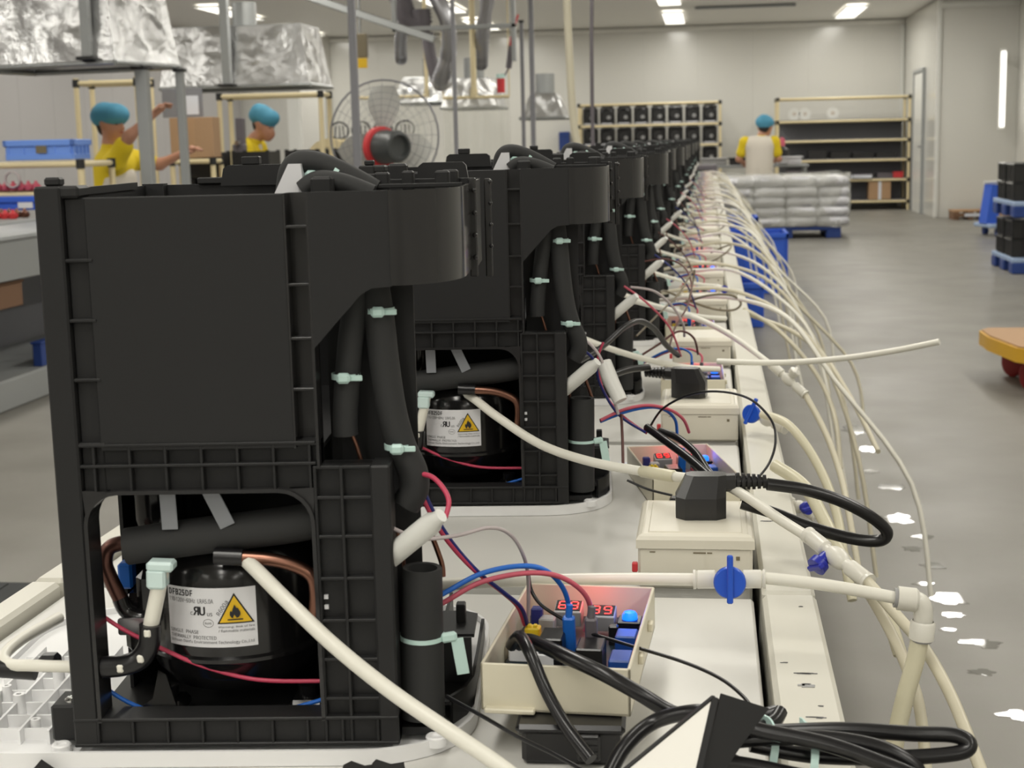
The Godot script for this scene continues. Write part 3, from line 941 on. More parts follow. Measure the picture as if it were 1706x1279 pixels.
# ---------------------------------------------------------------- closed socket box
func socket_box() -> Node3D:
	var t := thing("socket_box", "closed cream socket box with black plug standing on its lid", "socket box", Vector3(-0.0145, 0.787, -1.515), 0.0, "socket boxes on the line")
	var b := MB.new()
	b.span(Vector3(-0.0605, 0, 0), Vector3(0.0605, 0.046, -0.155), 0.003)
	b.box(Vector3(0.012, 0.03, 0.0005), Vector3(0.0012, 0.03, 0.001))
	put(b, "body", M["socket plastic"], t)
	b = MB.new()
	# lid: straight skirt, sloping shoulder, flat top with a sunken border
	var rings := [[0.0625, 0.044, 0.0], [0.0625, 0.0535, 0.0], [0.0600, 0.0570, 0.003], [0.0560, 0.0590, 0.007], [0.0545, 0.0582, 0.009], [0.0500, 0.0582, 0.013], [0.0488, 0.0596, 0.0145]]
	for k in rings.size() - 1:
		var lo: Array = rings[k]
		var hi: Array = rings[k + 1]
		var A := func(r: Array, c: int) -> Vector3:
			var zf: float = 0.002 - r[2]
			var zb: float = -0.157 + r[2]
			return [Vector3(-r[0], r[1], zf), Vector3(r[0], r[1], zf), Vector3(r[0], r[1], zb), Vector3(-r[0], r[1], zb)][c]
		for c in 4:
			var c2 := (c + 1) % 4
			var dir: Vector3 = [Vector3(0, 0.5, 1), Vector3(1, 0.5, 0), Vector3(0, 0.5, -1), Vector3(-1, 0.5, 0)][c]
			b.face([A.call(lo, c), A.call(lo, c2), A.call(hi, c2), A.call(hi, c)], dir)
	b.face([Vector3(-0.0488, 0.0596, -0.0125), Vector3(0.0488, 0.0596, -0.0125), Vector3(0.0488, 0.0596, -0.1425), Vector3(-0.0488, 0.0596, -0.1425)], Vector3.UP)
	put(b, "lid", M["socket plastic"], t)
	b = MB.new()
	b.box(Vector3(-0.064, 0.022, -0.004), Vector3(0.006, 0.01, 0.008), 0.001)
	put(b, "latch", M["red thing"], t)
	b = MB.new()
	b.box(Vector3(0.008, 0.0395, 0.0004), Vector3(0.02, 0.0012, 0.0008))
	b.box(Vector3(0.045, 0.034, 0.0004), Vector3(0.004, 0.004, 0.0008))
	b.box(Vector3(-0.045, 0.040, 0.0004), Vector3(0.006, 0.001, 0.0008))
	put(b, "scuff_mark", M["wire olive"], t)
	return t
# ---------------------------------------------------------------- loose things in the foreground
func wire(called: String, key: String, r: float, m: String, label: String, category := "wire", group := "") -> MeshInstance3D:
	var b := MB.new()
	cord(b, K[key], r, 10, 8)
	return solo(b, called, M[m], label, category, group)

func plug(where: Vector3, yaw: float, label: String) -> Node3D:
	# an angled three-pin plug lying on its pins; the strain relief points along its own +x
	var t := thing("power_plug", label, "plug", where, yaw, "black power plugs on socket boxes")
	var b := MB.new()
	b.xf = Transform3D(Basis(Vector3(1, 0, 0), Vector3(0, 0, -1), Vector3(0, 1, 0)), Vector3.ZERO)
	var lo := PackedVector2Array([Vector2(-0.028, -0.010), Vector2(-0.018, -0.021), Vector2(0.016, -0.021), Vector2(0.027, -0.012), Vector2(0.027, 0.015), Vector2(0.018, 0.021), Vector2(-0.020, 0.021), Vector2(-0.028, 0.012)])
	b.extrude(lo, 0.0, 0.024)
	var hi := PackedVector2Array()
	for p in lo:
		hi.append(Vector2(p.x * 0.80 + 0.006, p.y * 0.62 + 0.004))
	b.xf = Transform3D()
	for k in lo.size():
		var k2 := (k + 1) % lo.size()
		var m := (lo[k] + lo[k2]) * 0.5
		b.face([Vector3(lo[k].x, 0.024, -lo[k].y), Vector3(lo[k2].x, 0.024, -lo[k2].y), Vector3(hi[k2].x, 0.047, -hi[k2].y), Vector3(hi[k].x, 0.047, -hi[k].y)], Vector3(m.x, 0.01, -m.y))
	var top: Array = []
	for p in hi:
		top.append(Vector3(p.x, 0.047, -p.y))
	b.face(top, Vector3.UP)
	b.xf = at(Vector3(0.028, 0.037, -0.004), 0, 0, 0.05)
	b.box(Vector3(0.0, 0, 0), Vector3(0.028, 0.018, 0.020), 0.004)
	put(b, "body", M["black satin"], t)
	b = MB.new()
	b.xf = Transform3D(Basis(Vector3(0, -1, 0), Vector3(1, 0, 0), Vector3(0, 0, 1)), Vector3(0.038, 0.038, -0.004))
	var prof: Array = [Vector2(0, 0)]
	for k in 6:
		var y := 0.001 + 0.0058 * k
		var r := 0.0102 - 0.0005 * k
		prof.append_array([Vector2(r * 0.68, y), Vector2(r, y), Vector2(r, y + 0.0034), Vector2(r * 0.68, y + 0.0034)])
	prof.append(Vector2(0, 0.036))
	b.lathe(prof, 16)
	put(b, "strain_relief", M["black cable"], t)
	b = MB.new()
	for q in [[-0.010, 0.0], [0.010, 0.007], [0.010, -0.007]]:
		b.box(Vector3(q[0], -0.0002, q[1]), Vector3(0.006, 0.0008, 0.002))
	put(b, "pin", M["nickel"], t)
	return t

func valve(called: String, a: Vector3, c: Vector3, knob_dir: Vector3, knob_mat: String, label: String, shift := 0.0, open_disc := true) -> Node3D:
	# inline push-fit valve between two points, round handle with a raised bar
	var t := thing(called, label, "valve", a)
	var l := (c - a).length()
	var b := MB.new()
	b.xf = along(Vector3.ZERO, c - a)
	var r := 0.0085
	b.lathe([Vector2(0, 0), Vector2(r * 1.05, 0), Vector2(r * 1.05, l * 0.03), Vector2(r * 0.9, l * 0.05), Vector2(r, l * 0.06), Vector2(r, l * 0.30), Vector2(r * 0.7, l * 0.32), Vector2(r * 0.7, l * 0.68), Vector2(r, l * 0.70), Vector2(r, l * 0.94), Vector2(r * 0.9, l * 0.95), Vector2(r * 1.05, l * 0.97), Vector2(r * 1.05, l), Vector2(0, l)], 18)
	b.ball(Vector3(0, l * 0.5, 0), Vector3(r * 1.25, l * 0.17, r * 1.25), 8, 14)
	put(b, "valve_body", M["fitting white"], t)
	b = MB.new()
	var mid := (c - a) * (0.5 + shift)
	b.xf = along(mid + knob_dir * r * 0.6, mid + knob_dir)
	if open_disc:
		b.lathe([Vector2(0.006, 0), Vector2(0.006, 0.006), Vector2(0.0142, 0.007), Vector2(0.0148, 0.009), Vector2(0.0146, 0.013), Vector2(0.0135, 0.0145), Vector2(0, 0.0145)], 28)
		b.box(Vector3(0.004, 0.0165, 0), Vector3(0.044, 0.006, 0.0056), 0.0012)
	else:
		b.lathe([Vector2(0.006, 0), Vector2(0.007, 0.008), Vector2(0.010, 0.010), Vector2(0.0105, 0.018), Vector2(0.0, 0.019)], 18)
		b.box(Vector3(0, 0.018, 0.0), Vector3(0.006, 0.006, 0.026), 0.0012)
	put(b, "handle", M[knob_mat], t)
	return t

func build_loose_foreground() -> void:
	# adapter block under the first control box
	var t := thing("black_adapter", "black moulded adapter block under the first open control box", "adapter", Vector3(-0.104, 0.787, -1.085), 0.03)
	var b := MB.new()
	b.span(Vector3(-0.04, 0, 0.028), Vector3(0.036, 0.033, -0.05), 0.004)
	b.span(Vector3(-0.044, 0.026, 0.032), Vector3(0.040, 0.0338, -0.054), 0.003)
	put(b, "case", M["black cable"], t)
	b = MB.new()
	b.box(Vector3(0.012, 0.016, 0.030), Vector3(0.018, 0.022, 0.004), 0.002)
	for k in 4:
		b.box(Vector3(0.012, 0.008 + 0.005 * k, 0.0325), Vector3(0.014, 0.0016, 0.002))
	put(b, "grip", M["black satin"], t)
	b = MB.new()
	b.span(Vector3(-0.052, 0.0, -0.10), Vector3(0.035, 0.034, -0.165), 0.004)
	solo(b, "support_block", M["cream plastic"], "cream spacer block under the back of the first control box", "block", "", Vector3(-0.104, 0.787, -1.085))
	# power plugs
	plug(K["plug_1"][0] * 0.5 + K["plug_1"][1] * 0.5 + Vector3(-0.004, -0.0185, 0.006), 0.04, "black angled plug on the first socket box, its cable looping past the rail")
	plug(K["plug_2"][0] * 0.5 + K["plug_2"][1] * 0.5 + Vector3(-0.004, -0.029, 0.0), PI - 0.15, "black angled plug on the second socket box, its cable running to the chassis")
	wire("plug_cable", "plug_cable", 0.0067, "black cable", "thick black cable looping out from the first plug over the rail", "cable")
	wire("plug_cable", "plug2_cable", 0.0055, "black cable", "short black cable from the second plug towards the chassis", "cable")
	# cables out of the first control box and the coil
	wire("power_cable", "cable_a", 0.0050, "black cable", "black cable dropping from the first control box over the adapter", "cable")
	wire("power_cable", "cable_b", 0.0060, "black cable", "thick black cable from the first control box to the coil", "cable")
	wire("thin_lead", "thin_a", 0.0015, "black cable", "thin black lead arching from the first control box to the coil", "wire")
	wire("thin_lead", "thin_b", 0.0017, "black cable", "thin black lead running from the first tray corner to the card", "wire")
	t = thing("cable_coil", "coiled thick black power cable bound with mint ties hanging over the rail", "cable")
	for k in 4:
		b = MB.new()
		cord(b, K["coil_%d" % (k + 1)], 0.0056, 10, 8)
		put(b, "cable_loop", M["black cable"], t)
	for q in ["coil_tie_a", "coil_tie_b"]:
		b = MB.new()
		var p := smooth(K[q])
		for k in p.size() - 1:
			b.xf = along(p[k], p[k + 1])
			var l := p[k].distance_to(p[k + 1])
			b.box(Vector3(0, l * 0.5, 0), Vector3(0.0055, l * 1.05, 0.0014))
		put(b, "cable_tie", M["tie mint"], t)
	# folded card in front of the coil
	t = thing("folded_card", "folded white card with black back leaning on the cable coil", "card")
	b = MB.new()
	solid_sheet(b, K["card_white"], 0.0012)
	put(b, "white_leaf", M["card white"], t)
	b = MB.new()
	solid_sheet(b, K["card_black"], 0.0012)
	var w: Array = K["card_white"]
	for k in [[0, 1], [1, 2]]:
		var d: Vector3 = (w[k[1]] - w[k[0]]).normalized()
		b.xf = along(w[k[0]], w[k[1]])
		var l: float = w[k[0]].distance_to(w[k[1]])
		b.box(Vector3(0, l * 0.5, -0.0005), Vector3(0.005, l, 0.004), 0.0008)
	b.xf = Transform3D()
	put(b, "black_leaf", M["black plastic"], t)
	# torn black tape on the first tray
	var rng := RandomNumberGenerator.new()
	rng.seed = 8
	for q in [[-0.262, -1.012, 0.03, "torn black tape strip at the tray edge under the white hose"], [-0.507, -1.013, 0.022, "black tape triangle on the front edge of the first tray"]]:
		b = MB.new()
		if q[0] > -0.4:
			for k in 2:
				b.xf = at(Vector3(k * 0.022, 0.002 + k * 0.002, 0.0), 0.3 - 0.5 * k, 0.5, 0.3 * k)
				b.extrude(PackedVector2Array([Vector2(-0.012, -0.008), Vector2(0.014, -0.007), Vector2(0.018, 0.002), Vector2(0.006, 0.001), Vector2(-0.004, 0.008), Vector2(-0.010, 0.004)]), -0.0004, 0.0004)
		else:
			b.xf = at(Vector3(0, -0.008, 0.0025))
			b.extrude(PackedVector2Array([Vector2(-0.017, -0.006), Vector2(0.017, -0.006), Vector2(-0.004, 0.0085)]), -0.0003, 0.0003)
		b.xf = Transform3D()
		solo(b, "black_tape", M["black plastic"], q[3], "tape", "", Vector3(q[0], 0.7985, q[1]))
	# wires of the first station
	wire("lead_wire", "wire_red_1", 0.0018, "wire red", "red lead running down from the first chassis to the yellow connector", "wire")
	wire("lead_wire", "wire_navy_1", 0.0018, "wire navy", "dark blue lead running beside the red one to the yellow connector", "wire")
	wire("lead_wire", "wire_red_loop", 0.0020, "wire red", "short bright red lead looping into the white sleeve of the first chassis", "wire")
	wire("lead_wire", "wire_grey_1", 0.0016, "wire grey", "pale grey lead arching from the first chassis down into its control box", "wire")
	wire("lead_wire", "wire_blue_1", 0.0022, "wire blue", "blue lead arching behind the foam tube into the first control box", "wire")
	wire("lead_wire", "wire_pink_1", 0.0022, "wire pink", "dusty pink lead arching behind the foam tube into the first control box", "wire")
	wire("lead_wire", "wire_black_1", 0.0016, "black cable", "thin black looped lead inside the first control box", "wire")
	# second station
	wire("lead_wire", "wire_red_2", 0.0022, "wire pink", "dusty pink lead arching into the second control box", "wire")
	wire("lead_wire", "wire_blue_2", 0.0022, "wire blue", "blue lead arching into the second control box", "wire")
	wire("power_cable", "cable_2a", 0.0056, "black cable", "thick black cable leaving the second control box towards the first plug", "cable")
	wire("power_cable", "cable_2b", 0.0050, "black cable", "second black cable curving out of the second control box", "cable")
	wire("thin_lead", "thin_2", 0.0016, "black cable", "thin black lead making a wide loop over the second socket box", "wire")
	wire("lead_wire", "wire_white_2", 0.0020, "wire grey", "white lead from the second chassis past its white sleeve", "wire")
	wire("lead_wire", "wire_navy_2", 0.0018, "wire navy", "dark blue lead curving beside the second white sleeve", "wire")
	wire("lead_wire", "wire_red_2b", 0.0018, "wire red", "red lead curving beside the second white sleeve", "wire")
	wire("lead_wire", "cable_brown_2", 0.0019, "wire brown", "short brown lead hanging below the second white sleeve", "wire")
	wire("thin_lead", "thin_2b", 0.0016, "black cable", "short thin black lead on the board before the second control box", "wire")
	b = MB.new()
	var sv := smooth(K["sleeve_2"], 8)
	var rad := PackedFloat32Array()
	for k in sv.size():
		rad.append(0.0105 - 0.002 * absf(float(k) / sv.size() - 0.4))
	b.tube(sv, rad, 10)
	solo(b, "heat_shrink_sleeve", M["sleeve white"], "white heat-shrink sleeve hanging beside the second upright foam tube", "sleeve")
	b = MB.new()
	b.box(Vector3.ZERO, Vector3(0.034, 0.028, 0.02), 0.003)
	solo(b, "cable_clamp", M["black cable"], "small black clamp block behind the first plug", "clamp", "", Vector3(-0.032, 0.803, -1.80))
	# third station
	wire("power_cable", "cable_3", 0.0050, "black cable", "black cable arching from the third chassis into its control box", "cable")
	wire("lead_wire", "wire_red_3", 0.0019, "wire brown", "brown-red lead making a tall loop above the third control box", "wire")
	wire("lead_wire", "wire_olive_3", 0.0019, "wire olive", "olive lead crossing the tall brown loop at the third station", "wire")
	wire("lead_wire", "wire_grey_3", 0.0024, "wire grey", "white lead arching towards the third control box", "wire")
	wire("lead_wire", "wire_pair_3", 0.0021, "wire brown", "short brown lead bent into the third control box", "wire")
	# sticker on the second board front and test tags
	b = MB.new()
	b.box(Vector3.ZERO, Vector3(0.05, 0.0006, 0.02))
	var tg := solo(b, "paper_tag", M["paper"], "white paper tag with printed marks beside the second foam tube", "tag", "", Vector3(-0.125, 0.7878, -2.12))
	b = MB.new()
	for k in 7:
		b.box(Vector3(0.008 + 0.002 * k, 0.0005, 0.0), Vector3(0.0008 + 0.0004 * (k % 3), 0.0004, 0.008))
	b.box(Vector3(-0.015, 0.0005, 0.0), Vector3(0.012, 0.0004, 0.004))
	put(b, "print", M["ink grey"], tg)

func solid_sheet(b: MB, pts: Array, th: float) -> void:
	var g: Vector3 = (pts[1] - pts[0]).cross(pts[2] - pts[0]).normalized()
	var back: Array = []
	for p in pts:
		back.append(p - g * th)
	b.face(pts, g)
	b.face(back, -g)
	var mid: Vector3 = Vector3.ZERO
	for p in pts:
		mid += p / pts.size()
	for i in pts.size():
		var j := (i + 1) % pts.size()
		b.face([pts[i], pts[j], back[j], back[i]], (pts[i] + pts[j]) * 0.5 - mid)

# ---------------------------------------------------------------- hoses and valves
func build_hoses() -> void:
	wire("charging_hose", "hose_1", 0.0058, "hose white", "white hose sweeping down from the first chassis across its ribbed post", "hose")
	wire("charging_hose", "hose_2", 0.0058, "hose white", "white hose from the second chassis passing behind the first plug to a valve", "hose")
	var b := MB.new()
	b.xf = along(K["hose_2"][5], K["hose_2"][6])
	b.lathe([Vector2(0.006, -0.002), Vector2(0.0072, 0), Vector2(0.0072, 0.05), Vector2(0.006, 0.052)], 14)
	solo(b, "hose_sleeve", M["clear hose"], "translucent joining sleeve on the hose behind the first plug", "sleeve")
	wire("drain_hose", "hose_v1_l", 0.0058, "hose white", "white hose lying behind the first control box up to the blue-handled valve", "hose")
	wire("drain_hose", "hose_v1_r", 0.0056, "hose white", "white hose from the blue-handled valve over the rail to an elbow", "hose")
	valve("inline_valve", K["valve_1"][0], K["valve_1"][1], Vector3(0.02, 0.10, 1).normalized(), "knob blue", "white inline valve with round bright blue handle above the first rail joint")
	valve("inline_valve", K["valve_2"][0], K["valve_2"][2], Vector3(-0.6, -0.5, 0.5).normalized(), "knob navy", "white inline valve with dark blue knob hanging beside the rail", -0.12, false)
	valve("inline_valve", K["valve_3"][0], K["valve_3"][2], Vector3(0.5, 0.7, 0.3).normalized(), "fitting white", "all white inline valve hanging beyond the rail below the stray hose", 0.0, false)
	var t := thing("elbow_fitting", "white push-fit elbow joining the hose to the thick drain pipe", "fitting")
	var p := smooth(K["elbow_1"], 6)
	b = MB.new()
	b.tube(p, 0.0086, 14)
	b.xf = along(p[0], p[2])
	b.lathe([Vector2(0, -0.001), Vector2(0.0108, -0.001), Vector2(0.0108, 0.015), Vector2(0.009, 0.017)], 16)
	b.xf = along(p[p.size() - 1], p[p.size() - 3])
	b.lathe([Vector2(0, -0.001), Vector2(0.0112, -0.001), Vector2(0.0112, 0.014), Vector2(0.0095, 0.016)], 16)
	put(b, "fitting_body", M["fitting white"], t)
	b = MB.new()
	b.xf = along(p[0], p[2])
	b.lathe([Vector2(0.0062, -0.004), Vector2(0.0088, -0.004), Vector2(0.0088, 0.0)], 16)
	b.xf = along(p[p.size() - 1], p[p.size() - 3])
	b.lathe([Vector2(0.0062, -0.003), Vector2(0.0096, -0.003), Vector2(0.0096, 0.0)], 16)
	put(b, "collet", M["part grey"], t)
	wire("drain_pipe", "drain_1", 0.0082, "clear hose", "thick translucent yellowish drain pipe hanging from the elbow", "pipe")
	wire("drain_hose", "hose_2b", 0.0055, "hose aged", "aged white hose falling from the dark blue valve past the elbow", "hose")
	wire("drain_hose", "hose_2c", 0.0055, "hose aged", "aged white hose falling steeply behind the elbow", "hose")
	wire("drain_hose", "clear_tube", 0.0068, "clear hose", "translucent hose bending down beside the second socket box", "hose")
	wire("drain_hose", "clear_tube_b", 0.0085, "clear hose", "wide translucent hose drooping behind the looping black cable", "hose")
	wire("drain_hose", "stray", 0.0056, "hose white", "stiff white hose sticking straight out over the aisle", "hose")
	wire("drain_hose", "hose_3a", 0.0058, "hose white", "white hose crossing the third board to the all white valve", "hose")
	wire("drain_hose", "hose_3b", 0.0056, "hose aged", "aged white hose dropping from the all white valve", "hose")
	wire("drain_hose", "hose_4a", 0.0060, "hose aged", "aged hose arching far over the aisle with a cut end", "hose")
	wire("drain_hose", "hose_4b", 0.0060, "hose aged", "aged hose arching beside the far-reaching cut one", "hose")
	# valve knobs beside socket boxes further on
	valve("inline_valve", Vector3(0.062, 0.835, -2.30), Vector3(0.118, 0.815, -2.25), Vector3(-0.45, 0.2, 0.85).normalized(), "knob blue", "white valve with round blue handle at the corner of the second socket box", -0.3)
	valve("inline_valve", Vector3(0.115, 0.70, -2.28), Vector3(0.165, 0.675, -2.26), Vector3(0.6, 0.1, 0.8).normalized(), "knob navy", "small valve with dark blue knob below the second socket box", 0.0, false)
	valve("inline_valve", Vector3(0.02, 0.86, -4.02), Vector3(0.075, 0.845, -3.98), Vector3(-0.2, 0.2, 1).normalized(), "knob navy", "white valve with dark blue knob at the fourth socket box", 0.0, false)
	# a hose from every further station, over the rail and down to the drain
	var rng := RandomNumberGenerator.new()
	rng.seed = 41
	for i in range(3, STATIONS):
		for k in 2:
			var z := -2.9 - PITCH * (i - 2) - 0.25 * k
			var r1 := rng.randf_range(-1, 1)
			var r2 := rng.randf_range(-1, 1)
			b = MB.new()
			var reach := 0.40 + 0.10 * r1
			cord(b, [Vector3(-0.20, 0.85 + 0.03 * r2, z - 0.1), Vector3(-0.06, 0.865, z - 0.03 * r1), Vector3(0.07, 0.872 + 0.014 * r2, z + 0.04), Vector3(0.19, 0.82 + 0.02 * r1, z + 0.16), Vector3(0.29, 0.70, z + 0.27 + 0.03 * r2), Vector3(reach, 0.48, z + 0.36), Vector3(reach + 0.04, 0.25 + 0.06 * r2, z + 0.42)], 0.0056, 6, 5)
			solo(b, "drain_hose", M["hose white"] if k == 0 else M["hose aged"], "%s hose from the %s station arching over the rail" % ["white" if k == 0 else "aged cream", ORD[i]], "hose", "drain hoses along the rail")
		if i % 2 == 1 and i < 12:
			b = MB.new()
			var z := -2.9 - PITCH * (i - 2)
			var loop: Array = []
			for k in 9:
				var a := TAU * (k / 8.0) * 0.85 + i
				loop.append(Vector3(-0.02 + 0.10 * cos(a), 0.845 + 0.03 * sin(a * 1.5 + i) + 0.01, z + 0.10 * sin(a)))
			cord(b, loop, 0.003, 6, 5)
			solo(b, "test_lead", M["wire olive"], "loose grey-green test lead looped on the %s board" % ORD[i], "wire", "test leads on the line")
	# white charging hoses and dark leads between each further chassis and its box
	for i in range(2, 14):
		var o := chassis_where(i)
		b = MB.new()
		cord(b, [o + Vector3(0.15, 0.13, -0.03), o + Vector3(0.22, 0.105, 0.012), o + Vector3(0.30, 0.075, -0.01), o + Vector3(0.38, 0.05, -0.06), o + Vector3(0.44, 0.04, -0.10)], 0.0056, 7, 5)
		solo(b, "charging_hose", M["hose white"], "white hose from the %s chassis across to its socket box" % ORD[i], "hose", "charging hoses at the further stations")
		b = MB.new()
		cord(b, [o + Vector3(0.27, 0.20, -0.05), o + Vector3(0.31, 0.17, -0.05), o + Vector3(0.35, 0.12, -0.09), o + Vector3(0.37, 0.06, -0.13)], 0.0021, 6, 4)
		solo(b, "lead_wire", [M["wire navy"], M["wire brown"], M["wire pink"]][i % 3], "%s lead from the %s chassis into its control box" % [["dark blue", "brown", "dusty pink"][i % 3], ORD[i]], "wire", "leads at the further stations")
# ---------------------------------------------------------------- the aisle on the right
func crate(label: String, where: Vector3, yaw: float, s: Vector3, m: String, called := "plastic_crate", group := "") -> Node3D:
	var t := thing(called, label, "crate", where, yaw, group)
	var b := MB.new()
	var h := s * 0.5
	b.span(Vector3(-h.x, 0.01, -h.z), Vector3(h.x, 0.02, h.z))
	for k in [-1.0, 1.0]:
		b.box(Vector3(k * (h.x - 0.004), h.y, 0), Vector3(0.008, s.y - 0.01, s.z - 0.02), 0.002)
		b.box(Vector3(0, h.y, k * (h.z - 0.004)), Vector3(s.x - 0.02, s.y - 0.01, 0.008), 0.002)
	put(b, "shell", M[m], t)
	b = MB.new()
	for k in [-1.0, 1.0]:
		b.box(Vector3(k * h.x, s.y - 0.02, 0), Vector3(0.03, 0.04, s.z + 0.03), 0.005)
		b.box(Vector3(0, s.y - 0.02, k * h.z), Vector3(s.x + 0.03, 0.04, 0.03), 0.005)
	put(b, "rim", M[m], t)
	b = MB.new()
	for k in [-1.0, 1.0]:
		b.box(Vector3(k * h.x, 0.02, 0), Vector3(0.012, 0.035, s.z), 0.003)
		b.box(Vector3(0, 0.02, k * h.z), Vector3(s.x, 0.035, 0.012), 0.003)
	put(b, "base_rim", M[m], t)
	b = MB.new()
	for k in [-1.0, 1.0]:
		for q in 5:
			b.box(Vector3(k * h.x, h.y, (q / 4.0 - 0.5) * (s.z - 0.03)), Vector3(0.014, s.y - 0.04, 0.012), 0.002)
			b.box(Vector3((q / 4.0 - 0.5) * (s.x - 0.03), h.y, k * h.z), Vector3(0.012, s.y - 0.04, 0.014), 0.002)
	put(b, "upright_rib", M[m], t)
	return t

func plastic_pallet(label: String, where: Vector3, s: Vector3, top: String, legs: String, yaw := 0.0) -> Node3D:
	var t := thing("plastic_pallet", label, "pallet", where, yaw)
	for k in 7:
		var b := MB.new()
		b.box(Vector3(0, s.y - 0.02, (k / 6.0 - 0.5) * (s.z - 0.12)), Vector3(s.x, 0.04, 0.11), 0.006)
		put(b, "deck_board", M[top], t)
	for ix in 3:
		for iz in 3:
			var b := MB.new()
			b.box(Vector3((ix - 1) * (s.x * 0.5 - 0.09), (s.y - 0.04) * 0.5, (iz - 1) * (s.z * 0.5 - 0.09)), Vector3(0.18, s.y - 0.04, 0.18), 0.01)
			put(b, "foot_block", M[legs], t)
	return t

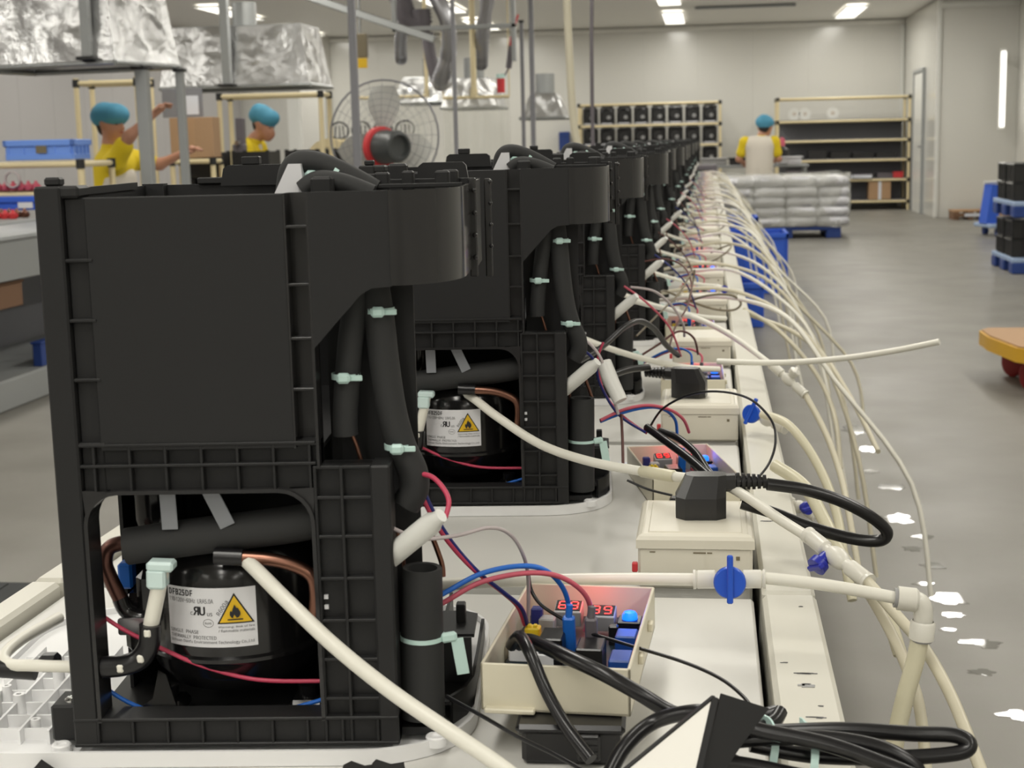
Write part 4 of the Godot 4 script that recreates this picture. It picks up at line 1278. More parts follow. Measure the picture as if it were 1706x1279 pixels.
func build_aisle() -> void:
	crate("large bright blue crate standing on the floor beside the drain hoses", Vector3(0.40, 0, -12.35), 0.0, Vector3(0.46, 0.49, 0.62), "crate blue")
	crate("small blue crate perched behind the large blue crate", Vector3(0.29, 0, -13.25), 0.0, Vector3(0.26, 0.57, 0.4), "crate blue")
	crate("low blue crate on the floor under the drain hoses", Vector3(0.16, 0, -10.15), 0.0, Vector3(0.40, 0.30, 0.55), "crate blue")
	# wrapped load on a blue pallet
	plastic_pallet("blue plastic pallet carrying the film-wrapped bundles", Vector3(0.95, 0, -19.15), Vector3(1.36, 0.14, 1.1), "pallet blue", "pallet blue")
	var t := thing("wrapped_load", "stack of silvery film-wrapped bundles on the blue pallet", "wrapped goods", Vector3(0.95, 0.14, -19.15))
	var rng := RandomNumberGenerator.new()
	rng.seed = 3
	var kinds: Array[ArrayMesh] = []
	for k in 4:
		var b := MB.new()
		b.pillow(Vector3.ZERO, Vector3(0.40, 0.125, 0.42), 5.0, 8, 18)
		var mid := b.v
		for i in mid.size():
			var p := mid[i]
			mid[i] = p + Vector3(sin(p.y * 60 + k) * 0.006, sin(p.x * 22 + k * 2.1) * 0.006 + sin(p.z * 30 + k) * 0.005, sin(p.x * 31 + p.y * 45 + k * 1.3) * 0.010)
		b.v = mid
		kinds.append(b.mesh())
	for iy in 5:
		for ix in 4:
			for iz in 3:
				if iz == 1 and iy < 4:
					continue
				var o := MeshInstance3D.new()
				o.name = "wrapped_bundle"
				o.mesh = kinds[rng.randi() % 4]
				o.material_override = M["film"]
				t.add_child(o, true)
				o.position = Vector3((ix - 1.5) * 0.385 + rng.randf_range(-0.015, 0.015), 0.066 + iy * 0.124 + rng.randf_range(-0.006, 0.006), (1 - iz) * 0.38 + rng.randf_range(-0.02, 0.02))
				o.rotation.y = rng.randf_range(-0.05, 0.05)
	var b := MB.new()
	# stretch film round the load, loose folds
	var pts: Array = []
	var nu := 72
	for j in 9:
		for i in nu + 1:
			var a := TAU * i / nu
			var f := func(x: float) -> float: return signf(x) * pow(absf(x), 0.32)
			var w := 0.012 * sin(a * 13 + j * 1.3) + 0.010 * sin(a * 29 + j * 2.0)
			pts.append(Vector3(f.call(cos(a)) * (0.80 + w), 0.0 + 0.655 * j / 8.0 + 0.012 * sin(a * 5), f.call(sin(a)) * (0.60 + w)))
	b.patch(pts, nu, 8)
	put(b, "stretch_film", M["clear film"], t)
	# yellow platform trolley, its corner
	t = thing("platform_trolley", "yellow platform trolley with dark red wheel", "trolley", Vector3(1.40, 0, -7.62), 0.0)
	b = MB.new()
	b.xf = Transform3D(Basis(Vector3(1, 0, 0), Vector3(0, 0, -1), Vector3(0, 1, 0)), Vector3.ZERO)
	var deck := PackedVector2Array([Vector2(0.0, -0.02), Vector2(0.06, -0.42), Vector2(0.12, -0.50), Vector2(0.90, -0.50), Vector2(0.90, 0.30), Vector2(0.05, 0.30), Vector2(0.0, 0.22)])
	b.extrude(deck, 0.165, 0.235)
	put(b, "bumper_edge", M["trolley yellow"], t)
	b = MB.new()
	b.xf = Transform3D(Basis(Vector3(1, 0, 0), Vector3(0, 0, -1), Vector3(0, 1, 0)), Vector3.ZERO)
	b.extrude(inset(deck, 0.012), 0.2352, 0.243)
	put(b, "wooden_deck", M["wood"], t)
	for q in [Vector3(0.17, 0.075, 0.26), Vector3(0.75, 0.075, 0.26), Vector3(0.17, 0.075, -0.18), Vector3(0.75, 0.075, -0.18)]:
		b = MB.new()
		b.xf = Transform3D(Basis(Vector3(0, 1, 0), Vector3(-1, 0, 0), Vector3(0, 0, 1)).rotated(Vector3.UP, 0.5), q)
		b.lathe([Vector2(0.0, -0.022), Vector2(0.06, -0.022), Vector2(0.074, -0.016), Vector2(0.075, 0.016), Vector2(0.06, 0.022), Vector2(0, 0.022)], 22)
		var wh := put(b, "wheel", M["wheel red"], t)
		b = MB.new()
		b.box(q + Vector3(0, 0.07, 0), Vector3(0.07, 0.04, 0.07), 0.006)
		b.box(q + Vector3(0.02, 0.03, 0.028), Vector3(0.05, 0.10, 0.006))
		put(b, "caster_fork", M["steel"], wh)
	# black mouldings stacked on pale pallets
	for lv in 2:
		plastic_pallet("pale blue pallet, %s of the stack with black mouldings" % ["lower" if lv == 0 else "upper"], Vector3(3.28, lv * 0.50, -14.0), Vector3(1.2, 0.14, 1.0), "pallet pale blue", "pallet blue")
		for iy in 2:
			for ix in 4:
				for iz in 2:
					b = MB.new()
					var w := 0.27
					for s in [-1.0, 1.0]:
						b.box(Vector3(s * w * 0.5, 0.08, 0), Vector3(0.008, 0.16, 0.30), 0.002)
						b.box(Vector3(0, 0.08, s * 0.15), Vector3(w, 0.16, 0.008), 0.002)
						for k in 4:
							b.box(Vector3((k / 3.0 - 0.5) * w, 0.085, s * 0.157), Vector3(0.012, 0.15, 0.012), 0.002)
							b.box(Vector3(s * (w * 0.5 + 0.006), 0.085, (k / 3.0 - 0.5) * 0.3), Vector3(0.012, 0.15, 0.012), 0.002)
					b.box(Vector3(0, 0.155, 0), Vector3(w + 0.03, 0.018, 0.33), 0.004)
					b.box(Vector3(0, 0.02, 0), Vector3(w, 0.008, 0.30))
					solo(b, "black_moulding", M["black satin"], "black ribbed plastic moulding in the %s layer on the %s pale pallet" % [["bottom", "top"][iy], ["lower", "upper"][lv]], "moulding", "black mouldings on pale pallets", Vector3(3.28 - 0.44 + 0.292 * ix, 0.14 + lv * 0.50 + 0.168 * iy, -14.0 + 0.20 - 0.40 * iz))
	# blue cart with white bar handle
	t = thing("hand_cart", "tall blue cart with white top bar and pale base by the aisle", "cart", Vector3(3.44, 0, -18.7), 0.2)
	b = MB.new()
	b.xf = at(Vector3(0, 0.36, 0), 0, 0, -0.10)
	b.extrude(PackedVector2Array([Vector2(-0.085, -0.22), Vector2(0.065, -0.22), Vector2(0.06, 0.08), Vector2(0.16, 0.20), Vector2(0.16, 0.26), Vector2(-0.07, 0.26)]), -0.12, 0.12)
	put(b, "body", M["crate blue"], t)
	b = MB.new()
	b.bar(Vector3(-0.10, 0.645, 0), Vector3(0.24, 0.645, 0), 0.022, 10)
	put(b, "handle_bar", M["white trim"], t)
	b = MB.new()
	b.span(Vector3(-0.10, 0.10, -0.3), Vector3(0.5, 0.15, 0.25), 0.01)
	put(b, "base", M["pallet pale blue"], t)
	for q in [Vector3(0.02, 0.05, 0.18), Vector3(0.4, 0.05, 0.18), Vector3(0.02, 0.05, -0.22), Vector3(0.4, 0.05, -0.22)]:
		b = MB.new()
		b.bar(q - Vector3(0.025, 0, 0), q + Vector3(0.025, 0, 0), 0.05, 16)
		put(b, "wheel", M["pallet blue"], t)
	# wooden pallets on the floor by the corner room
	for k in 2:
		t = thing("wooden_pallet", ["brown wooden pallet with white sticker against the corner room", "light wooden pallet beside the brown one against the corner room"][k], "pallet", Vector3(3.78 + 0.52 * k, 0, -22.32), 0.0)
		for q in 4:
			b = MB.new()
			b.box(Vector3(0, 0.125, -0.18 + 0.12 * q), Vector3(0.50, 0.02, 0.09), 0.003)
			put(b, "plank", M["wood"], t)
		for q in 3:
			b = MB.new()
			b.box(Vector3((q - 1) * 0.20, 0.0575, 0), Vector3(0.08, 0.115, 0.46), 0.004)
			put(b, "runner", M["wood dark"] if k == 0 else M["wood"], t)
		b = MB.new()
		b.box(Vector3(0, 0.07, 0.235), Vector3(0.5, 0.05, 0.016), 0.002)
		put(b, "side_board", M["wood dark"] if k == 0 else M["wood"], t)
		if k == 0:
			b = MB.new()
			b.box(Vector3(0.03, 0.07, 0.2445), Vector3(0.24, 0.045, 0.002))
			put(b, "sticker", M["paper"], t)

# ---------------------------------------------------------------- pipe racks
func pipe(b: MB, a: Vector3, c: Vector3, r := 0.016) -> void:
	b.bar(a, c, r, 8)

func rack(called: String, label: String, where: Vector3, s: Vector3, levels: Array, shelf_mat: String, cut := 0.0) -> Node3D:
	var t := thing(called, label, "rack", where)
	var h := s * 0.5
	var low: float = cut
	for x in [-h.x, h.x]:
		for z in [-h.z, h.z]:
			var b := MB.new()
			pipe(b, Vector3(x, 0.862 if called == "pipe_shelf" and x > 0.0 else low, z), Vector3(x, s.y, z), 0.022)
			put(b, "post", M["pipe cream"], t)
			b = MB.new()
			for y in levels:
				b.bar(Vector3(x, y - 0.03, z), Vector3(x, y + 0.03, z), 0.03, 8)
			put(b, "joint", M["joint black"], t)
	for y in levels:
		var b := MB.new()
		for z in [-h.z, h.z]:
			pipe(b, Vector3(-h.x, y, z), Vector3(h.x, y, z), 0.02)
		for x in [-h.x, h.x]:
			pipe(b, Vector3(x, y, -h.z), Vector3(x, y, h.z), 0.02)
		put(b, "rail_pipe", M["pipe cream"], t)
	if shelf_mat:
		for i in levels.size():
			if i == levels.size() - 1:
				continue
			var b := MB.new()
			b.box(Vector3(0, levels[i] + 0.027, 0), Vector3(s.x - 0.05, 0.012, s.z - 0.05), 0.002)
			put(b, "shelf_board", M[shelf_mat], t)
	return t

func housing_proto() -> Node3D:
	# a glossy black moulded housing with a round opening and a pale disc in it
	var t := thing("black_housing", "glossy black moulded housing with pale disc on the upper shelf of the end-wall rack", "housing", Vector3.ZERO)
	var b := MB.new()
	b.box(Vector3(0, 0.14, -0.02), Vector3(0.25, 0.28, 0.28), 0.02)
	b.xf = Transform3D(Basis(Vector3(1, 0, 0), Vector3(0, 0, 1), Vector3(0, -1, 0)), Vector3(0, 0.15, 0.115))
	b.lathe([Vector2(0.115, 0), Vector2(0.115, 0.035), Vector2(0.10, 0.045), Vector2(0.09, 0.03), Vector2(0.085, 0.005)], 22)
	b.xf = Transform3D()
	b.box(Vector3(0, 0.30, 0.02), Vector3(0.20, 0.03, 0.10), 0.01)
	put(b, "shell", M["black satin"], t)
	b = MB.new()
	b.xf = Transform3D(Basis(Vector3(1, 0, 0), Vector3(0, 0, 1), Vector3(0, -1, 0)), Vector3(0.03, 0.11, 0.125))
	b.lathe([Vector2(0.0, 0.02), Vector2(0.028, 0.018), Vector2(0.034, 0.01), Vector2(0.036, 0)], 16)
	put(b, "disc", M["part grey"], t)
	b = MB.new()
	b.box(Vector3(0, 0.008, 0.16), Vector3(0.19, 0.02, 0.05), 0.006)
	put(b, "clear_foot", M["film"], t)
	return t

func build_far_end() -> void:
	# rack with black housings
	rack("pipe_rack", "cream pipe rack filled with black housings against the end wall", Vector3(-1.0, 0, -25.75), Vector3(2.4, 1.88, 0.5), [0.30, 0.80, 1.15, 1.50, 1.86], "shelf grey")
	var proto := housing_proto()
	var first := true
	for row in 3:
		for k in 8:
			var p := Vector3(-2.02 + 0.292 * k, [1.535, 1.185, 0.835][row], -25.75)
			var lab: String = "glossy black moulded housing with pale disc on the %s shelf of the end-wall rack" % ["upper", "middle", "lower"][row]
			if first:
				proto.position = p
				proto.set_meta("group", "black housings on the end-wall rack")
				first = false
			else:
				copy(proto, "black_housing", lab, p, 0.0, "black housings on the end-wall rack")
	# nearly empty rack on the right
	var empty := rack("pipe_rack", "cream pipe rack with nearly empty grey shelves against the end wall", Vector3(2.24, 0, -25.75), Vector3(2.16, 1.89, 0.62), [0.14, 0.50, 0.83, 1.16, 1.49, 1.87], "shelf grey")
	var b := MB.new()
	b.span(Vector3(-1.04, 0.14, -0.35), Vector3(1.04, 1.49, -0.33))
	put(b, "back_panel", M["shelf grey"], empty)
	for k in 3:
		var t := thing("white_roll", ["white round roll of the touching pair on the top shelf", "white round roll of the touching pair on the top shelf", "single white round roll on the top shelf"][k], "roll", Vector3([1.44, 1.62, 2.08][k], 1.52, -25.62), 0.0, "white rolls on the top shelf")
		b = MB.new()
		b.xf = Transform3D(Basis(Vector3(1, 0, 0), Vector3(0, 0, 1), Vector3(0, -1, 0)), Vector3(0, 0.105, 0))
		b.lathe([Vector2(0.025, -0.04), Vector2(0.10, -0.04), Vector2(0.102, 0), Vector2(0.10, 0.04), Vector2(0.025, 0.04), Vector2(0.025, -0.04)], 24)
		put(b, "winding", M["white trim"], t)
		b = MB.new()
		b.xf = Transform3D(Basis(Vector3(1, 0, 0), Vector3(0, 0, 1), Vector3(0, -1, 0)), Vector3(0, 0.105, 0))
		b.lathe([Vector2(0.018, 0.042), Vector2(0.026, 0.042), Vector2(0.026, -0.042)], 16)
		put(b, "core", M["cardboard"], t)
	var rng := RandomNumberGenerator.new()
	rng.seed = 17
	for row in 2:
		for k in 5:
			var s := Vector3(rng.randf_range(0.26, 0.36), rng.randf_range(0.07, 0.16), 0.34)
			b = MB.new()
			b.span(Vector3(-s.x * 0.5, 0, -s.z * 0.5), Vector3(s.x * 0.5, 0.008, s.z * 0.5))
			for q in [-1.0, 1.0]:
				b.box(Vector3(q * s.x * 0.5, s.y * 0.5, 0), Vector3(0.01, s.y, s.z), 0.002)
				b.box(Vector3(0, s.y * 0.5, q * s.z * 0.5), Vector3(s.x, s.y, 0.01), 0.002)
			b.box(Vector3(0, s.y * 0.55, 0), Vector3(s.x * 0.8, s.y * 0.4, s.z * 0.8), 0.01)
			solo(b, "black_tray", M["black satin"] if row == 0 else M["duct dark"], ["shallow black parts tray on the fourth shelf of the nearly empty rack", "shallow dark grey parts tray on the third shelf of the nearly empty rack"][row], "tray", ["black trays on the rack", "dark grey trays on the rack"][row], Vector3(1.45 + 0.38 * k, [0.863, 0.533][row], -25.7))
	for k in 4:
		b = MB.new()
		b.box(Vector3.ZERO, Vector3(0.34, 0.012, 0.26), 0.003)
		solo(b, "paper_sheaf", M["paper"], "sheaf of white papers on the third shelf of the nearly empty rack", "papers", "sheaves of paper on the rack", Vector3(2.55, 0.540 + 0.013 * k, -25.52), 0.03 * k)
	b = MB.new()
	b.box(Vector3(0, 0.045, 0), Vector3(0.16, 0.09, 0.2), 0.004)
	b.box(Vector3(0, 0.092, 0), Vector3(0.17, 0.012, 0.21), 0.002)
	solo(b, "red_box", M["red thing"], "small red box at the end of the third shelf", "box", "", Vector3(3.16, 0.533, -25.55))
	var c := thing("cardboard_box", "brown cardboard box on the bottom shelf of the nearly empty rack", "box", Vector3(2.86, 0.175, -25.6))
	b = MB.new()
	b.box(Vector3(0, 0.15, 0), Vector3(0.36, 0.30, 0.3), 0.003)
	put(b, "carton", M["cardboard"], c)
	b = MB.new()
	b.box(Vector3(0, 0.1503, 0.0005), Vector3(0.05, 0.3015, 0.3015))
	put(b, "packing_tape", M["paper"], c)
	# blue box fixed to the wall
	b = MB.new()
	b.box(Vector3(0, 0, 0), Vector3(0.19, 0.34, 0.1), 0.01)
	b.box(Vector3(0, 0.10, 0.055), Vector3(0.12, 0.012, 0.012), 0.002)
	solo(b, "wall_box", M["pallet blue"], "blue box hanging on the end wall beside the full rack", "box", "", Vector3(-2.55, 1.26, -26.45))
	# work table of the far worker, with trays on it
	var t := thing("work_table", "low grey work table in front of the far worker", "table", Vector3(0.62, 0, -20.95))
	b = MB.new()
	b.box(Vector3(0, 0.86, 0), Vector3(1.5, 0.03, 0.6), 0.004)
	put(b, "table_top", M["grey paint"], t)
	for q in [Vector3(-0.7, 0.42, 0.25), Vector3(0.7, 0.42, 0.25), Vector3(-0.7, 0.42, -0.25), Vector3(0.7, 0.42, -0.25)]:
		b = MB.new()
		b.box(q, Vector3(0.04, 0.84, 0.04), 0.003)
		put(b, "leg", M["grey paint"], t)
	for k in 3:
		b = MB.new()
		b.box(Vector3(0, 0.05, 0), Vector3(0.34, 0.08, 0.3), 0.01)
		b.box(Vector3(0, 0.10, 0), Vector3(0.38, 0.02, 0.34), 0.004)
		solo(b, "parts_tray", [M["part grey"], M["black satin"], M["film"]][k], ["grey parts tray at the end of the far work table", "black parts tray on the far work table", "silvery bag of parts on the far work table"][k], "tray", "", Vector3([0.08, 0.46, 1.10][k], 0.875, -20.82))
	t = thing("spray_bottle", "dark bottle with pink cap standing on the far work table", "bottle", Vector3(1.02, 0.875, -21.05))
	b = MB.new()
	b.lathe([Vector2(0, 0), Vector2(0.10, 0), Vector2(0.10, 0.20), Vector2(0.05, 0.24), Vector2(0.04, 0.25)], 16)
	put(b, "bottle_body", M["black satin"], t)
	b = MB.new()
	b.lathe([Vector2(0.042, 0.25), Vector2(0.042, 0.33), Vector2(0.02, 0.37), Vector2(0, 0.37)], 14)
	put(b, "cap", M["wire pink"], t)
	# end cabinet of the main line
	t = thing("end_cabinet", "black drive cabinet at the far end of the cream line", "cabinet", Vector3(-0.01, 0, -19.3))
	b = MB.new()
	b.span(Vector3(-0.2, 0.60, -0.3), Vector3(0.12, 0.92, 0.25), 0.01)
	b.span(Vector3(-0.14, 0, -0.25), Vector3(0.06, 0.60, 0.2), 0.005)
	put(b, "cabinet_body", M["duct dark"], t)
	b = MB.new()
	b.box(Vector3(-0.04, 0.78, 0.252), Vector3(0.2, 0.16, 0.006), 0.003)
	put(b, "cabinet_door", M["black plastic"], t)

# ---------------------------------------------------------------- the second line on the left
func build_second_line() -> void:
	var t := thing("second_conveyor", "grey second conveyor line with foil hoods above it", "conveyor")
	var b := MB.new()
	b.span(Vector3(-4.12, 0.80, -3.0), Vector3(-3.47, 0.85, -19.0), 0.004)
	put(b, "bed", M["grey paint"], t)
	b = MB.new()
	b.span(Vector3(-3.47, 0.64, -3.0), Vector3(-3.44, 0.862, -19.0), 0.004)
	b.span(Vector3(-4.15, 0.64, -3.0), Vector3(-4.12, 0.862, -19.0), 0.004)
	put(b, "side_rail", M["grey paint"], t)
	b = MB.new()
	b.span(Vector3(-3.44, 0.835, -3.0), Vector3(-3.432, 0.85, -19.0), 0.002)
	put(b, "edge_strip", M["aluminium"], t)
	b = MB.new()
	b.span(Vector3(-4.1, 0.0, -3.0), Vector3(-3.45, 0.155, -19.0), 0.01)
	put(b, "plinth", M["grey paint"], t)
	b = MB.new()
	b.span(Vector3(-4.12, 0.155, -3.0), Vector3(-4.09, 0.80, -19.0))
	put(b, "back_sheet", M["shelf grey"], t)
	for k in 7:
		b = MB.new()
		b.span(Vector3(-3.54, 0.155, -3.2 - 2.2 * k), Vector3(-3.47, 0.64, -3.28 - 2.2 * k), 0.004)
		put(b, "leg", M["grey paint"], t)
	# cream pipe shelf on the line with bin, motors
	rack("pipe_shelf", "low cream pipe shelf on the grey second line carrying the light blue bin", Vector3(-4.42, 0.0, -9.3), Vector3(0.86, 1.205, 0.5), [1.0, 1.19], "cardboard", 0.0)
	t = crate("light blue shallow parts bin on the cream pipe shelf", Vector3(-4.28, 1.218, -9.22), 0.05, Vector3(0.44, 0.13, 0.30), "crate light blue", "parts_bin")
	b = MB.new()
	b.box(Vector3(0.02, 0.07, 0.162), Vector3(0.07, 0.05, 0.002))
	put(b, "tag", M["wire olive"], t)
	t = crate("blue bin with white tag on the lower shelf", Vector3(-4.42, 1.04, -9.05), 0.0, Vector3(0.40, 0.09, 0.24), "crate blue", "parts_bin")
	t.position.y = 0.905
	b = MB.new()
	b.box(Vector3(0.10, 0.045, 0.131), Vector3(0.10, 0.06, 0.002))
	put(b, "tag", M["paper"], t)
	for row in 3:
		for k in 6:
			b = MB.new()
			b.xf = at(Vector3.ZERO, 0.3 * k, 0, 0)
			b.lathe([Vector2(0, 0), Vector2(0.022, 0), Vector2(0.026, 0.01), Vector2(0.026, 0.035), Vector2(0.012, 0.045), Vector2(0.008, 0.06), Vector2(0, 0.06)], 12)
			b.box(Vector3(0, 0.02, 0.026), Vector3(0.02, 0.02, 0.012), 0.003)
			solo(b, "small_motor", [M["wire pink"], M["copper"], M["red thing"]][row], ["pinkish small motor in the row on top of the blue tagged bin", "copper coloured small motor lined up before the blue tagged bin", "red small motor lined up at the edge of the grey second line"][row], "motor", "small motors on the grey second line, row %s" % ["top", "middle", "edge"][row], Vector3(-4.56 + 0.052 * k, [1.03, 0.862, 0.862][row], [-9.05, -8.86, -8.70][row]))
	t = thing("strapping_roll", "pale coiled hose hung under the cream pipe shelf", "coil", Vector3(-4.44, 1.10, -9.02))
	b = MB.new()
	for q in 3:
		var ring := PackedVector3Array()
		for k in 17:
			var a := TAU * k / 16
			ring.append(Vector3(cos(a) * 0.05, sin(a) * 0.05, 0.006 * q))
		b.tube(ring, 0.006, 6)
	put(b, "loop", M["wire grey"], t)
	# tall racks
	rack("pipe_rack", "tall cream pipe rack behind the reaching worker", Vector3(-4.70, 0, -11.4), Vector3(0.50, 1.84, 0.3), [0.9, 1.80], "")
	rack("pipe_rack", "cream pipe frame standing over the grey second line by the second worker", Vector3(-3.83, 0.0, -12.9), Vector3(0.92, 1.75, 0.30), [0.95, 1.72], "", 0.85)
	# cartons, sheets, black units on the line
	t = thing("cardboard_box", "brown carton standing upright on the grey second line beside the reaching worker", "box", Vector3(-4.12, 1.20, -11.6))
	b = MB.new()
	b.box(Vector3(0, 0.16, 0), Vector3(0.36, 0.32, 0.18), 0.003)
	put(b, "carton", M["cardboard"], t)
	b = MB.new()
	b.box(Vector3(0, 0.16, 0.0905), Vector3(0.05, 0.322, 0.002))
	put(b, "packing_tape", M["wood"], t)
	rack("carton_stand", "small cream stand under the upright carton", Vector3(-4.12, 0.86, -11.6), Vector3(0.34, 0.34, 0.2), [0.05, 0.31], "cardboard", 0.0)
	b = MB.new()
	b.box(Vector3.ZERO, Vector3(0.34, 0.23, 0.004))
	var sheet := solo(b, "instruction_sheet", M["shelf grey"], "grey plastic sheet holder above the upright carton", "sheet", "", Vector3(-4.22, 1.64, -11.62))
	b = MB.new()
	b.box(Vector3(0.08, -0.02, 0.003), Vector3(0.11, 0.15, 0.002))
	put(b, "paper", M["paper"], sheet)
	for k in 6:
		var p: Vector3 = [Vector3(-4.18, 0.862, -12.0), Vector3(-3.76, 0.862, -12.05), Vector3(-3.42, 0.862, -13.4), Vector3(-3.80, 0.862, -14.6), Vector3(-3.8, 0.862, -15.6), Vector3(-3.8, 0.862, -16.8)][k]
		if k == 2:
			p.x = -3.70
		t = thing("black_chassis_shell", "open black chassis shell on grey second line, %s along from the reaching worker" % ORD[k], "chassis", p, 0.0, "black chassis shells on the grey second line")
		b = MB.new()
		var s := Vector3(0.31, 0.375, 0.32)
		for q in [-1.0, 1.0]:
			b.box(Vector3(q * s.x * 0.5, s.y * 0.5, 0), Vector3(0.006, s.y, s.z), 0.001)
			b.box(Vector3(0, s.y * 0.72, q * s.z * 0.5), Vector3(s.x, s.y * 0.56, 0.006), 0.001)
			for w in [-1.0, 1.0]:
				b.box(Vector3(q * s.x * 0.47, s.y * 0.5, w * s.z * 0.47), Vector3(0.03, s.y + 0.02, 0.03), 0.003)
		put(b, "shell", M["black plastic"], t)
		b = MB.new()
		b.box(Vector3(0, 0.01, 0), Vector3(s.x, 0.02, s.z), 0.003)
		b.box(Vector3(0, 0.09, 0), Vector3(0.16, 0.14, 0.18), 0.03)
		put(b, "inner_unit", M["black enamel"], t)
	t = thing("fixture_tower", "dark jig tower standing beside the upright carton", "jig", Vector3(-3.98, 0.862, -12.35))
	b = MB.new()
	b.box(Vector3(0, 0.33, 0), Vector3(0.07, 0.66, 0.07), 0.005)
	b.box(Vector3(0, 0.36, 0.05), Vector3(0.11, 0.16, 0.08), 0.01)
	put(b, "column", M["duct dark"], t)
	b = MB.new()
	b.bar(Vector3(0.0, 0.45, 0.05), Vector3(0.0, 0.45, 0.13), 0.02, 10)
	put(b, "clamp", M["steel"], t)
	# round cream reel and black wire rings on the far part of the line
	t = thing("cable_reel", "large cream reel standing on the grey second line behind the second worker", "reel", Vector3(-3.30, 0.0, -13.75))
	t.position = Vector3(-3.62, 0.862, -14.0)
	b = MB.new()
	b.xf = Transform3D(Basis(Vector3(1, 0, 0), Vector3(0, 0, 1), Vector3(0, -1, 0)), Vector3(0, 0.24, 0))
	b.lathe([Vector2(0.16, -0.06), Vector2(0.24, -0.06), Vector2(0.24, -0.05), Vector2(0.19, -0.04), Vector2(0.19, 0.04), Vector2(0.24, 0.05), Vector2(0.24, 0.06), Vector2(0.16, 0.06), Vector2(0.16, -0.06)], 30)
	put(b, "reel_rim", M["pipe cream"], t)
	for k in 4:
		b = MB.new()
		var ring := PackedVector3Array()
		for q in 19:
			var a := TAU * q / 18
			ring.append(Vector3(cos(a) * 0.10, 0.10 + sin(a) * 0.09, 0.01 * sin(a * 2 + k)))
		b.tube(ring, 0.010, 6)
		for q in 3:
			b.bar(Vector3(-0.05 + 0.05 * q, 0.02, 0), Vector3(-0.04 + 0.04 * q, 0.15, 0), 0.007, 6)
		solo(b, "wire_harness_ring", M["black cable"], "black ring-shaped harness hanging on the cream ledge behind the second worker", "harness", "black harness rings", Vector3(-3.93 + 0.24 * k, 1.33, -15.6))
	t = thing("cream_ledge", "cream pipe ledge carrying black harness rings", "ledge", Vector3(-3.6, 0.862, -15.6))
	b = MB.new()
	pipe(b, Vector3(-0.5, 0.46, 0), Vector3(0.55, 0.46, 0), 0.02)
	pipe(b, Vector3(-0.5, 0.46, -0.15), Vector3(0.55, 0.46, -0.15), 0.02)
	put(b, "rail_pipe", M["pipe cream"], t)
	for x in [-0.48, 0.0, 0.53]:
		b = MB.new()
		pipe(b, Vector3(x, 0, -0.07), Vector3(x, 0.46, -0.07), 0.016)
		put(b, "post", M["pipe cream"], t)
	# floor mat strip
	b = MB.new()
	b.box(Vector3(0, 0.006, 0), Vector3(0.9, 0.012, 1.2), 0.004)
	for k in 12:
		b.box(Vector3(-0.41 + 0.075 * k, 0.013, 0), Vector3(0.03, 0.004, 1.16), 0.001)
	solo(b, "floor_mat", M["rubber mat"], "black ribbed rubber mat on the floor beside the cream line", "mat", "", Vector3(-2.25, 0.0, -3.35))
	# thin shelf boxes in the dark recess
	for k in 3:
		b = MB.new()
		b.box(Vector3(0, 0.06, 0), Vector3(0.05, 0.12, 0.34), 0.004)
		b.box(Vector3(0, 0.125, 0), Vector3(0.06, 0.012, 0.36), 0.002)
		solo(b, "storage_box", [M["wood dark"], M["pallet blue"], M["part grey"]][k], ["brown box tucked under the grey second line", "dark blue box tucked under the grey second line", "grey box tucked under the grey second line"][k], "box", "", Vector3(-3.50, 0.155 if k else 0.50, -6.9 - 0.5 * k))

# ---------------------------------------------------------------- foil hoods, ducts, fan, hanging lines
func foil_face(b: MB, c: Array, seed_: int, amp: float, out_dir: Vector3) -> void:
	# crumpled quad: corners bottom-left, bottom-right, top-right, top-left
	var f := FastNoiseLite.new()
	f.seed = seed_
	f.frequency = 1.5
	f.fractal_octaves = 3
	f.fractal_gain = 0.6
	var nu := 22
	var nv := 14
	var pts: Array = []
	for j in nv + 1:
		for i in nu + 1:
			var u := float(i) / nu
			var v := float(j) / nv
			var p: Vector3 = (c[0] as Vector3).lerp(c[1], u).lerp((c[3] as Vector3).lerp(c[2], u), v)
			var e := minf(1.0, 6.0 * minf(minf(u, 1 - u), minf(v, 1 - v)))
			var d := f.get_noise_3d(p.x, p.y, p.z)
			# facets: fold the noise so the sheet creases
			d = absf(d) * 2.0 - 0.5
			pts.append(p + out_dir * d * amp * e)
	b.patch(pts, nu, nv, true)

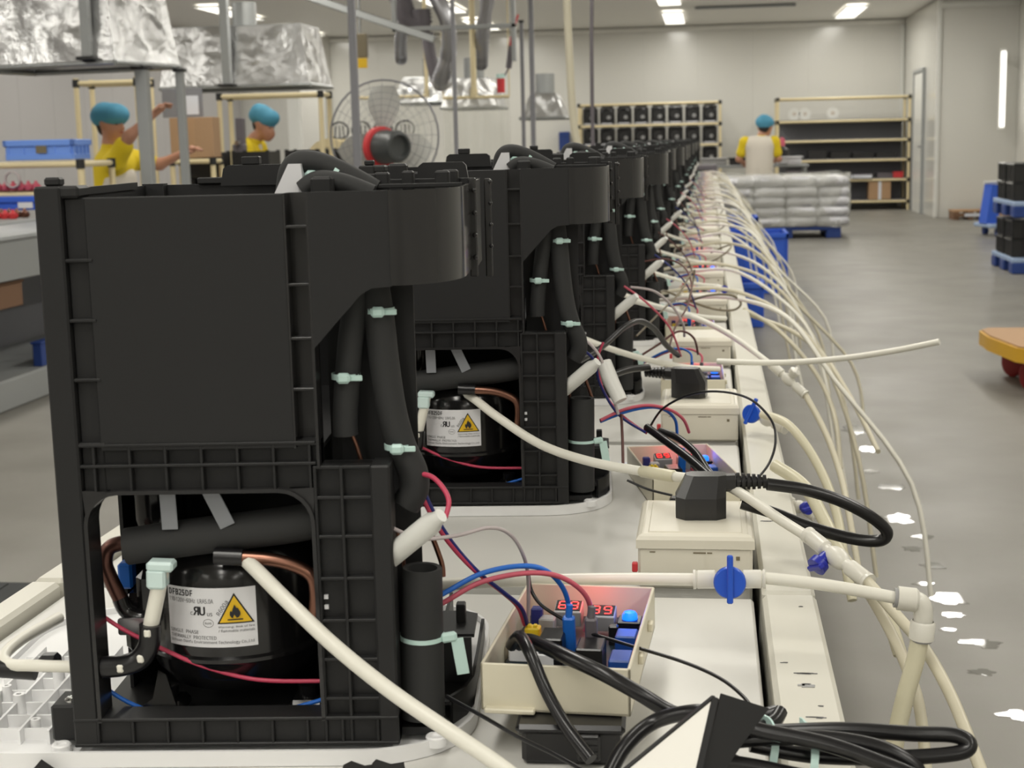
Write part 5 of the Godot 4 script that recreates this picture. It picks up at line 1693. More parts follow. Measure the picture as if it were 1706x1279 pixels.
func hood(label: String, x0: float, x1: float, z0: float, z1: float, yb: float, yt: float, taper: float, seed_: int) -> Node3D:
	# z0 is the near edge
	var t := thing("extractor_hood", label, "hood", Vector3((x0 + x1) * 0.5, yb, (z0 + z1) * 0.5))
	var hx := (x1 - x0) * 0.5
	var hz := (z0 - z1) * 0.5
	var h := yt - yb
	var B := [Vector3(-hx, 0, hz), Vector3(hx, 0, hz), Vector3(hx, 0, -hz), Vector3(-hx, 0, -hz)]
	var T := [Vector3(-hx + taper, h, hz - taper * 0.8), Vector3(hx - taper, h, hz - taper * 0.8), Vector3(hx - taper, h, -hz + taper * 0.8), Vector3(-hx + taper, h, -hz + taper * 0.8)]
	var dirs := [Vector3(0, 0.3, 1).normalized(), Vector3(1, 0.3, 0).normalized(), Vector3(0, 0.3, -1).normalized(), Vector3(-1, 0.3, 0).normalized()]
	for k in 4:
		var k2 := (k + 1) % 4
		var b := MB.new()
		foil_face(b, [B[k], B[k2], T[k2], T[k]], seed_ + k, 0.03, dirs[k])
		put(b, "foil_sheet", M["foil"], t)
	var b := MB.new()
	for k in 4:
		var k2 := (k + 1) % 4
		b.bar(B[k], B[k2], 0.02, 6)
	put(b, "frame_edge", M["aluminium"], t)
	b = MB.new()
	b.span(Vector3(-hx + taper, h - 0.01, -hz + taper), Vector3(hx - taper, h + 0.01, hz - taper), 0.004)
	b.bar(Vector3(0, h, 0), Vector3(0, h + 0.25, 0), 0.12, 16)
	put(b, "outlet", M["aluminium"], t)
	return t

func corrugated(b: MB, pts: Array, r: float, ring := 0.03) -> void:
	var p := smooth(pts, 24)
	var rad := PackedFloat32Array()
	var s := 0.0
	for k in p.size():
		if k:
			s += p[k].distance_to(p[k - 1])
		rad.append(r * (1.0 + 0.10 * sin(s / ring * TAU)))
	b.tube(p, rad, 14)

func build_overhead() -> void:
	hood("large crumpled silver foil hood above the reaching worker and the light blue bin", -4.995, -3.765, -9.51, -10.31, 1.84, 2.62, 0.10, 100).rotation.y = -0.2
	hood("crumpled silver foil hood above the second worker and the cream pipe frame", -5.25, -3.76, -13.85, -14.7, 1.85, 2.42, 0.09, 200)
	hood("small silver foil hood over the clear plastic curtain", -3.05, -2.40, -16.9, -17.8, 1.67, 2.0, 0.10, 300)
	hood("bright crumpled foil hood beyond the clear curtain", -3.75, -2.95, -17.5, -18.6, 1.76, 2.05, 0.12, 400)
	hood("foil hood near the red-tipped hanging tool", -2.30, -1.75, -18.2, -19.0, 1.55, 1.85, 0.12, 500)
	# aluminium posts
	var posts := [[-3.81, -9.74, 0.85, 1.83, 0.04, "square aluminium post in front of the reaching worker"], [-3.69, -10.14, 0.85, 1.83, 0.027, "slim aluminium post by the raised hand of the reaching worker"], [-2.16, -9.0, 0.0, 3.2, 0.022, "grey ceiling-high post before the round fan"], [-1.535, -9.0, 0.0, 3.2, 0.012, "thin dark ceiling-high post beside the clear curtain"], [-1.88, -16.0, 0.0, 3.2, 0.025, "dark ceiling-high post beside the end-wall panels"], [-2.06, -16.6, 0.0, 2.6, 0.02, "dark post behind the red-tipped hanging tool"], [-4.55, -13.8, 1.85, 3.2, 0.04, "grey hanger bar in front of the second foil hood"], [-4.05, -9.42, 1.86, 3.2, 0.03, "pale hanger strap on the large foil hood"]]
	for q in posts:
		var t := thing("support_post", q[5], "post", Vector3(q[0], q[2], q[1]))
		var b := MB.new()
		var h: float = q[3] - q[2]
		b.box(Vector3(0, h * 0.5, 0), Vector3(q[4] * 2, h, q[4] * 2), 0.004)
		put(b, "profile", M["grey paint"] if q[4] > 0.03 or q[0] < -3 else M["shelf grey"], t)
		b = MB.new()
		b.box(Vector3(0, 0.012, 0), Vector3(q[4] * 4, 0.024, q[4] * 4), 0.004)
		put(b, "foot_plate", M["joint black"], t)
		b = MB.new()
		b.box(Vector3(0, h - 0.012, 0), Vector3(q[4] * 3, 0.024, q[4] * 3), 0.004)
		put(b, "head_plate", M["joint black"], t)
	# ducts
	var b := MB.new()
	corrugated(b, [Vector3(-3.05, 3.15, -14.2), Vector3(-2.92, 2.75, -14.0), Vector3(-2.82, 2.45, -14.0), Vector3(-2.70, 2.38, -14.0), Vector3(-2.70, 2.52, -14.0)], 0.10)
	solo(b, "flexible_duct", M["duct dark"], "dark ribbed flexible duct hanging from the ceiling in a bend", "duct")
	b = MB.new()
	corrugated(b, [Vector3(-2.62, 3.18, -14.1), Vector3(-2.58, 2.75, -14.0), Vector3(-2.44, 2.40, -14.0), Vector3(-2.46, 2.10, -14.1), Vector3(-2.60, 1.86, -14.4), Vector3(-2.8, 1.95, -16.0)], 0.075)
	solo(b, "flexible_duct", M["duct silver"], "shiny silver ribbed duct curving down to the small foil hood", "duct")
	b = MB.new()
	corrugated(b, [Vector3(-2.75, 2.35, -14.6), Vector3(-2.72, 2.1, -14.6), Vector3(-2.66, 1.85, -14.6)], 0.06)
	solo(b, "flexible_duct", M["duct dark"], "short dark duct dropping beside the shiny silver one", "duct")
	b = MB.new()
	b.xf = along(Vector3(-3.75, 2.66, -12.0), Vector3(-2.20, 2.10, -12.0))
	b.box(Vector3(0, 0.82, 0), Vector3(0.06, 1.66, 0.06), 0.006)
	solo(b, "sloping_beam", M["aluminium"], "sloping aluminium profile crossing before the silver duct", "beam")
	b = MB.new()
	b.span(Vector3(-8.0, 2.64, -11.95), Vector3(-1.9, 2.70, -11.88), 0.004)
	solo(b, "ceiling_rail", M["aluminium"], "level aluminium rail above the sloping profile", "rail", "", Vector3(0, 0.45, 0))
	b = MB.new()
	b.span(Vector3(-2.9, 2.30, -13.70), Vector3(-1.75, 2.34, -13.65), 0.004)
	b.span(Vector3(-1.79, 2.0, -13.70), Vector3(-1.75, 3.2, -13.65), 0.004)
	b.span(Vector3(-2.9, 2.30, -13.70), Vector3(-2.86, 3.2, -13.65), 0.004)
	solo(b, "tool_gantry", M["grey paint"], "grey ceiling gantry carrying the red-tipped tool", "gantry")
	# hanging tool with red ends
	var t := thing("hanging_tool", "slim dark hanging tool with red ends on a balancer", "tool", Vector3(-1.85, 1.72, -13.72))
	b = MB.new()
	b.bar(Vector3(0.02, 0.22, 0), Vector3(0.05, 0.42, 0), 0.028, 10)
	b.bar(Vector3(-0.05, 0.10, 0), Vector3(0.02, 0.22, 0), 0.008, 6)
	put(b, "grip", M["duct dark"], t)
	b = MB.new()
	b.bar(Vector3(0.05, 0.42, 0), Vector3(0.06, 0.50, 0), 0.022, 10)
	cord(b, [Vector3(0.06, 0.50, 0), Vector3(0.08, 0.58, 0), Vector3(0.10, 0.64, 0), Vector3(0.12, 0.70, 0)], 0.01, 6)
	put(b, "red_lead", M["red thing"], t)
	b = MB.new()
	b.bar(Vector3(-0.055, 0.0, 0), Vector3(-0.055, 0.13, 0), 0.038, 10)
	put(b, "red_tip", M["red thing"], t)
	b = MB.new()
	b.bar(Vector3(-0.055, 0.13, 0), Vector3(-0.055, 0.17, 0), 0.042, 10)
	put(b, "green_ring", M["tie mint"], t)
	# ceiling-hung cream conduit and dark cable over the main line
	b = MB.new()
	cord(b, [Vector3(-0.85, 3.2, -9.0), Vector3(-0.842, 2.3, -9.0), Vector3(-0.83, 1.8, -9.0), Vector3(-0.80, 1.3, -9.0), Vector3(-0.70, 1.0, -9.0)], 0.024, 10)
	solo(b, "hanging_conduit", M["hose aged"], "cream conduit hanging from the ceiling to the main line", "conduit")
	b = MB.new()
	cord(b, [Vector3(-0.53, 3.2, -7.0), Vector3(-0.53, 2.2, -7.0), Vector3(-0.54, 1.7, -7.0), Vector3(-0.54, 1.1, -7.0)], 0.009, 8)
	solo(b, "hanging_cable", M["duct dark"], "thin dark cable hanging straight down to the main line", "cable")
	# yellow caution plate and cream drop pipes among the ducts
	t = thing("caution_plate", "yellow caution plate on a dark box among the hanging ducts", "sign", Vector3(-3.20, 2.02, -13.6))
	b = MB.new()
	b.box(Vector3(0, 0.16, -0.03), Vector3(0.13, 0.22, 0.06), 0.006)
	put(b, "dark_box", M["wire olive"], t)
	b = MB.new()
	b.box(Vector3(0, 0.0, 0), Vector3(0.13, 0.09, 0.012), 0.002)
	put(b, "plate", M["sign yellow"], t)
	b = MB.new()
	b.bar(Vector3(0, 0.27, -0.03), Vector3(0, 1.18, -0.03), 0.012, 8)
	put(b, "drop_rod", M["grey paint"], t)
	for q in [[-2.33, -14.8, 1.75, 0.03, "cream drop pipe with open end beside the silver duct"], [-3.02, -15.9, 1.80, 0.022, "cream drop pipe above the wide clear curtain"]]:
		b = MB.new()
		b.bar(Vector3(0, 0, 0), Vector3(0, 3.2 - q[2], 0), q[3], 10)
		b.bar(Vector3(0, -0.03, 0), Vector3(0, 0.05, 0), q[3] * 1.3, 10)
		solo(b, "drop_pipe", M["pipe cream"], q[4], "pipe", "", Vector3(q[0], q[2], q[1]))
	for q in [[-2.05, -14.5, 2.2, "silver duct branch near the red-tipped tool"], [-3.35, -16.8, 2.4, "silver duct rising from the bright crumpled hood"]]:
		b = MB.new()
		corrugated(b, [Vector3(q[0], 3.18, q[1]), Vector3(q[0] - 0.05, 2.8, q[1]), Vector3(q[0] - 0.18, q[2] + 0.1, q[1] - 0.3), Vector3(q[0] - 0.25, q[2] - 0.15, q[1] - 0.6)], 0.07)
		solo(b, "flexible_duct", M["duct silver"], q[3], "duct")
	b = MB.new()
	b.span(Vector3(-0.08, 0, -0.08), Vector3(0.08, 1.95, 0.08), 0.008)
	solo(b, "white_column", M["white trim"], "slim white column behind the second worker", "column", "", Vector3(-5.55, 0, -19.6))
	# clear plastic curtains
	for k in 2:
		var pts: Array = []
		var x0: float = [-3.75, -2.95][k]
		var x1: float = [-2.95, -2.2][k]
		var z: float = [-15.6, -16.5][k]
		for j in 7:
			for i in 31:
				var u := i / 30.0
				pts.append(Vector3(lerpf(x0, x1, u), lerpf(0.88, 1.76, j / 6.0), z + 0.03 * sin(u * 34 + k * 2) * (1.2 - j / 7.0) + 0.015 * sin(u * 71)))
		b = MB.new()
		b.patch(pts, 30, 6)
		t = thing("clear_curtain", ["wide clear plastic curtain hanging behind the round fan", "clear plastic curtain below the small foil hood"][k], "curtain")
		put(b, "sheet", M["clear film"], t)
		b = MB.new()
		b.bar(Vector3(x0, 1.77, z), Vector3(x1, 1.77, z), 0.018, 8)
		for x in [x0, x1]:
			b.bar(Vector3(x, 1.77, z), Vector3(x, 3.2, z), 0.008, 6)
		put(b, "curtain_rod", M["pipe cream"], t)
	# industrial fan seen from behind
	t = thing("pedestal_fan", "large round wire-guard fan with dark motor and red band on a stand", "fan", Vector3(-2.36, 0, -10.7), 0.0)
	var c := Vector3(0.0, 1.33, 0.0)
	var R := 0.405
	b = MB.new()
	for q in 9:
		var rr := R * (q + 1) / 9.0
		var ring := PackedVector3Array()
		for k in 37:
			var a := TAU * k / 36
			ring.append(c + Vector3(cos(a) * rr, sin(a) * rr, 0.09 * (1.0 - pow(rr / R, 2))))
		b.tube(ring, 0.008 if q == 8 else 0.0018, 5, false)
	for k in 24:
		var a := TAU * k / 24
		var sp := PackedVector3Array()
		for q in 7:
			var rr := R * (0.12 + 0.88 * q / 6.0)
			sp.append(c + Vector3(cos(a) * rr, sin(a) * rr, 0.09 * (1.0 - pow(rr / R, 2))))
		b.tube(sp, 0.0018, 5, false)
	put(b, "wire_guard", M["shelf grey"], t)
	for k in 3:
		b = MB.new()
		b.xf = Transform3D(Basis(Vector3(0, 0, 1), TAU * k / 3), c + Vector3(0, 0, -0.03))
		var pts: Array = []
		for j in 7:
			for i in 5:
				var u := i / 4.0 - 0.5
				var v := 0.07 + 0.29 * j / 6.0
				pts.append(Vector3(u * (0.12 + 0.14 * sin(PI * j / 7.0)), v, u * 0.08))
		b.patch(pts, 4, 6)
		put(b, "blade", M["fan grey"], t)
	b = MB.new()
	b.xf = Transform3D(Basis(Vector3(1, 0, 0), Vector3(0, 0, 1), Vector3(0, -1, 0)).rotated(Vector3.UP, 0.85), Vector3(0.01, 1.25, 0.10))
	b.lathe([Vector2(0, -0.06), Vector2(0.10, -0.06), Vector2(0.125, -0.02), Vector2(0.125, 0.03), Vector2(0.118, 0.06), Vector2(0.118, 0.17), Vector2(0.105, 0.20), Vector2(0.085, 0.205), Vector2(0.075, 0.17), Vector2(0.03, 0.165), Vector2(0, 0.165)], 26)
	put(b, "motor", M["motor dark"], t)
	b = MB.new()
	b.xf = Transform3D(Basis(Vector3(1, 0, 0), Vector3(0, 0, 1), Vector3(0, -1, 0)).rotated(Vector3.UP, 0.85), Vector3(0.01, 1.25, 0.10))
	b.lathe([Vector2(0.12, -0.05), Vector2(0.15, -0.045), Vector2(0.15, 0.005), Vector2(0.12, 0.01)], 26)
	put(b, "red_band", M["red thing"], t)
	b = MB.new()
	b.bar(Vector3(0, 0.03, 0.0), Vector3(0, 1.2, 0.0), 0.025, 10)
	b.xf = at(Vector3.ZERO)
	b.lathe([Vector2(0, 0), Vector2(0.26, 0), Vector2(0.26, 0.02), Vector2(0.06, 0.045), Vector2(0, 0.045)], 24)
	put(b, "stand", M["duct dark"], t)

# ---------------------------------------------------------------- workers
func person(label: String, where: Vector3, j: Dictionary, vest: bool) -> void:
	# j: joints in the worker's own axes (x right, y up, z towards the viewer), feet at y 0
	var t := thing("person", label, "person", where, 0.0)
	var hd: Vector3 = j.head
	var face: Vector3 = j.face         # unit vector the face looks along
	var body: Array = []
	body.append([j.neck, hd + Vector3(0, -0.03, 0), 0.052, 0.055])
	body.append([hd + Vector3(0, -0.045, 0) + face * 0.012, hd + Vector3(0, 0.035, 0) - face * 0.01, 0.076, 0.092])
	body.append([hd + Vector3(0, -0.075, 0) + face * 0.045, hd + Vector3(0, -0.03, 0) + face * 0.05, 0.042, 0.05])
	body.append([hd + face * 0.098 + Vector3(0, 0.012, 0), hd + face * 0.112 + Vector3(0, -0.018, 0), 0.010, 0.016])
	var sidev := face.cross(Vector3.UP).normalized()
	for s in [-1.0, 1.0]:
		body.append([hd + sidev * s * 0.088 + Vector3(0, 0.012, 0) - face * 0.01, hd + sidev * s * 0.088 + Vector3(0, -0.025, 0), 0.017, 0.012])
	body.append([j.chest, j.neck, 0.10, 0.055])
	body.append([j.pelvis, j.chest, 0.125, 0.135])
	for s in ["r", "l"]:
		body.append([j.chest + (j[s + "_shoulder"] - j.chest) * 0.4, j[s + "_shoulder"], 0.09, 0.062])
		body.append([j[s + "_shoulder"], j[s + "_elbow"], 0.054, 0.042])
		body.append([j[s + "_elbow"], j[s + "_wrist"], 0.042, 0.028])
		body.append([j.pelvis, j[s + "_knee"], 0.10, 0.062])
		body.append([j[s + "_knee"], j[s + "_ankle"], 0.062, 0.042])
	var b := MB.new()
	blend_mesh(b, body, 0.016, 0.03)
	# hands: palm, four fingers, thumb, on a finer grid
	for s in ["r", "l"]:
		var w: Vector3 = j[s + "_wrist"]
		var d: Vector3 = (w - j[s + "_elbow"]).normalized()
		var flat: Vector3 = d.cross(Vector3(0, 0, 1)).normalized()
		var across := d.cross(flat).normalized()
		var hand: Array = [[w, w + d * 0.075, 0.026, 0.030, Vector3.ONE]]
		for f in 4:
			var o := across * (f - 1.5) * 0.021
			var ln: float = [0.06, 0.075, 0.07, 0.055][f]
			var k0 := w + d * 0.085 + o
			var k1 := k0 + d * ln * 0.5 + flat * 0.008
			var k2 := k1 + d * ln * 0.35 + flat * 0.03
			hand.append([k0, k1, 0.0095, 0.009])
			hand.append([k1, k2, 0.009, 0.0078])
		var th := w + d * 0.03 - across * 0.028
		hand.append([th, th - across * 0.025 + d * 0.03 + flat * 0.012, 0.0125, 0.011])
		hand.append([th - across * 0.025 + d * 0.03 + flat * 0.012, th - across * 0.022 + d * 0.06 + flat * 0.024, 0.011, 0.009])
		blend_mesh(b, hand, 0.006, 0.008)
	put(b, "body", M["skin"], t)
	# eyes, brows and mouth
	b = MB.new()
	for s in [-1.0, 1.0]:
		b.ball(hd + face * 0.083 + sidev * s * 0.034 + Vector3(0, 0.008, 0), Vector3(0.014, 0.007, 0.014), 6, 8)
		b.ball(hd + face * 0.086 + sidev * s * 0.036 + Vector3(0, 0.028, 0), Vector3(0.020, 0.005, 0.012), 6, 8)
	put(b, "eye", M["hair"], t)
	b = MB.new()
	b.ball(hd + face * 0.092 + Vector3(0, -0.052, 0), Vector3(0.02, 0.007, 0.02), 6, 10)
	put(b, "mouth", M["lip"], t)
	# hair below the cap
	b = MB.new()
	blend_mesh(b, [[hd + Vector3(0, -0.01, 0) - face * 0.045, hd + Vector3(0, 0.04, 0) - face * 0.015, 0.075, 0.092], [hd - face * 0.055 + Vector3(0, -0.045, 0), hd - face * 0.05, 0.055, 0.07]], 0.012, 0.02)
	put(b, "hair", M["hair"], t)
	# bouffant cap
	b = MB.new()
	var tilt: Vector3 = j.get("cap", Vector3.ZERO)
	blend_mesh(b, [[hd + Vector3(0, 0.060, 0) - face * 0.03 + tilt, hd + Vector3(0, 0.070, 0) + face * 0.036 + tilt, 0.122, 0.112, Vector3(1, 0.76, 1)], [hd + Vector3(0, 0.045, 0) - face * 0.075 + tilt, hd + Vector3(0, 0.075, 0) - face * 0.07 + tilt, 0.084, 0.072]], 0.012, 0.03)
	var cap := put(b, "hair_cap", M["cap blue"], t)
	b = MB.new()
	var band := PackedVector3Array()
	for k in 25:
		var a := TAU * k / 24
		band.append(hd + Vector3(0, 0.036 + 0.004 * sin(a * 9), 0) + tilt + face * cos(a) * 0.112 - face * 0.008 + sidev * sin(a) * 0.104)
	b.tube(band, 0.008, 6, false)
	put(b, "elastic_band", M["cap blue"], cap)
	# shirt with short sleeves, collar
	b = MB.new()
	var shirt: Array = [[j.pelvis + Vector3(0, 0.02, 0), j.chest, 0.142, 0.152], [j.chest, j.neck + Vector3(0, -0.025, 0), 0.115, 0.066]]
	for s in ["r", "l"]:
		shirt.append([j.chest + (j[s + "_shoulder"] - j.chest) * 0.4, j[s + "_shoulder"], 0.105, 0.078])
		shirt.append([j[s + "_shoulder"], j[s + "_shoulder"].lerp(j[s + "_elbow"], 0.62), 0.072, 0.070])
	blend_mesh(b, shirt, 0.016, 0.03)
	put(b, "shirt", M["shirt yellow"], t)
	b = MB.new()
	if vest:
		blend_mesh(b, [[j.pelvis + Vector3(0, -0.10, 0), j.chest + Vector3(0, -0.02, 0), 0.158, 0.170, Vector3(1.12, 1, 0.95)], [j.chest + Vector3(-0.10, 0.04, 0), j.chest + Vector3(0.10, 0.04, 0), 0.112, 0.112]], 0.016, 0.04)
		put(b, "vest", M["vest white"], t)
	else:
		blend_mesh(b, [[j.pelvis + Vector3(0, -0.08, 0) + face * 0.012, j.chest + Vector3(0, -0.09, 0) + face * 0.022, 0.152, 0.146], [j.chest + face * 0.05 + Vector3(0, -0.05, 0), j.neck + face * 0.03 + Vector3(0, -0.06, 0), 0.10, 0.05]], 0.016, 0.03)
		put(b, "apron", M["vest white"], t)
	b = MB.new()
	var tr: Array = [[j.pelvis + Vector3(0, 0.02, 0), j.pelvis, 0.138, 0.138]]
	for s in ["r", "l"]:
		tr.append([j.pelvis, j[s + "_knee"], 0.115, 0.075])
		tr.append([j[s + "_knee"], j[s + "_ankle"] + Vector3(0, 0.02, 0), 0.075, 0.058])
	blend_mesh(b, tr, 0.02, 0.03)
	put(b, "trousers", M["trousers"], t)
	for s in ["r", "l"]:
		b = MB.new()
		var a: Vector3 = j[s + "_ankle"]
		var fd := Vector3(face.x, 0, face.z).normalized()
		blend_mesh(b, [[Vector3(a.x, 0.047, a.z) - fd * 0.03, Vector3(a.x, 0.042, a.z) + fd * 0.13, 0.046, 0.040], [Vector3(a.x, 0.05, a.z), a, 0.05, 0.05]], 0.014, 0.02)
		put(b, "shoe", M["black cable"], t)

func build_workers() -> void:
	person("person in blue hair cap and yellow shirt reaching up under the large foil hood", Vector3(-4.36, 0, -10.5), {
		"head": Vector3(-0.01, 1.465, 0.0), "face": Vector3(0.93, -0.12, 0.34).normalized(), "neck": Vector3(-0.03, 1.32, 0.0), "chest": Vector3(-0.01, 1.15, 0), "pelvis": Vector3(-0.02, 0.86, 0), "cap": Vector3(0, 0.0, 0),
		"r_shoulder": Vector3(0.07, 1.185, 0.17), "r_elbow": Vector3(0.225, 1.37, 0.25), "r_wrist": Vector3(0.38, 1.52, 0.16), "l_shoulder": Vector3(0.07, 1.20, -0.16), "l_elbow": Vector3(0.26, 1.16, -0.22), "l_wrist": Vector3(0.46, 1.24, -0.20),
		"r_knee": Vector3(0.0, 0.46, 0.10), "r_ankle": Vector3(-0.04, 0.09, 0.10), "l_knee": Vector3(0.03, 0.46, -0.10), "l_ankle": Vector3(0.0, 0.09, -0.10)}, false)
	person("person in blue cap and yellow shirt bent over grey line below second hood", Vector3(-4.42, 0, -13.3), {
		"head": Vector3(0.36, 1.465, 0.0), "face": Vector3(0.80, -0.58, 0.16).normalized(), "neck": Vector3(0.26, 1.35, 0.0), "chest": Vector3(0.18, 1.21, 0), "pelvis": Vector3(0.0, 0.90, 0), "cap": Vector3(0.01, 0.02, 0),
		"r_shoulder": Vector3(0.22, 1.27, 0.17), "r_elbow": Vector3(0.28, 1.06, 0.22), "r_wrist": Vector3(0.48, 1.04, 0.14), "l_shoulder": Vector3(0.24, 1.27, -0.17), "l_elbow": Vector3(0.32, 1.06, -0.22), "l_wrist": Vector3(0.52, 1.04, -0.12),
		"r_knee": Vector3(0.0, 0.46, 0.10), "r_ankle": Vector3(-0.04, 0.09, 0.10), "l_knee": Vector3(0.02, 0.46, -0.10), "l_ankle": Vector3(-0.02, 0.09, -0.10)}, false)
	person("person in white vest over yellow shirt seen from behind at the far work table", Vector3(0.68, 0, -20.15), {
		"head": Vector3(0.075, 1.385, -0.06), "face": Vector3(0.30, -0.35, -0.88).normalized(), "neck": Vector3(0.03, 1.28, -0.02), "chest": Vector3(0.0, 1.12, 0), "pelvis": Vector3(0.0, 0.80, 0.02), "cap": Vector3(0, 0.0, 0),
		"r_shoulder": Vector3(0.19, 1.19, 0.0), "r_elbow": Vector3(0.255, 0.96, -0.04), "r_wrist": Vector3(0.20, 0.93, -0.26), "l_shoulder": Vector3(-0.19, 1.19, 0.0), "l_elbow": Vector3(-0.27, 0.97, -0.04), "l_wrist": Vector3(-0.22, 0.93, -0.26),
		"r_knee": Vector3(0.10, 0.44, -0.02), "r_ankle": Vector3(0.11, 0.09, 0.0), "l_knee": Vector3(-0.10, 0.44, -0.02), "l_ankle": Vector3(-0.11, 0.09, 0.0)}, true)
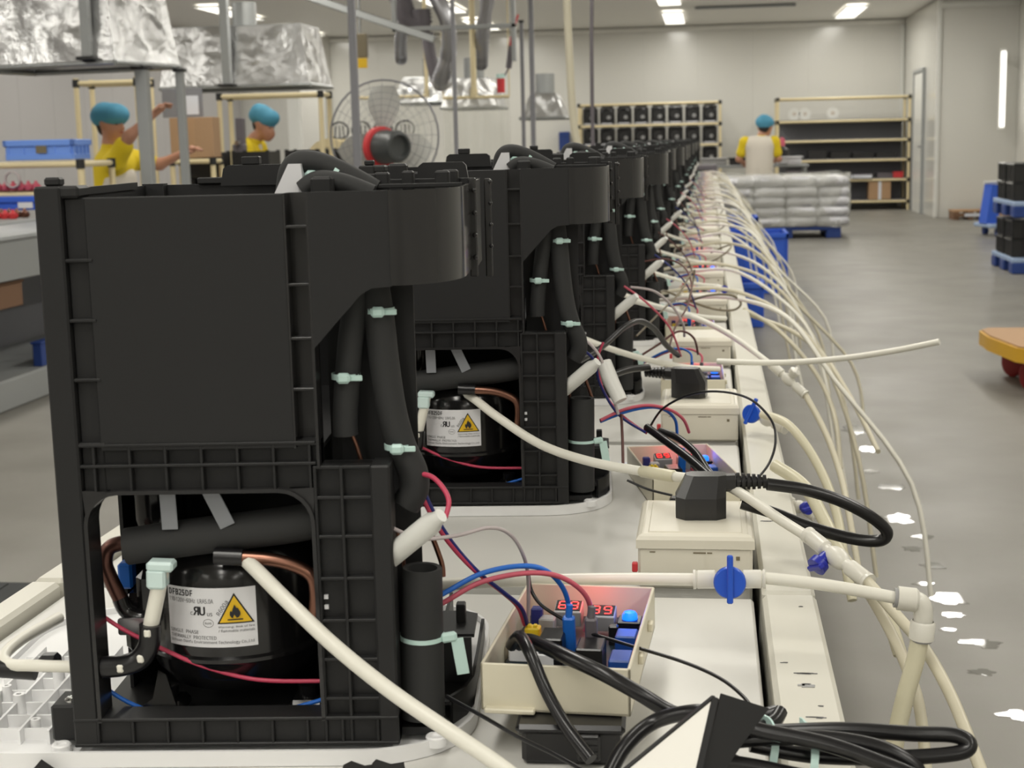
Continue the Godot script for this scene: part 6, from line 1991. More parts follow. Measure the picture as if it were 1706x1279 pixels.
var K := {
	"foam_a": [Vector3(0.2338, 0.358, -0.032), Vector3(0.2303, 0.3398, -0.032), Vector3(0.2261, 0.3168, -0.032), Vector3(0.2214, 0.2796, -0.032), Vector3(0.2188, 0.2514, -0.032), Vector3(0.2188, 0.24, -0.032)],
	"foam_b": [Vector3(0.2446, 0.3599, -0.034), Vector3(0.2481, 0.33, -0.034), Vector3(0.2505, 0.2974, -0.034), Vector3(0.2547, 0.2598, -0.034), Vector3(0.2611, 0.2313, -0.034), Vector3(0.2697, 0.2098, -0.034), Vector3(0.2702, 0.1954, -0.034), Vector3(0.2632, 0.1835, -0.034)],
	"thin_copper": [Vector3(0.2218, 0.2437, -0.035), Vector3(0.2268, 0.2293, -0.035), Vector3(0.232, 0.2077, -0.035)],
	"foam_pipe": [Vector3(0.0428, 0.1539, -0.03), Vector3(0.085, 0.1596, -0.03), Vector3(0.1328, 0.1652, -0.03), Vector3(0.1708, 0.1695, -0.03), Vector3(0.2017, 0.1748, -0.03)],
	"copper_right": [Vector3(0.1349, 0.1478, -0.016), Vector3(0.1582, 0.1456, -0.016), Vector3(0.1767, 0.1405, -0.016), Vector3(0.1894, 0.1326, -0.016), Vector3(0.1926, 0.1195, -0.016), Vector3(0.1907, 0.0977, -0.016)],
	"collar": [Vector3(0.1153, 0.1491, -0.016), Vector3(0.1372, 0.1478, -0.016)],
	"copper_left": [Vector3(0.0464, 0.1503, -0.055), Vector3(0.0293, 0.1495, -0.055), Vector3(0.0192, 0.1447, -0.055), Vector3(0.0159, 0.1332, -0.055), Vector3(0.0199, 0.1196, -0.055), Vector3(0.027, 0.1019, -0.055)],
	"copper_left_end": [Vector3(0.0262, 0.1039, -0.055), Vector3(0.0313, 0.0927, -0.055), Vector3(0.0448, 0.0875, -0.055), Vector3(0.0558, 0.0914, -0.055)],
	"white_riser": [Vector3(0.0745, 0.1417, -0.012), Vector3(0.0694, 0.12, -0.012), Vector3(0.0619, 0.0919, -0.012)],
	"elbow_clip": [Vector3(0.0628, 0.0964, -0.01), Vector3(0.0607, 0.0794, -0.01), Vector3(0.0524, 0.0682, -0.01), Vector3(0.0393, 0.0634, -0.01), Vector3(0.0235, 0.0621, -0.01)],
	"white_drain": [Vector3(0.0267, 0.0613, -0.012), Vector3(-0.0066, 0.0622, -0.012), Vector3(-0.0352, 0.0635, -0.012), Vector3(-0.0546, 0.0618, -0.02), Vector3(-0.0619, 0.0662, -0.03), Vector3(-0.057, 0.0697, -0.06), Vector3(-0.0405, 0.0736, -0.1)],
	"drain_boot": [Vector3(-0.0722, 0.059, -0.02), Vector3(-0.0339, 0.0556, -0.02)],
	"red_wire": [Vector3(0.0088, 0.1062, -0.03), Vector3(0.0326, 0.0875, -0.03), Vector3(0.0651, 0.0697, -0.03), Vector3(0.098, 0.0544, -0.03), Vector3(0.1407, 0.0429, -0.03), Vector3(0.1959, 0.0412, -0.03)],
	"blue_wire": [Vector3(0.0076, 0.0544, -0.03), Vector3(0.0217, 0.0341, -0.03), Vector3(0.0522, 0.0176, -0.03), Vector3(0.0906, 0.0111, -0.03), Vector3(0.1246, 0.0133, -0.03), Vector3(0.1587, 0.017, -0.03), Vector3(0.1967, 0.0272, -0.03)],
	"top_loop": [Vector3(0.1694, 0.4261, -0.1), Vector3(0.173, 0.4417, -0.1), Vector3(0.1811, 0.4486, -0.1), Vector3(0.1955, 0.4474, -0.1), Vector3(0.2144, 0.4394, -0.1), Vector3(0.2403, 0.4245, -0.1)],
	"top_loop_low": [Vector3(0.1851, 0.4262, -0.085), Vector3(0.1973, 0.4335, -0.085), Vector3(0.2162, 0.4312, -0.085), Vector3(0.2396, 0.4217, -0.085)],
	"ties": [Vector3(0.2489, 0.3364, -0.022), Vector3(0.2208, 0.2863, -0.022), Vector3(0.2596, 0.2306, -0.022)],
	"top_ties": [Vector3(0.2095, 0.4385, -0.1), Vector3(0.191, 0.4342, -0.1)],
	"foam_post": [Vector3(0.2701, 0.0128, -0.035), Vector3(0.2741, 0.1321, -0.035)],
	"sleeve": [Vector3(0.2512, 0.1451, -0.02), Vector3(0.2725, 0.1661, 0), Vector3(0.2947, 0.1862, 0.012)],
	"copper_back": [Vector3(0.2531, 0.16, -0.05), Vector3(0.2579, 0.1353, -0.05), Vector3(0.2586, 0.1005, -0.05)],
	"copper_back_b": [Vector3(0.2774, 0.1543, -0.07), Vector3(0.2863, 0.1266, -0.07), Vector3(0.2874, 0.114, -0.07)],
	"compressor": [Vector3(0.1059, 0.0601, -0.1)],
	"hose_1": [Vector3(-0.3551, 0.9447, -1.062), Vector3(-0.3368, 0.9367, -1.045), Vector3(-0.3137, 0.9235, -1.028), Vector3(-0.2738, 0.8943, -1.012), Vector3(-0.2314, 0.8665, -1), Vector3(-0.1892, 0.8453, -0.985), Vector3(-0.1426, 0.827, -0.96), Vector3(-0.1151, 0.815, -0.94)],
	"wire_red_1": [Vector3(-0.2265, 1.01, -1.085), Vector3(-0.2199, 0.9781, -1.104), Vector3(-0.2084, 0.946, -1.123), Vector3(-0.1903, 0.9156, -1.143), Vector3(-0.1712, 0.8921, -1.162), Vector3(-0.1605, 0.8731, -1.181), Vector3(-0.1573, 0.8508, -1.2)],
	"wire_navy_1": [Vector3(-0.2256, 1.01, -1.09), Vector3(-0.2169, 0.9756, -1.108), Vector3(-0.2056, 0.9442, -1.127), Vector3(-0.1878, 0.9139, -1.145), Vector3(-0.169, 0.8906, -1.163), Vector3(-0.1576, 0.8719, -1.182), Vector3(-0.1547, 0.8498, -1.2)],
	"wire_red_loop": [Vector3(-0.2266, 1.009, -1.09), Vector3(-0.2119, 1.008, -1.083), Vector3(-0.2014, 1.001, -1.075), Vector3(-0.1957, 0.9923, -1.067), Vector3(-0.1975, 0.9815, -1.06)],
	"wire_grey_1": [Vector3(-0.2404, 0.9699, -1.07), Vector3(-0.2233, 0.9569, -1.089), Vector3(-0.198, 0.9546, -1.107), Vector3(-0.1744, 0.9563, -1.126), Vector3(-0.1601, 0.9459, -1.144), Vector3(-0.1521, 0.923, -1.163), Vector3(-0.1509, 0.8968, -1.181), Vector3(-0.1541, 0.8536, -1.2)],
	"wire_blue_1": [Vector3(-0.2317, 0.8915, -1.12), Vector3(-0.211, 0.9013, -1.13), Vector3(-0.185, 0.9134, -1.14), Vector3(-0.1566, 0.9175, -1.15), Vector3(-0.1355, 0.9123, -1.16), Vector3(-0.1218, 0.8956, -1.17), Vector3(-0.1171, 0.8742, -1.18), Vector3(-0.1221, 0.8497, -1.19)],
	"wire_pink_1": [Vector3(-0.2294, 0.8855, -1.12), Vector3(-0.2112, 0.8937, -1.13), Vector3(-0.1852, 0.9063, -1.14), Vector3(-0.1517, 0.9115, -1.15), Vector3(-0.1256, 0.9073, -1.16), Vector3(-0.1068, 0.8933, -1.17), Vector3(-0.0989, 0.8746, -1.18), Vector3(-0.1041, 0.85, -1.19)],
	"wire_black_1": [Vector3(-0.1531, 0.8964, -1.2), Vector3(-0.15, 0.8815, -1.197), Vector3(-0.14, 0.8695, -1.193), Vector3(-0.1194, 0.8577, -1.19)],
	"cable_a": [Vector3(-0.1579, 0.8602, -1.12), Vector3(-0.1482, 0.875, -1.1), Vector3(-0.1361, 0.8712, -1.07), Vector3(-0.1219, 0.8459, -1.055), Vector3(-0.1057, 0.8251, -1.04), Vector3(-0.0863, 0.8093, -1.02)],
	"cable_b": [Vector3(-0.1524, 0.8584, -1.13), Vector3(-0.1405, 0.8677, -1.11), Vector3(-0.1106, 0.869, -1.075), Vector3(-0.0792, 0.8628, -1.055), Vector3(-0.0519, 0.8498, -1.05), Vector3(-0.0252, 0.8339, -1.052), Vector3(0.0084, 0.8282, -1.055), Vector3(0.0351, 0.8304, -1.058), Vector3(0.0507, 0.8341, -1.06)],
	"thin_a": [Vector3(-0.0974, 0.8544, -1.17), Vector3(-0.0588, 0.8518, -1.146), Vector3(-0.0195, 0.8488, -1.122), Vector3(0.0087, 0.8451, -1.098), Vector3(0.0266, 0.8393, -1.074), Vector3(0.0358, 0.8335, -1.05)],
	"thin_b": [Vector3(-0.2062, 0.8274, -1.09), Vector3(-0.1755, 0.8244, -1.062), Vector3(-0.1439, 0.8198, -1.035), Vector3(-0.1138, 0.8185, -1.008), Vector3(-0.0873, 0.8178, -0.98)],
	"coil_1": [Vector3(-0.0225, 0.8305, -1.03), Vector3(0.0298, 0.8313, -1.027), Vector3(0.0939, 0.837, -1.023), Vector3(0.144, 0.8368, -1.02), Vector3(0.1726, 0.8378, -1.017), Vector3(0.1825, 0.8328, -1.013), Vector3(0.1718, 0.8271, -1.01), Vector3(0.1259, 0.8238, -1.007), Vector3(0.0714, 0.8252, -1.003), Vector3(0.0291, 0.8334, -1)],
	"coil_2": [Vector3(-0.0006, 0.8333, -1), Vector3(0.05, 0.8405, -0.9975), Vector3(0.0914, 0.8411, -0.995), Vector3(0.1241, 0.8353, -0.9925), Vector3(0.1444, 0.8216, -0.99), Vector3(0.1321, 0.8112, -0.9875), Vector3(0.0826, 0.8149, -0.985), Vector3(0.0286, 0.8253, -0.9825), Vector3(-0.0131, 0.8307, -0.98)],
	"coil_3": [Vector3(0.053, 0.8347, -1.06), Vector3(0.0457, 0.8311, -1.045), Vector3(0.0256, 0.8288, -1.03), Vector3(0.008, 0.8263, -1.015), Vector3(0.0164, 0.8203, -1), Vector3(0.0495, 0.8182, -0.985), Vector3(0.0975, 0.8223, -0.97)],
	"coil_4": [Vector3(-0.0717, 0.8161, -0.97), Vector3(-0.06, 0.8324, -0.99), Vector3(-0.0393, 0.8443, -1.01), Vector3(-0.0091, 0.8556, -1.003), Vector3(0.0079, 0.8543, -0.9967), Vector3(0.0329, 0.8489, -0.99), Vector3(0.0822, 0.8423, -0.9833), Vector3(0.1223, 0.8312, -0.9767), Vector3(0.1456, 0.8241, -0.97)],
	"coil_tie_a": [Vector3(0.0358, 0.8358, -1.05), Vector3(0.045, 0.8373, -1.03), Vector3(0.0468, 0.8362, -1), Vector3(0.0435, 0.8157, -0.99)],
	"coil_tie_b": [Vector3(0.067, 0.8321, -1.05), Vector3(0.074, 0.8313, -1.03), Vector3(0.0737, 0.8347, -0.99), Vector3(0.0719, 0.819, -0.98)],
	"card_white": [Vector3(-0.0607, 0.8368, -0.93), Vector3(0.0044, 0.8756, -0.98), Vector3(-0.0076, 0.8433, -0.92)],
	"card_black": [Vector3(0.0078, 0.8768, -0.985), Vector3(0.0416, 0.8607, -1), Vector3(0.0222, 0.8438, -0.975), Vector3(0.0055, 0.828, -0.95), Vector3(-0.0065, 0.839, -0.925)],
	"plug_cable": [Vector3(0.0623, 0.8913, -1.56), Vector3(0.102, 0.8846, -1.564), Vector3(0.1405, 0.8713, -1.569), Vector3(0.1729, 0.8532, -1.573), Vector3(0.1908, 0.8355, -1.578), Vector3(0.1845, 0.8241, -1.582), Vector3(0.1555, 0.8245, -1.587), Vector3(0.1106, 0.8357, -1.591), Vector3(0.0717, 0.8497, -1.596), Vector3(0.0358, 0.8598, -1.6)],
	"hose_2": [Vector3(-0.3174, 0.9411, -1.86), Vector3(-0.2955, 0.9328, -1.835), Vector3(-0.2657, 0.9154, -1.815), Vector3(-0.2096, 0.8858, -1.79), Vector3(-0.1461, 0.8737, -1.749), Vector3(-0.0784, 0.8708, -1.707), Vector3(-0.0315, 0.8734, -1.666), Vector3(0.0062, 0.8798, -1.624), Vector3(0.0386, 0.8729, -1.583), Vector3(0.0756, 0.8571, -1.541), Vector3(0.1031, 0.849, -1.5)],
	"hose_2b": [Vector3(0.1542, 0.8273, -1.42), Vector3(0.1751, 0.8103, -1.376), Vector3(0.1971, 0.7907, -1.332), Vector3(0.2124, 0.7674, -1.288), Vector3(0.2212, 0.7464, -1.244), Vector3(0.2317, 0.7173, -1.2)],
	"hose_2c": [Vector3(0.1546, 0.8137, -1.45), Vector3(0.1743, 0.783, -1.413), Vector3(0.1871, 0.7571, -1.375), Vector3(0.1949, 0.7301, -1.337), Vector3(0.1978, 0.6759, -1.3)],
	"valve_2": [Vector3(0.1013, 0.8522, -1.5), Vector3(0.1286, 0.8385, -1.46), Vector3(0.156, 0.8261, -1.42)],
	"valve_2_knob": [Vector3(0.1182, 0.8247, -1.47)],
	"hose_v1_l": [Vector3(-0.2636, 0.8466, -1.32), Vector3(-0.1853, 0.8532, -1.317), Vector3(-0.1002, 0.858, -1.313), Vector3(-0.0115, 0.8599, -1.31)],
	"hose_v1_r": [Vector3(0.0495, 0.8626, -1.31), Vector3(0.1073, 0.8578, -1.305), Vector3(0.173, 0.8477, -1.3)],
	"valve_1": [Vector3(-0.0142, 0.8599, -1.31), Vector3(0.0511, 0.8615, -1.31)],
	"elbow_1": [Vector3(0.1688, 0.8487, -1.3), Vector3(0.1862, 0.8457, -1.3), Vector3(0.1906, 0.8357, -1.3), Vector3(0.1895, 0.812, -1.3)],
	"drain_1": [Vector3(0.1884, 0.8143, -1.3), Vector3(0.1844, 0.7913, -1.298), Vector3(0.1758, 0.758, -1.295), Vector3(0.1677, 0.7187, -1.292), Vector3(0.1619, 0.6733, -1.29)],
	"clear_tube": [Vector3(0.082, 0.8383, -2.25), Vector3(0.1163, 0.8323, -2.208), Vector3(0.145, 0.8041, -2.167), Vector3(0.1685, 0.7639, -2.125), Vector3(0.1827, 0.7208, -2.083), Vector3(0.188, 0.6794, -2.042), Vector3(0.1973, 0.6226, -2)],
	"clear_tube_b": [Vector3(0.085, 0.836, -1.9), Vector3(0.1212, 0.8177, -1.86), Vector3(0.1449, 0.7811, -1.82), Vector3(0.164, 0.7462, -1.78), Vector3(0.2071, 0.6986, -1.74), Vector3(0.2242, 0.6529, -1.7)],
	"stray": [Vector3(0.016, 0.85, -2.72), Vector3(0.13, 0.8519, -2.69), Vector3(0.2348, 0.8637, -2.66), Vector3(0.3256, 0.8818, -2.63), Vector3(0.3979, 0.9016, -2.6)],
	"valve_3": [Vector3(0.1164, 0.8394, -2.75), Vector3(0.1459, 0.8181, -2.72), Vector3(0.1766, 0.7899, -2.7)],
	"hose_3a": [Vector3(-0.1645, 0.9247, -3.1), Vector3(-0.0984, 0.9187, -3.013), Vector3(-0.0242, 0.9063, -2.925), Vector3(0.0455, 0.8814, -2.837), Vector3(0.1197, 0.836, -2.75)],
	"hose_3b": [Vector3(0.1766, 0.7899, -2.7), Vector3(0.2071, 0.7353, -2.625), Vector3(0.2278, 0.6756, -2.55), Vector3(0.237, 0.6197, -2.475), Vector3(0.2479, 0.5367, -2.4)],
	"hose_4a": [Vector3(0.0573, 0.7939, -4.1), Vector3(0.1439, 0.7738, -3.983), Vector3(0.2173, 0.7559, -3.867), Vector3(0.2862, 0.7123, -3.75), Vector3(0.3363, 0.6394, -3.633), Vector3(0.3687, 0.5793, -3.517), Vector3(0.3887, 0.5355, -3.4)],
	"hose_4b": [Vector3(0.0962, 0.8, -4), Vector3(0.1723, 0.763, -3.9), Vector3(0.2369, 0.7052, -3.8), Vector3(0.2832, 0.6434, -3.7), Vector3(0.3083, 0.5705, -3.6), Vector3(0.3124, 0.4726, -3.5)],
	"wire_red_2": [Vector3(-0.142, 0.8955, -1.9), Vector3(-0.1113, 0.9064, -1.92), Vector3(-0.0803, 0.9084, -1.94), Vector3(-0.0528, 0.899, -1.96), Vector3(-0.0347, 0.882, -1.98), Vector3(-0.0269, 0.8597, -2)],
	"wire_blue_2": [Vector3(-0.1428, 0.8919, -1.91), Vector3(-0.1078, 0.9024, -1.928), Vector3(-0.0765, 0.9049, -1.946), Vector3(-0.057, 0.8967, -1.964), Vector3(-0.0453, 0.88, -1.982), Vector3(-0.0434, 0.8579, -2)],
	"cable_2a": [Vector3(-0.0821, 0.8781, -1.94), Vector3(-0.0552, 0.8689, -1.893), Vector3(-0.0234, 0.8551, -1.847), Vector3(0.0068, 0.8387, -1.8)],
	"cable_2b": [Vector3(-0.0651, 0.8692, -1.96), Vector3(-0.0401, 0.8675, -1.92), Vector3(-0.016, 0.8558, -1.88), Vector3(-0.0006, 0.8411, -1.84), Vector3(0.0106, 0.8387, -1.8)],
	"thin_2": [Vector3(-0.0797, 0.8742, -1.96), Vector3(-0.0601, 0.9055, -1.934), Vector3(-0.0239, 0.9288, -1.907), Vector3(0.0149, 0.9372, -1.881), Vector3(0.0524, 0.9317, -1.855), Vector3(0.0778, 0.9096, -1.829), Vector3(0.0819, 0.8882, -1.802), Vector3(0.0737, 0.8674, -1.776), Vector3(0.0584, 0.853, -1.75)],
	"sleeve_2": [Vector3(-0.1348, 0.9763, -1.88), Vector3(-0.1251, 0.9527, -1.87), Vector3(-0.1124, 0.9284, -1.86)],
	"wire_white_2": [Vector3(-0.17, 1.013, -1.86), Vector3(-0.1535, 1.004, -1.865), Vector3(-0.1387, 0.9841, -1.87), Vector3(-0.1301, 0.9558, -1.875), Vector3(-0.1169, 0.9073, -1.88)],
	"wire_navy_2": [Vector3(-0.1671, 1.001, -1.86), Vector3(-0.1471, 0.9791, -1.877), Vector3(-0.141, 0.9446, -1.895), Vector3(-0.1189, 0.9012, -1.913), Vector3(-0.0842, 0.8735, -1.93)],
	"wire_red_2b": [Vector3(-0.1403, 0.9927, -1.95), Vector3(-0.1477, 0.9686, -1.948), Vector3(-0.1408, 0.928, -1.945), Vector3(-0.1168, 0.8956, -1.942), Vector3(-0.0822, 0.8699, -1.94)],
	"cable_brown_2": [Vector3(-0.1142, 0.9036, -1.9), Vector3(-0.1118, 0.8754, -1.88), Vector3(-0.1102, 0.8437, -1.86)],
	"thin_2b": [Vector3(-0.1044, 0.8262, -1.85), Vector3(-0.077, 0.8169, -1.84), Vector3(-0.0461, 0.8117, -1.83)],
	"plug2_cable": [Vector3(-0.0955, 0.9009, -2.32), Vector3(-0.1221, 0.9044, -2.28), Vector3(-0.1479, 0.9013, -2.24), Vector3(-0.1683, 0.8938, -2.2)],
	"cable_3": [Vector3(-0.2091, 0.9187, -2.25), Vector3(-0.1854, 0.9245, -2.307), Vector3(-0.1652, 0.9339, -2.364), Vector3(-0.1389, 0.953, -2.421), Vector3(-0.1166, 0.9559, -2.479), Vector3(-0.0935, 0.9351, -2.536), Vector3(-0.0745, 0.8986, -2.593), Vector3(-0.0546, 0.8718, -2.65)],
	"wire_red_3": [Vector3(-0.1406, 0.9907, -3.3), Vector3(-0.0911, 1.002, -3.208), Vector3(-0.0507, 0.9919, -3.117), Vector3(-0.0346, 0.9626, -3.025), Vector3(-0.0421, 0.9296, -2.933), Vector3(-0.0641, 0.8991, -2.842), Vector3(-0.0734, 0.8709, -2.75)],
	"wire_olive_3": [Vector3(-0.043, 0.9221, -3), Vector3(-0.0291, 0.9868, -3.1), Vector3(-0.0605, 0.9504, -2.967), Vector3(-0.0926, 0.9296, -2.833), Vector3(-0.1329, 0.9008, -2.7)],
	"wire_grey_3": [Vector3(-0.1404, 0.9973, -2.65), Vector3(-0.0981, 0.9867, -2.675), Vector3(-0.0662, 0.9561, -2.7), Vector3(-0.047, 0.9195, -2.725), Vector3(-0.0452, 0.8936, -2.75)],
	"wire_pair_3": [Vector3(-0.1363, 0.8633, -2.65), Vector3(-0.0933, 0.8872, -2.675), Vector3(-0.0554, 0.9093, -2.7), Vector3(-0.0282, 0.8946, -2.725), Vector3(-0.0196, 0.8593, -2.75)],
	"hose_3": [Vector3(-0.1434, 0.9624, -2.7), Vector3(-0.1077, 0.9423, -2.775), Vector3(-0.07, 0.9158, -2.85)],
	"plug_1": [Vector3(-0.0317, 0.8647, -1.6), Vector3(0.0226, 0.8652, -1.6), Vector3(0.0635, 0.8914, -1.56)],
	"plug_2": [Vector3(-0.0536, 0.8769, -2.36), Vector3(-0.0005, 0.8768, -2.36), Vector3(-0.0955, 0.9009, -2.32)],
}
# ---------------------------------------------------------------- mesh building
class MB:
	var v := PackedVector3Array()
	var n := PackedVector3Array()
	var xf := Transform3D()
	func tri(a: Vector3, b: Vector3, c: Vector3, na: Vector3, nb: Vector3, nc: Vector3) -> void:
		var g := (b - a).cross(c - a)
		if g.length_squared() < 1e-18:
			return
		if g.dot(na + nb + nc) > 0.0:
			var t := b
			b = c
			c = t
			t = nb
			nb = nc
			nc = t
		v.append(xf * a); v.append(xf * b); v.append(xf * c)
		n.append((xf.basis * na).normalized()); n.append((xf.basis * nb).normalized()); n.append((xf.basis * nc).normalized())
	func quad(a: Vector3, b: Vector3, c: Vector3, d: Vector3, nn: Vector3) -> void:
		tri(a, b, c, nn, nn, nn)
		tri(a, c, d, nn, nn, nn)
	func face(pts: Array, toward: Vector3) -> void:
		# a flat convex face whose normal points along toward
		var g: Vector3 = (pts[1] - pts[0]).cross(pts[2] - pts[0]).normalized()
		if g.dot(toward) < 0.0:
			g = -g
		for i in range(1, pts.size() - 1):
			tri(pts[0], pts[i], pts[i + 1], g, g, g)
	func box(c: Vector3, s: Vector3, bev := 0.0) -> void:
		var h := s * 0.5
		bev = minf(bev, minf(h.x, minf(h.y, h.z)) * 0.9)
		for ax in 3:
			var u := (ax + 1) % 3
			var w := (ax + 2) % 3
			for sg in [-1.0, 1.0]:
				var nn := Vector3.ZERO
				nn[ax] = sg
				var q: Array[Vector3] = []
				for k in [[-1, -1], [1, -1], [1, 1], [-1, 1]]:
					var p := c
					p[ax] += sg * h[ax]
					p[u] += k[0] * (h[u] - bev)
					p[w] += k[1] * (h[w] - bev)
					q.append(p)
				quad(q[0], q[1], q[2], q[3], nn)
			if bev > 0.0:
				for su in [-1.0, 1.0]:
					for sw in [-1.0, 1.0]:
						var nn := Vector3.ZERO
						nn[u] = su
						nn[w] = sw
						nn = nn.normalized()
						var q: Array[Vector3] = []
						for k in [[-1, 0], [1, 0], [1, 1], [-1, 1]]:
							var p := c
							p[ax] += k[0] * (h[ax] - bev)
							p[u] += su * (h[u] - (bev if k[1] == 0 else 0.0))
							p[w] += sw * (h[w] - (0.0 if k[1] == 0 else bev))
							q.append(p)
						quad(q[0], q[1], q[2], q[3], nn)
		if bev > 0.0:
			for sx in [-1.0, 1.0]:
				for sy in [-1.0, 1.0]:
					for sz in [-1.0, 1.0]:
						var sg := Vector3(sx, sy, sz)
						var nn := sg.normalized()
						var q: Array[Vector3] = []
						for ax in 3:
							var p := c
							for k in 3:
								p[k] += sg[k] * (h[k] - (0.0 if k == ax else bev))
							q.append(p)
						tri(q[0], q[1], q[2], nn, nn, nn)
	func span(a: Vector3, b: Vector3, bev := 0.0) -> void:
		box((a + b) * 0.5, (b - a).abs(), bev)
	func tube(p: PackedVector3Array, r: Variant, sides := 8, caps := true, inner := 0.0) -> void:
		var cnt := p.size()
		if cnt < 2:
			return
		var t0 := (p[1] - p[0]).normalized()
		var up := Vector3.UP if absf(t0.y) < 0.9 else Vector3.RIGHT
		var sidev := t0.cross(up).normalized()
		var rings: Array = []
		var norms: Array = []
		for i in cnt:
			var t := (p[mini(i + 1, cnt - 1)] - p[maxi(i - 1, 0)]).normalized()
			sidev = (sidev - t * sidev.dot(t)).normalized()
			var w := t.cross(sidev)
			var rr: float = r if not (r is Array or r is PackedFloat32Array) else r[i]
			var ring := PackedVector3Array()
			var nr := PackedVector3Array()
			for k in sides:
				var a := TAU * k / sides
				var d := sidev * cos(a) + w * sin(a)
				ring.append(p[i] + d * rr)
				nr.append(d)
			rings.append(ring)
			norms.append(nr)
		for i in cnt - 1:
			for k in sides:
				var k2 := (k + 1) % sides
				tri(rings[i][k], rings[i][k2], rings[i + 1][k2], norms[i][k], norms[i][k2], norms[i + 1][k2])
				tri(rings[i][k], rings[i + 1][k2], rings[i + 1][k], norms[i][k], norms[i + 1][k2], norms[i + 1][k])
		if caps:
			for e in [0, cnt - 1]:
				var nn: Vector3 = (p[0] - p[1]).normalized() if e == 0 else (p[cnt - 1] - p[cnt - 2]).normalized()
				for k in sides:
					tri(p[e], rings[e][k], rings[e][(k + 1) % sides], nn, nn, nn)
	func bar(a: Vector3, b: Vector3, r: float, sides := 8) -> void:
		tube(PackedVector3Array([a, b]), r, sides)
	func lathe(prof: Array, seg := 20, a0 := 0.0, a1 := TAU) -> void:
		# prof: Vector2(radius, height) from bottom to top, about the y axis; sharp where the profile bends more than 40 degrees
		var m := prof.size()
		for i in m - 1:
			var p: Vector2 = prof[i]
			var q: Vector2 = prof[i + 1]
			var d := (q - p)
			if d.length() < 1e-7:
				continue
			var nn := Vector2(d.y, -d.x).normalized()
			var n0 := nn
			var n1 := nn
			if i > 0:
				var e: Vector2 = (p - prof[i - 1]).normalized()
				if e.dot(d.normalized()) > 0.76:
					n0 = (nn + Vector2(e.y, -e.x)).normalized()
			if i < m - 2:
				var e: Vector2 = (prof[i + 2] - q).normalized()
				if e.dot(d.normalized()) > 0.76:
					n1 = (nn + Vector2(e.y, -e.x)).normalized()
			for k in seg:
				var a := a0 + (a1 - a0) * k / seg
				var b := a0 + (a1 - a0) * (k + 1) / seg
				var ca := Vector3(cos(a), 0, sin(a))
				var cb := Vector3(cos(b), 0, sin(b))
				var up := Vector3.UP
				tri(ca * p.x + up * p.y, cb * p.x + up * p.y, cb * q.x + up * q.y, ca * n0.x + up * n0.y, cb * n0.x + up * n0.y, cb * n1.x + up * n1.y)
				tri(ca * p.x + up * p.y, cb * q.x + up * q.y, ca * q.x + up * q.y, ca * n0.x + up * n0.y, cb * n1.x + up * n1.y, ca * n1.x + up * n1.y)
	func extrude(poly: PackedVector2Array, z0: float, z1: float) -> void:
		# a flat outline in x, y given thickness from z0 to z1; smooth round gentle bends
		var idx := Geometry2D.triangulate_polygon(poly)
		for i in range(0, idx.size(), 3):
			for z in [z0, z1]:
				var nn := Vector3(0, 0, 1.0 if (z == z1) == (z1 > z0) else -1.0)
				tri(Vector3(poly[idx[i]].x, poly[idx[i]].y, z), Vector3(poly[idx[i + 1]].x, poly[idx[i + 1]].y, z), Vector3(poly[idx[i + 2]].x, poly[idx[i + 2]].y, z), nn, nn, nn)
		var m := poly.size()
		var sg := 1.0 if not Geometry2D.is_polygon_clockwise(poly) else -1.0
		for i in m:
			var p := poly[i]
			var q := poly[(i + 1) % m]
			var d := (q - p).normalized()
			var e := (p - poly[(i + m - 1) % m]).normalized()
			var f := (poly[(i + 2) % m] - q).normalized()
			var nn := Vector2(d.y, -d.x) * sg
			var n0 := nn if e.dot(d) < 0.8 else (nn + Vector2(e.y, -e.x) * sg).normalized()
			var n1 := nn if f.dot(d) < 0.8 else (nn + Vector2(f.y, -f.x) * sg).normalized()
			var a := Vector3(p.x, p.y, z0)
			var b := Vector3(q.x, q.y, z0)
			var c := Vector3(q.x, q.y, z1)
			var dd := Vector3(p.x, p.y, z1)
			var m0 := Vector3(n0.x, n0.y, 0)
			var m1 := Vector3(n1.x, n1.y, 0)
			tri(a, b, c, m0, m1, m1)
			tri(a, c, dd, m0, m1, m0)
	func sheet(path: PackedVector2Array, th: float, z0: float, z1: float) -> void:
		# a thin wall that follows a line in x, y and runs from z0 to z1
		var m := path.size()
		var l := PackedVector2Array()
		var r := PackedVector2Array()
		for i in m:
			var d := (path[mini(i + 1, m - 1)] - path[maxi(i - 1, 0)]).normalized()
			var w := Vector2(-d.y, d.x) * th * 0.5
			l.append(path[i] + w)
			r.append(path[i] - w)
		r.reverse()
		l.append_array(r)
		extrude(l, z0, z1)
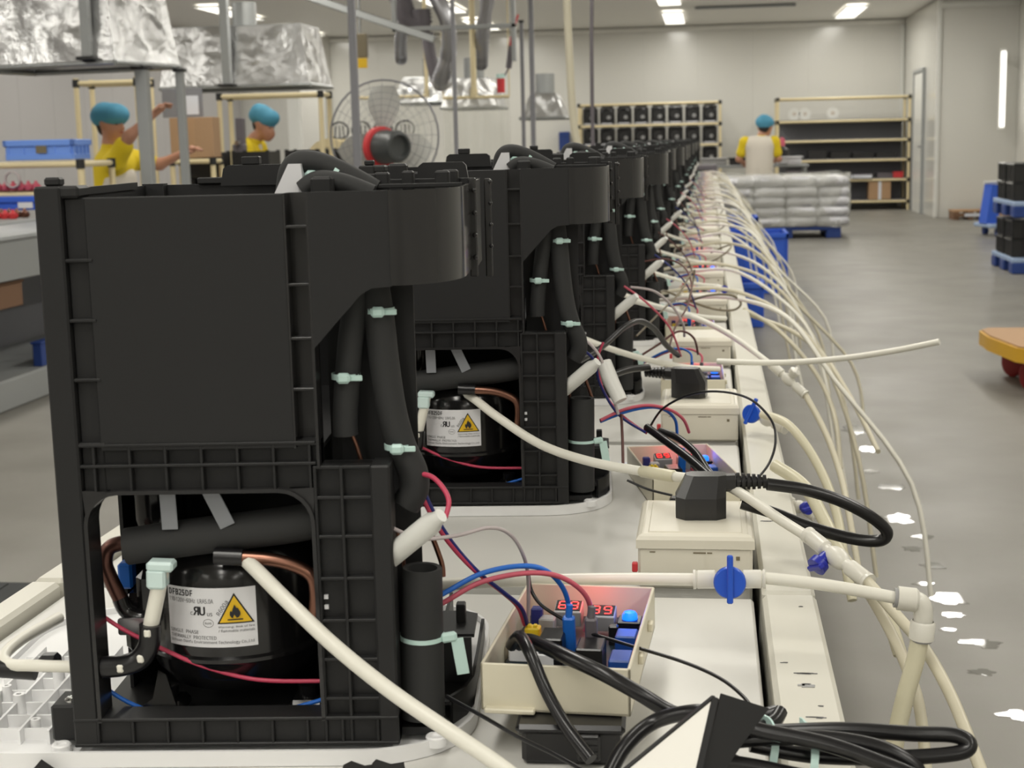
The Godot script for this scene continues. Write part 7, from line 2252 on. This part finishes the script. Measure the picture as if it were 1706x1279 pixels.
	func fence(poly: PackedVector2Array, th: float, z0: float, z1: float) -> void:
		# an upright rim of thickness th just inside a closed outline
		var m := poly.size()
		var inn := PackedVector2Array()
		var nor := PackedVector2Array()
		var sg := 1.0 if not Geometry2D.is_polygon_clockwise(poly) else -1.0
		for i in m:
			var d := (poly[(i + 1) % m] - poly[(i + m - 1) % m]).normalized()
			var w := Vector2(d.y, -d.x) * sg
			nor.append(w)
			inn.append(poly[i] - w * th)
		for i in m:
			var k := (i + 1) % m
			var w0 := Vector3(nor[i].x, nor[i].y, 0)
			var w1 := Vector3(nor[k].x, nor[k].y, 0)
			for s in 2:
				var a := poly[i] if s == 0 else inn[i]
				var c := poly[k] if s == 0 else inn[k]
				var f := 1.0 if s == 0 else -1.0
				tri(Vector3(a.x, a.y, z0), Vector3(c.x, c.y, z0), Vector3(c.x, c.y, z1), w0 * f, w1 * f, w1 * f)
				tri(Vector3(a.x, a.y, z0), Vector3(c.x, c.y, z1), Vector3(a.x, a.y, z1), w0 * f, w1 * f, w0 * f)
			quad(Vector3(poly[i].x, poly[i].y, z1), Vector3(poly[k].x, poly[k].y, z1), Vector3(inn[k].x, inn[k].y, z1), Vector3(inn[i].x, inn[i].y, z1), Vector3(0, 0, 1))
	func ball(c: Vector3, r: Vector3, rings := 8, seg := 12) -> void:
		for i in rings:
			for k in seg:
				var q: Array[Vector3] = []
				for e in [[i, k], [i + 1, k], [i + 1, k + 1], [i, k + 1]]:
					var a: float = PI * e[0] / rings
					var b: float = TAU * e[1] / seg
					q.append(Vector3(sin(a) * cos(b), cos(a), sin(a) * sin(b)))
				var w: Array[Vector3] = []
				for e in q:
					w.append((e / r).normalized())
				tri(c + q[0] * r, c + q[1] * r, c + q[2] * r, w[0], w[1], w[2])
				tri(c + q[0] * r, c + q[2] * r, c + q[3] * r, w[0], w[2], w[3])
	func patch(pts: Array, nu: int, nv: int, flip := false) -> void:
		# a smooth grid of (nu + 1) x (nv + 1) points, row by row
		var nor := PackedVector3Array()
		for j in nv + 1:
			for i in nu + 1:
				var a: Vector3 = pts[j * (nu + 1) + mini(i + 1, nu)] - pts[j * (nu + 1) + maxi(i - 1, 0)]
				var b: Vector3 = pts[mini(j + 1, nv) * (nu + 1) + i] - pts[maxi(j - 1, 0) * (nu + 1) + i]
				var g := a.cross(b).normalized()
				nor.append(-g if flip else g)
		for j in nv:
			for i in nu:
				var k := j * (nu + 1) + i
				tri(pts[k], pts[k + 1], pts[k + nu + 2], nor[k], nor[k + 1], nor[k + nu + 2])
				tri(pts[k], pts[k + nu + 2], pts[k + nu + 1], nor[k], nor[k + nu + 2], nor[k + nu + 1])
	func pillow(c: Vector3, s: Vector3, p := 4.0, rings := 8, seg := 16) -> void:
		# a soft rounded block
		var f := func(x: float) -> float: return signf(x) * pow(absf(x), 2.0 / p)
		for i in rings:
			for k in seg:
				var q: Array[Vector3] = []
				var w: Array[Vector3] = []
				for e in [[i, k], [i + 1, k], [i + 1, k + 1], [i, k + 1]]:
					var a: float = PI * e[0] / rings
					var b: float = TAU * e[1] / seg
					var d := Vector3(sin(a) * cos(b), cos(a), sin(a) * sin(b))
					var x := Vector3(f.call(sin(a)) * f.call(cos(b)), f.call(cos(a)), f.call(sin(a)) * f.call(sin(b)))
					q.append(c + x * s * 0.5)
					w.append((d / s).normalized())
				tri(q[0], q[1], q[2], w[0], w[1], w[2])
				tri(q[0], q[2], q[3], w[0], w[2], w[3])
	func mesh() -> ArrayMesh:
		var a := []
		a.resize(Mesh.ARRAY_MAX)
		a[Mesh.ARRAY_VERTEX] = v
		a[Mesh.ARRAY_NORMAL] = n
		var m := ArrayMesh.new()
		m.add_surface_from_arrays(Mesh.PRIMITIVE_TRIANGLES, a)
		return m

func at(t: Vector3, yaw := 0.0, pitch := 0.0, roll := 0.0) -> Transform3D:
	return Transform3D(Basis.from_euler(Vector3(pitch, yaw, roll)), t)

func along(a: Vector3, b: Vector3) -> Transform3D:
	# local y runs from a towards b
	var y := (b - a).normalized()
	var x := y.cross(Vector3(0, 0, 1) if absf(y.z) < 0.9 else Vector3(1, 0, 0)).normalized()
	return Transform3D(Basis(x, y, x.cross(y)), a)

func smooth(pts: Array, per := 6) -> PackedVector3Array:
	var out := PackedVector3Array()
	var m := pts.size()
	for i in m - 1:
		var a: Vector3 = pts[maxi(i - 1, 0)]
		var b: Vector3 = pts[i]
		var c: Vector3 = pts[i + 1]
		var d: Vector3 = pts[mini(i + 2, m - 1)]
		for k in per:
			out.append(b.cubic_interpolate(c, a, d, float(k) / per))
	out.append(pts[m - 1])
	return out

func rounded(x0: float, y0: float, x1: float, y1: float, r: float, seg := 5) -> PackedVector2Array:
	var p := PackedVector2Array()
	for c in [[x1 - r, y1 - r, 0.0], [x0 + r, y1 - r, PI / 2], [x0 + r, y0 + r, PI], [x1 - r, y0 + r, PI * 1.5]]:
		for k in seg + 1:
			var a: float = c[2] + PI / 2 * k / seg
			p.append(Vector2(c[0] + cos(a) * r, c[1] + sin(a) * r))
	return p

# ---------------------------------------------------------------- naming
var taken := {}
func numbered(called: String) -> String:
	taken[called] = taken.get(called, -1) + 1
	return called if taken[called] == 0 else "%s_%03d" % [called, taken[called]]

func put(b: MB, called: String, m: Material, parent: Node) -> MeshInstance3D:
	var o := MeshInstance3D.new()
	o.name = called
	o.mesh = b.mesh()
	o.material_override = m
	o.cast_shadow = GeometryInstance3D.SHADOW_CASTING_SETTING_ON
	parent.add_child(o, true)
	return o

func thing(called: String, label: String, category: String, where := Vector3.ZERO, yaw := 0.0, group := "") -> Node3D:
	var o := Node3D.new()
	o.name = numbered(called)
	add_child(o)
	o.position = where
	o.rotation.y = yaw
	tag(o, label, category, group)
	return o

func solo(b: MB, called: String, m: Material, label: String, category: String, group := "", where := Vector3.ZERO, yaw := 0.0) -> MeshInstance3D:
	var o := put(b, numbered(called), m, self)
	o.position = where
	o.rotation.y = yaw
	tag(o, label, category, group)
	return o

func tag(o: Node, label: String, category: String, group := "") -> void:
	o.set_meta("label", label)
	o.set_meta("category", category)
	if group:
		o.set_meta("group", group)

func copy(o: Node3D, called: String, label: String, where: Vector3, yaw := 0.0, group := "") -> Node3D:
	var c: Node3D = o.duplicate()
	c.name = numbered(called)
	add_child(c)
	c.position = where
	c.rotation = Vector3(0, yaw, 0)
	c.set_meta("label", label)
	if group:
		c.set_meta("group", group)
	return c

func setting(b: MB, called: String, m: Material, label := "") -> MeshInstance3D:
	var o := put(b, called, m, self)
	o.set_meta("kind", "structure")
	if label:
		o.set_meta("label", label)
	return o

func cord(b: MB, pts: Array, r: float, sides := 8, per := 6) -> void:
	b.tube(smooth(pts, per), r, sides)

# ---------------------------------------------------------------- materials
var M := {}
func mat(called: String, c: Color, rough := 0.5, metal := 0.0, spec := 0.5) -> StandardMaterial3D:
	var m := StandardMaterial3D.new()
	m.resource_name = called
	m.albedo_color = c
	m.roughness = rough
	m.metallic = metal
	m.metallic_specular = spec
	M[called] = m
	return m

func noise_tex(freq: float, seed_: int, lo: Color, hi: Color, octaves := 4, size := 512, kind := FastNoiseLite.TYPE_SIMPLEX_SMOOTH) -> NoiseTexture2D:
	var f := FastNoiseLite.new()
	f.noise_type = kind
	f.seed = seed_
	f.frequency = freq
	f.fractal_octaves = octaves
	var t := NoiseTexture2D.new()
	t.width = size
	t.height = size
	t.seamless = true
	t.noise = f
	var g := Gradient.new()
	g.set_color(0, lo)
	g.set_color(1, hi)
	t.color_ramp = g
	return t

func bump_tex(freq: float, seed_: int, strength: float, size := 512) -> NoiseTexture2D:
	var f := FastNoiseLite.new()
	f.seed = seed_
	f.frequency = freq
	f.fractal_octaves = 4
	var t := NoiseTexture2D.new()
	t.width = size
	t.height = size
	t.seamless = true
	t.as_normal_map = true
	t.bump_strength = strength
	t.noise = f
	return t

# ---------------------------------------------------------------- bodies: smooth union of tapered capsules, meshed as surface nets
func blend_mesh(b: MB, bones: Array, cell: float, k: float) -> void:
	var lo := Vector3.INF
	var hi := -Vector3.INF
	for e in bones:
		var r := maxf(e[2], e[3]) + k + cell * 2
		lo = lo.min(e[0] - Vector3.ONE * r).min(e[1] - Vector3.ONE * r)
		hi = hi.max(e[0] + Vector3.ONE * r).max(e[1] + Vector3.ONE * r)
	var nx := int((hi.x - lo.x) / cell) + 2
	var ny := int((hi.y - lo.y) / cell) + 2
	var nz := int((hi.z - lo.z) / cell) + 2
	var g := PackedFloat32Array()
	g.resize(nx * ny * nz)
	g.fill(1.0)
	for e in bones:
		var a: Vector3 = e[0]
		var c: Vector3 = e[1]
		var ra: float = e[2]
		var rb: float = e[3]
		var sq: Vector3 = e[4] if e.size() > 4 else Vector3.ONE   # an optional squash
		var ab := c - a
		var l2 := maxf(ab.length_squared(), 1e-9)
		var m := Vector3.ONE * (maxf(ra, rb) * maxf(sq.x, maxf(sq.y, sq.z)) + k + cell * 2)
		var p0 := ((a.min(c) - m - lo) / cell).floor()
		var p1 := ((a.max(c) + m - lo) / cell).ceil()
		for iz in range(maxi(0, int(p0.z)), mini(nz, int(p1.z) + 1)):
			for iy in range(maxi(0, int(p0.y)), mini(ny, int(p1.y) + 1)):
				for ix in range(maxi(0, int(p0.x)), mini(nx, int(p1.x) + 1)):
					var p := lo + Vector3(ix, iy, iz) * cell
					var t := clampf((p - a).dot(ab) / l2, 0.0, 1.0)
					var d := ((p - a - ab * t) / sq).length() - lerpf(ra, rb, t)
					var i := (iz * ny + iy) * nx + ix
					var o := g[i]
					var h := maxf(k - absf(d - o), 0.0) / k
					g[i] = minf(d, o) - h * h * k * 0.25
	var at_cell := {}
	var pos := PackedVector3Array()
	var nor := PackedVector3Array()
	var st := [1, nx, nx * ny]
	for iz in range(1, nz - 2):
		for iy in range(1, ny - 2):
			var row := (iz * ny + iy) * nx
			for ix in range(1, nx - 2):
				var i := row + ix
				var neg := 0
				for q in 8:
					if g[i + (q & 1) + ((q >> 1) & 1) * nx + (q >> 2) * nx * ny] < 0.0:
						neg += 1
				if neg == 0 or neg == 8:
					continue
				var sum := Vector3.ZERO
				var cnt := 0
				for q in 8:
					for ax in 3:
						if (q >> ax) & 1:
							continue
						var i0: int = i + (q & 1) + ((q >> 1) & 1) * nx + (q >> 2) * nx * ny
						var g0 := g[i0]
						var g1 := g[i0 + st[ax]]
						if (g0 < 0.0) != (g1 < 0.0):
							var p := Vector3(q & 1, (q >> 1) & 1, q >> 2)
							p[ax] += g0 / (g0 - g1)
							sum += p
							cnt += 1
				at_cell[i] = pos.size()
				pos.append(lo + (Vector3(ix, iy, iz) + sum / cnt) * cell)
				nor.append(Vector3(g[i + 2] - g[i - 1], g[i + 2 * nx] - g[i - nx], g[i + 2 * nx * ny] - g[i - nx * ny]).normalized())
	for i in at_cell:
		for ax in 3:
			var u: int = st[(ax + 1) % 3]
			var w: int = st[(ax + 2) % 3]
			if (g[i] < 0.0) == (g[i + st[ax]] < 0.0):
				continue
			if not (at_cell.has(i - u) and at_cell.has(i - w) and at_cell.has(i - u - w)):
				continue
			var q: Array[int] = [at_cell[i], at_cell[i - u], at_cell[i - u - w], at_cell[i - w]]
			b.tri(pos[q[0]], pos[q[1]], pos[q[2]], nor[q[0]], nor[q[1]], nor[q[2]])
			b.tri(pos[q[0]], pos[q[2]], pos[q[3]], nor[q[0]], nor[q[2]], nor[q[3]])
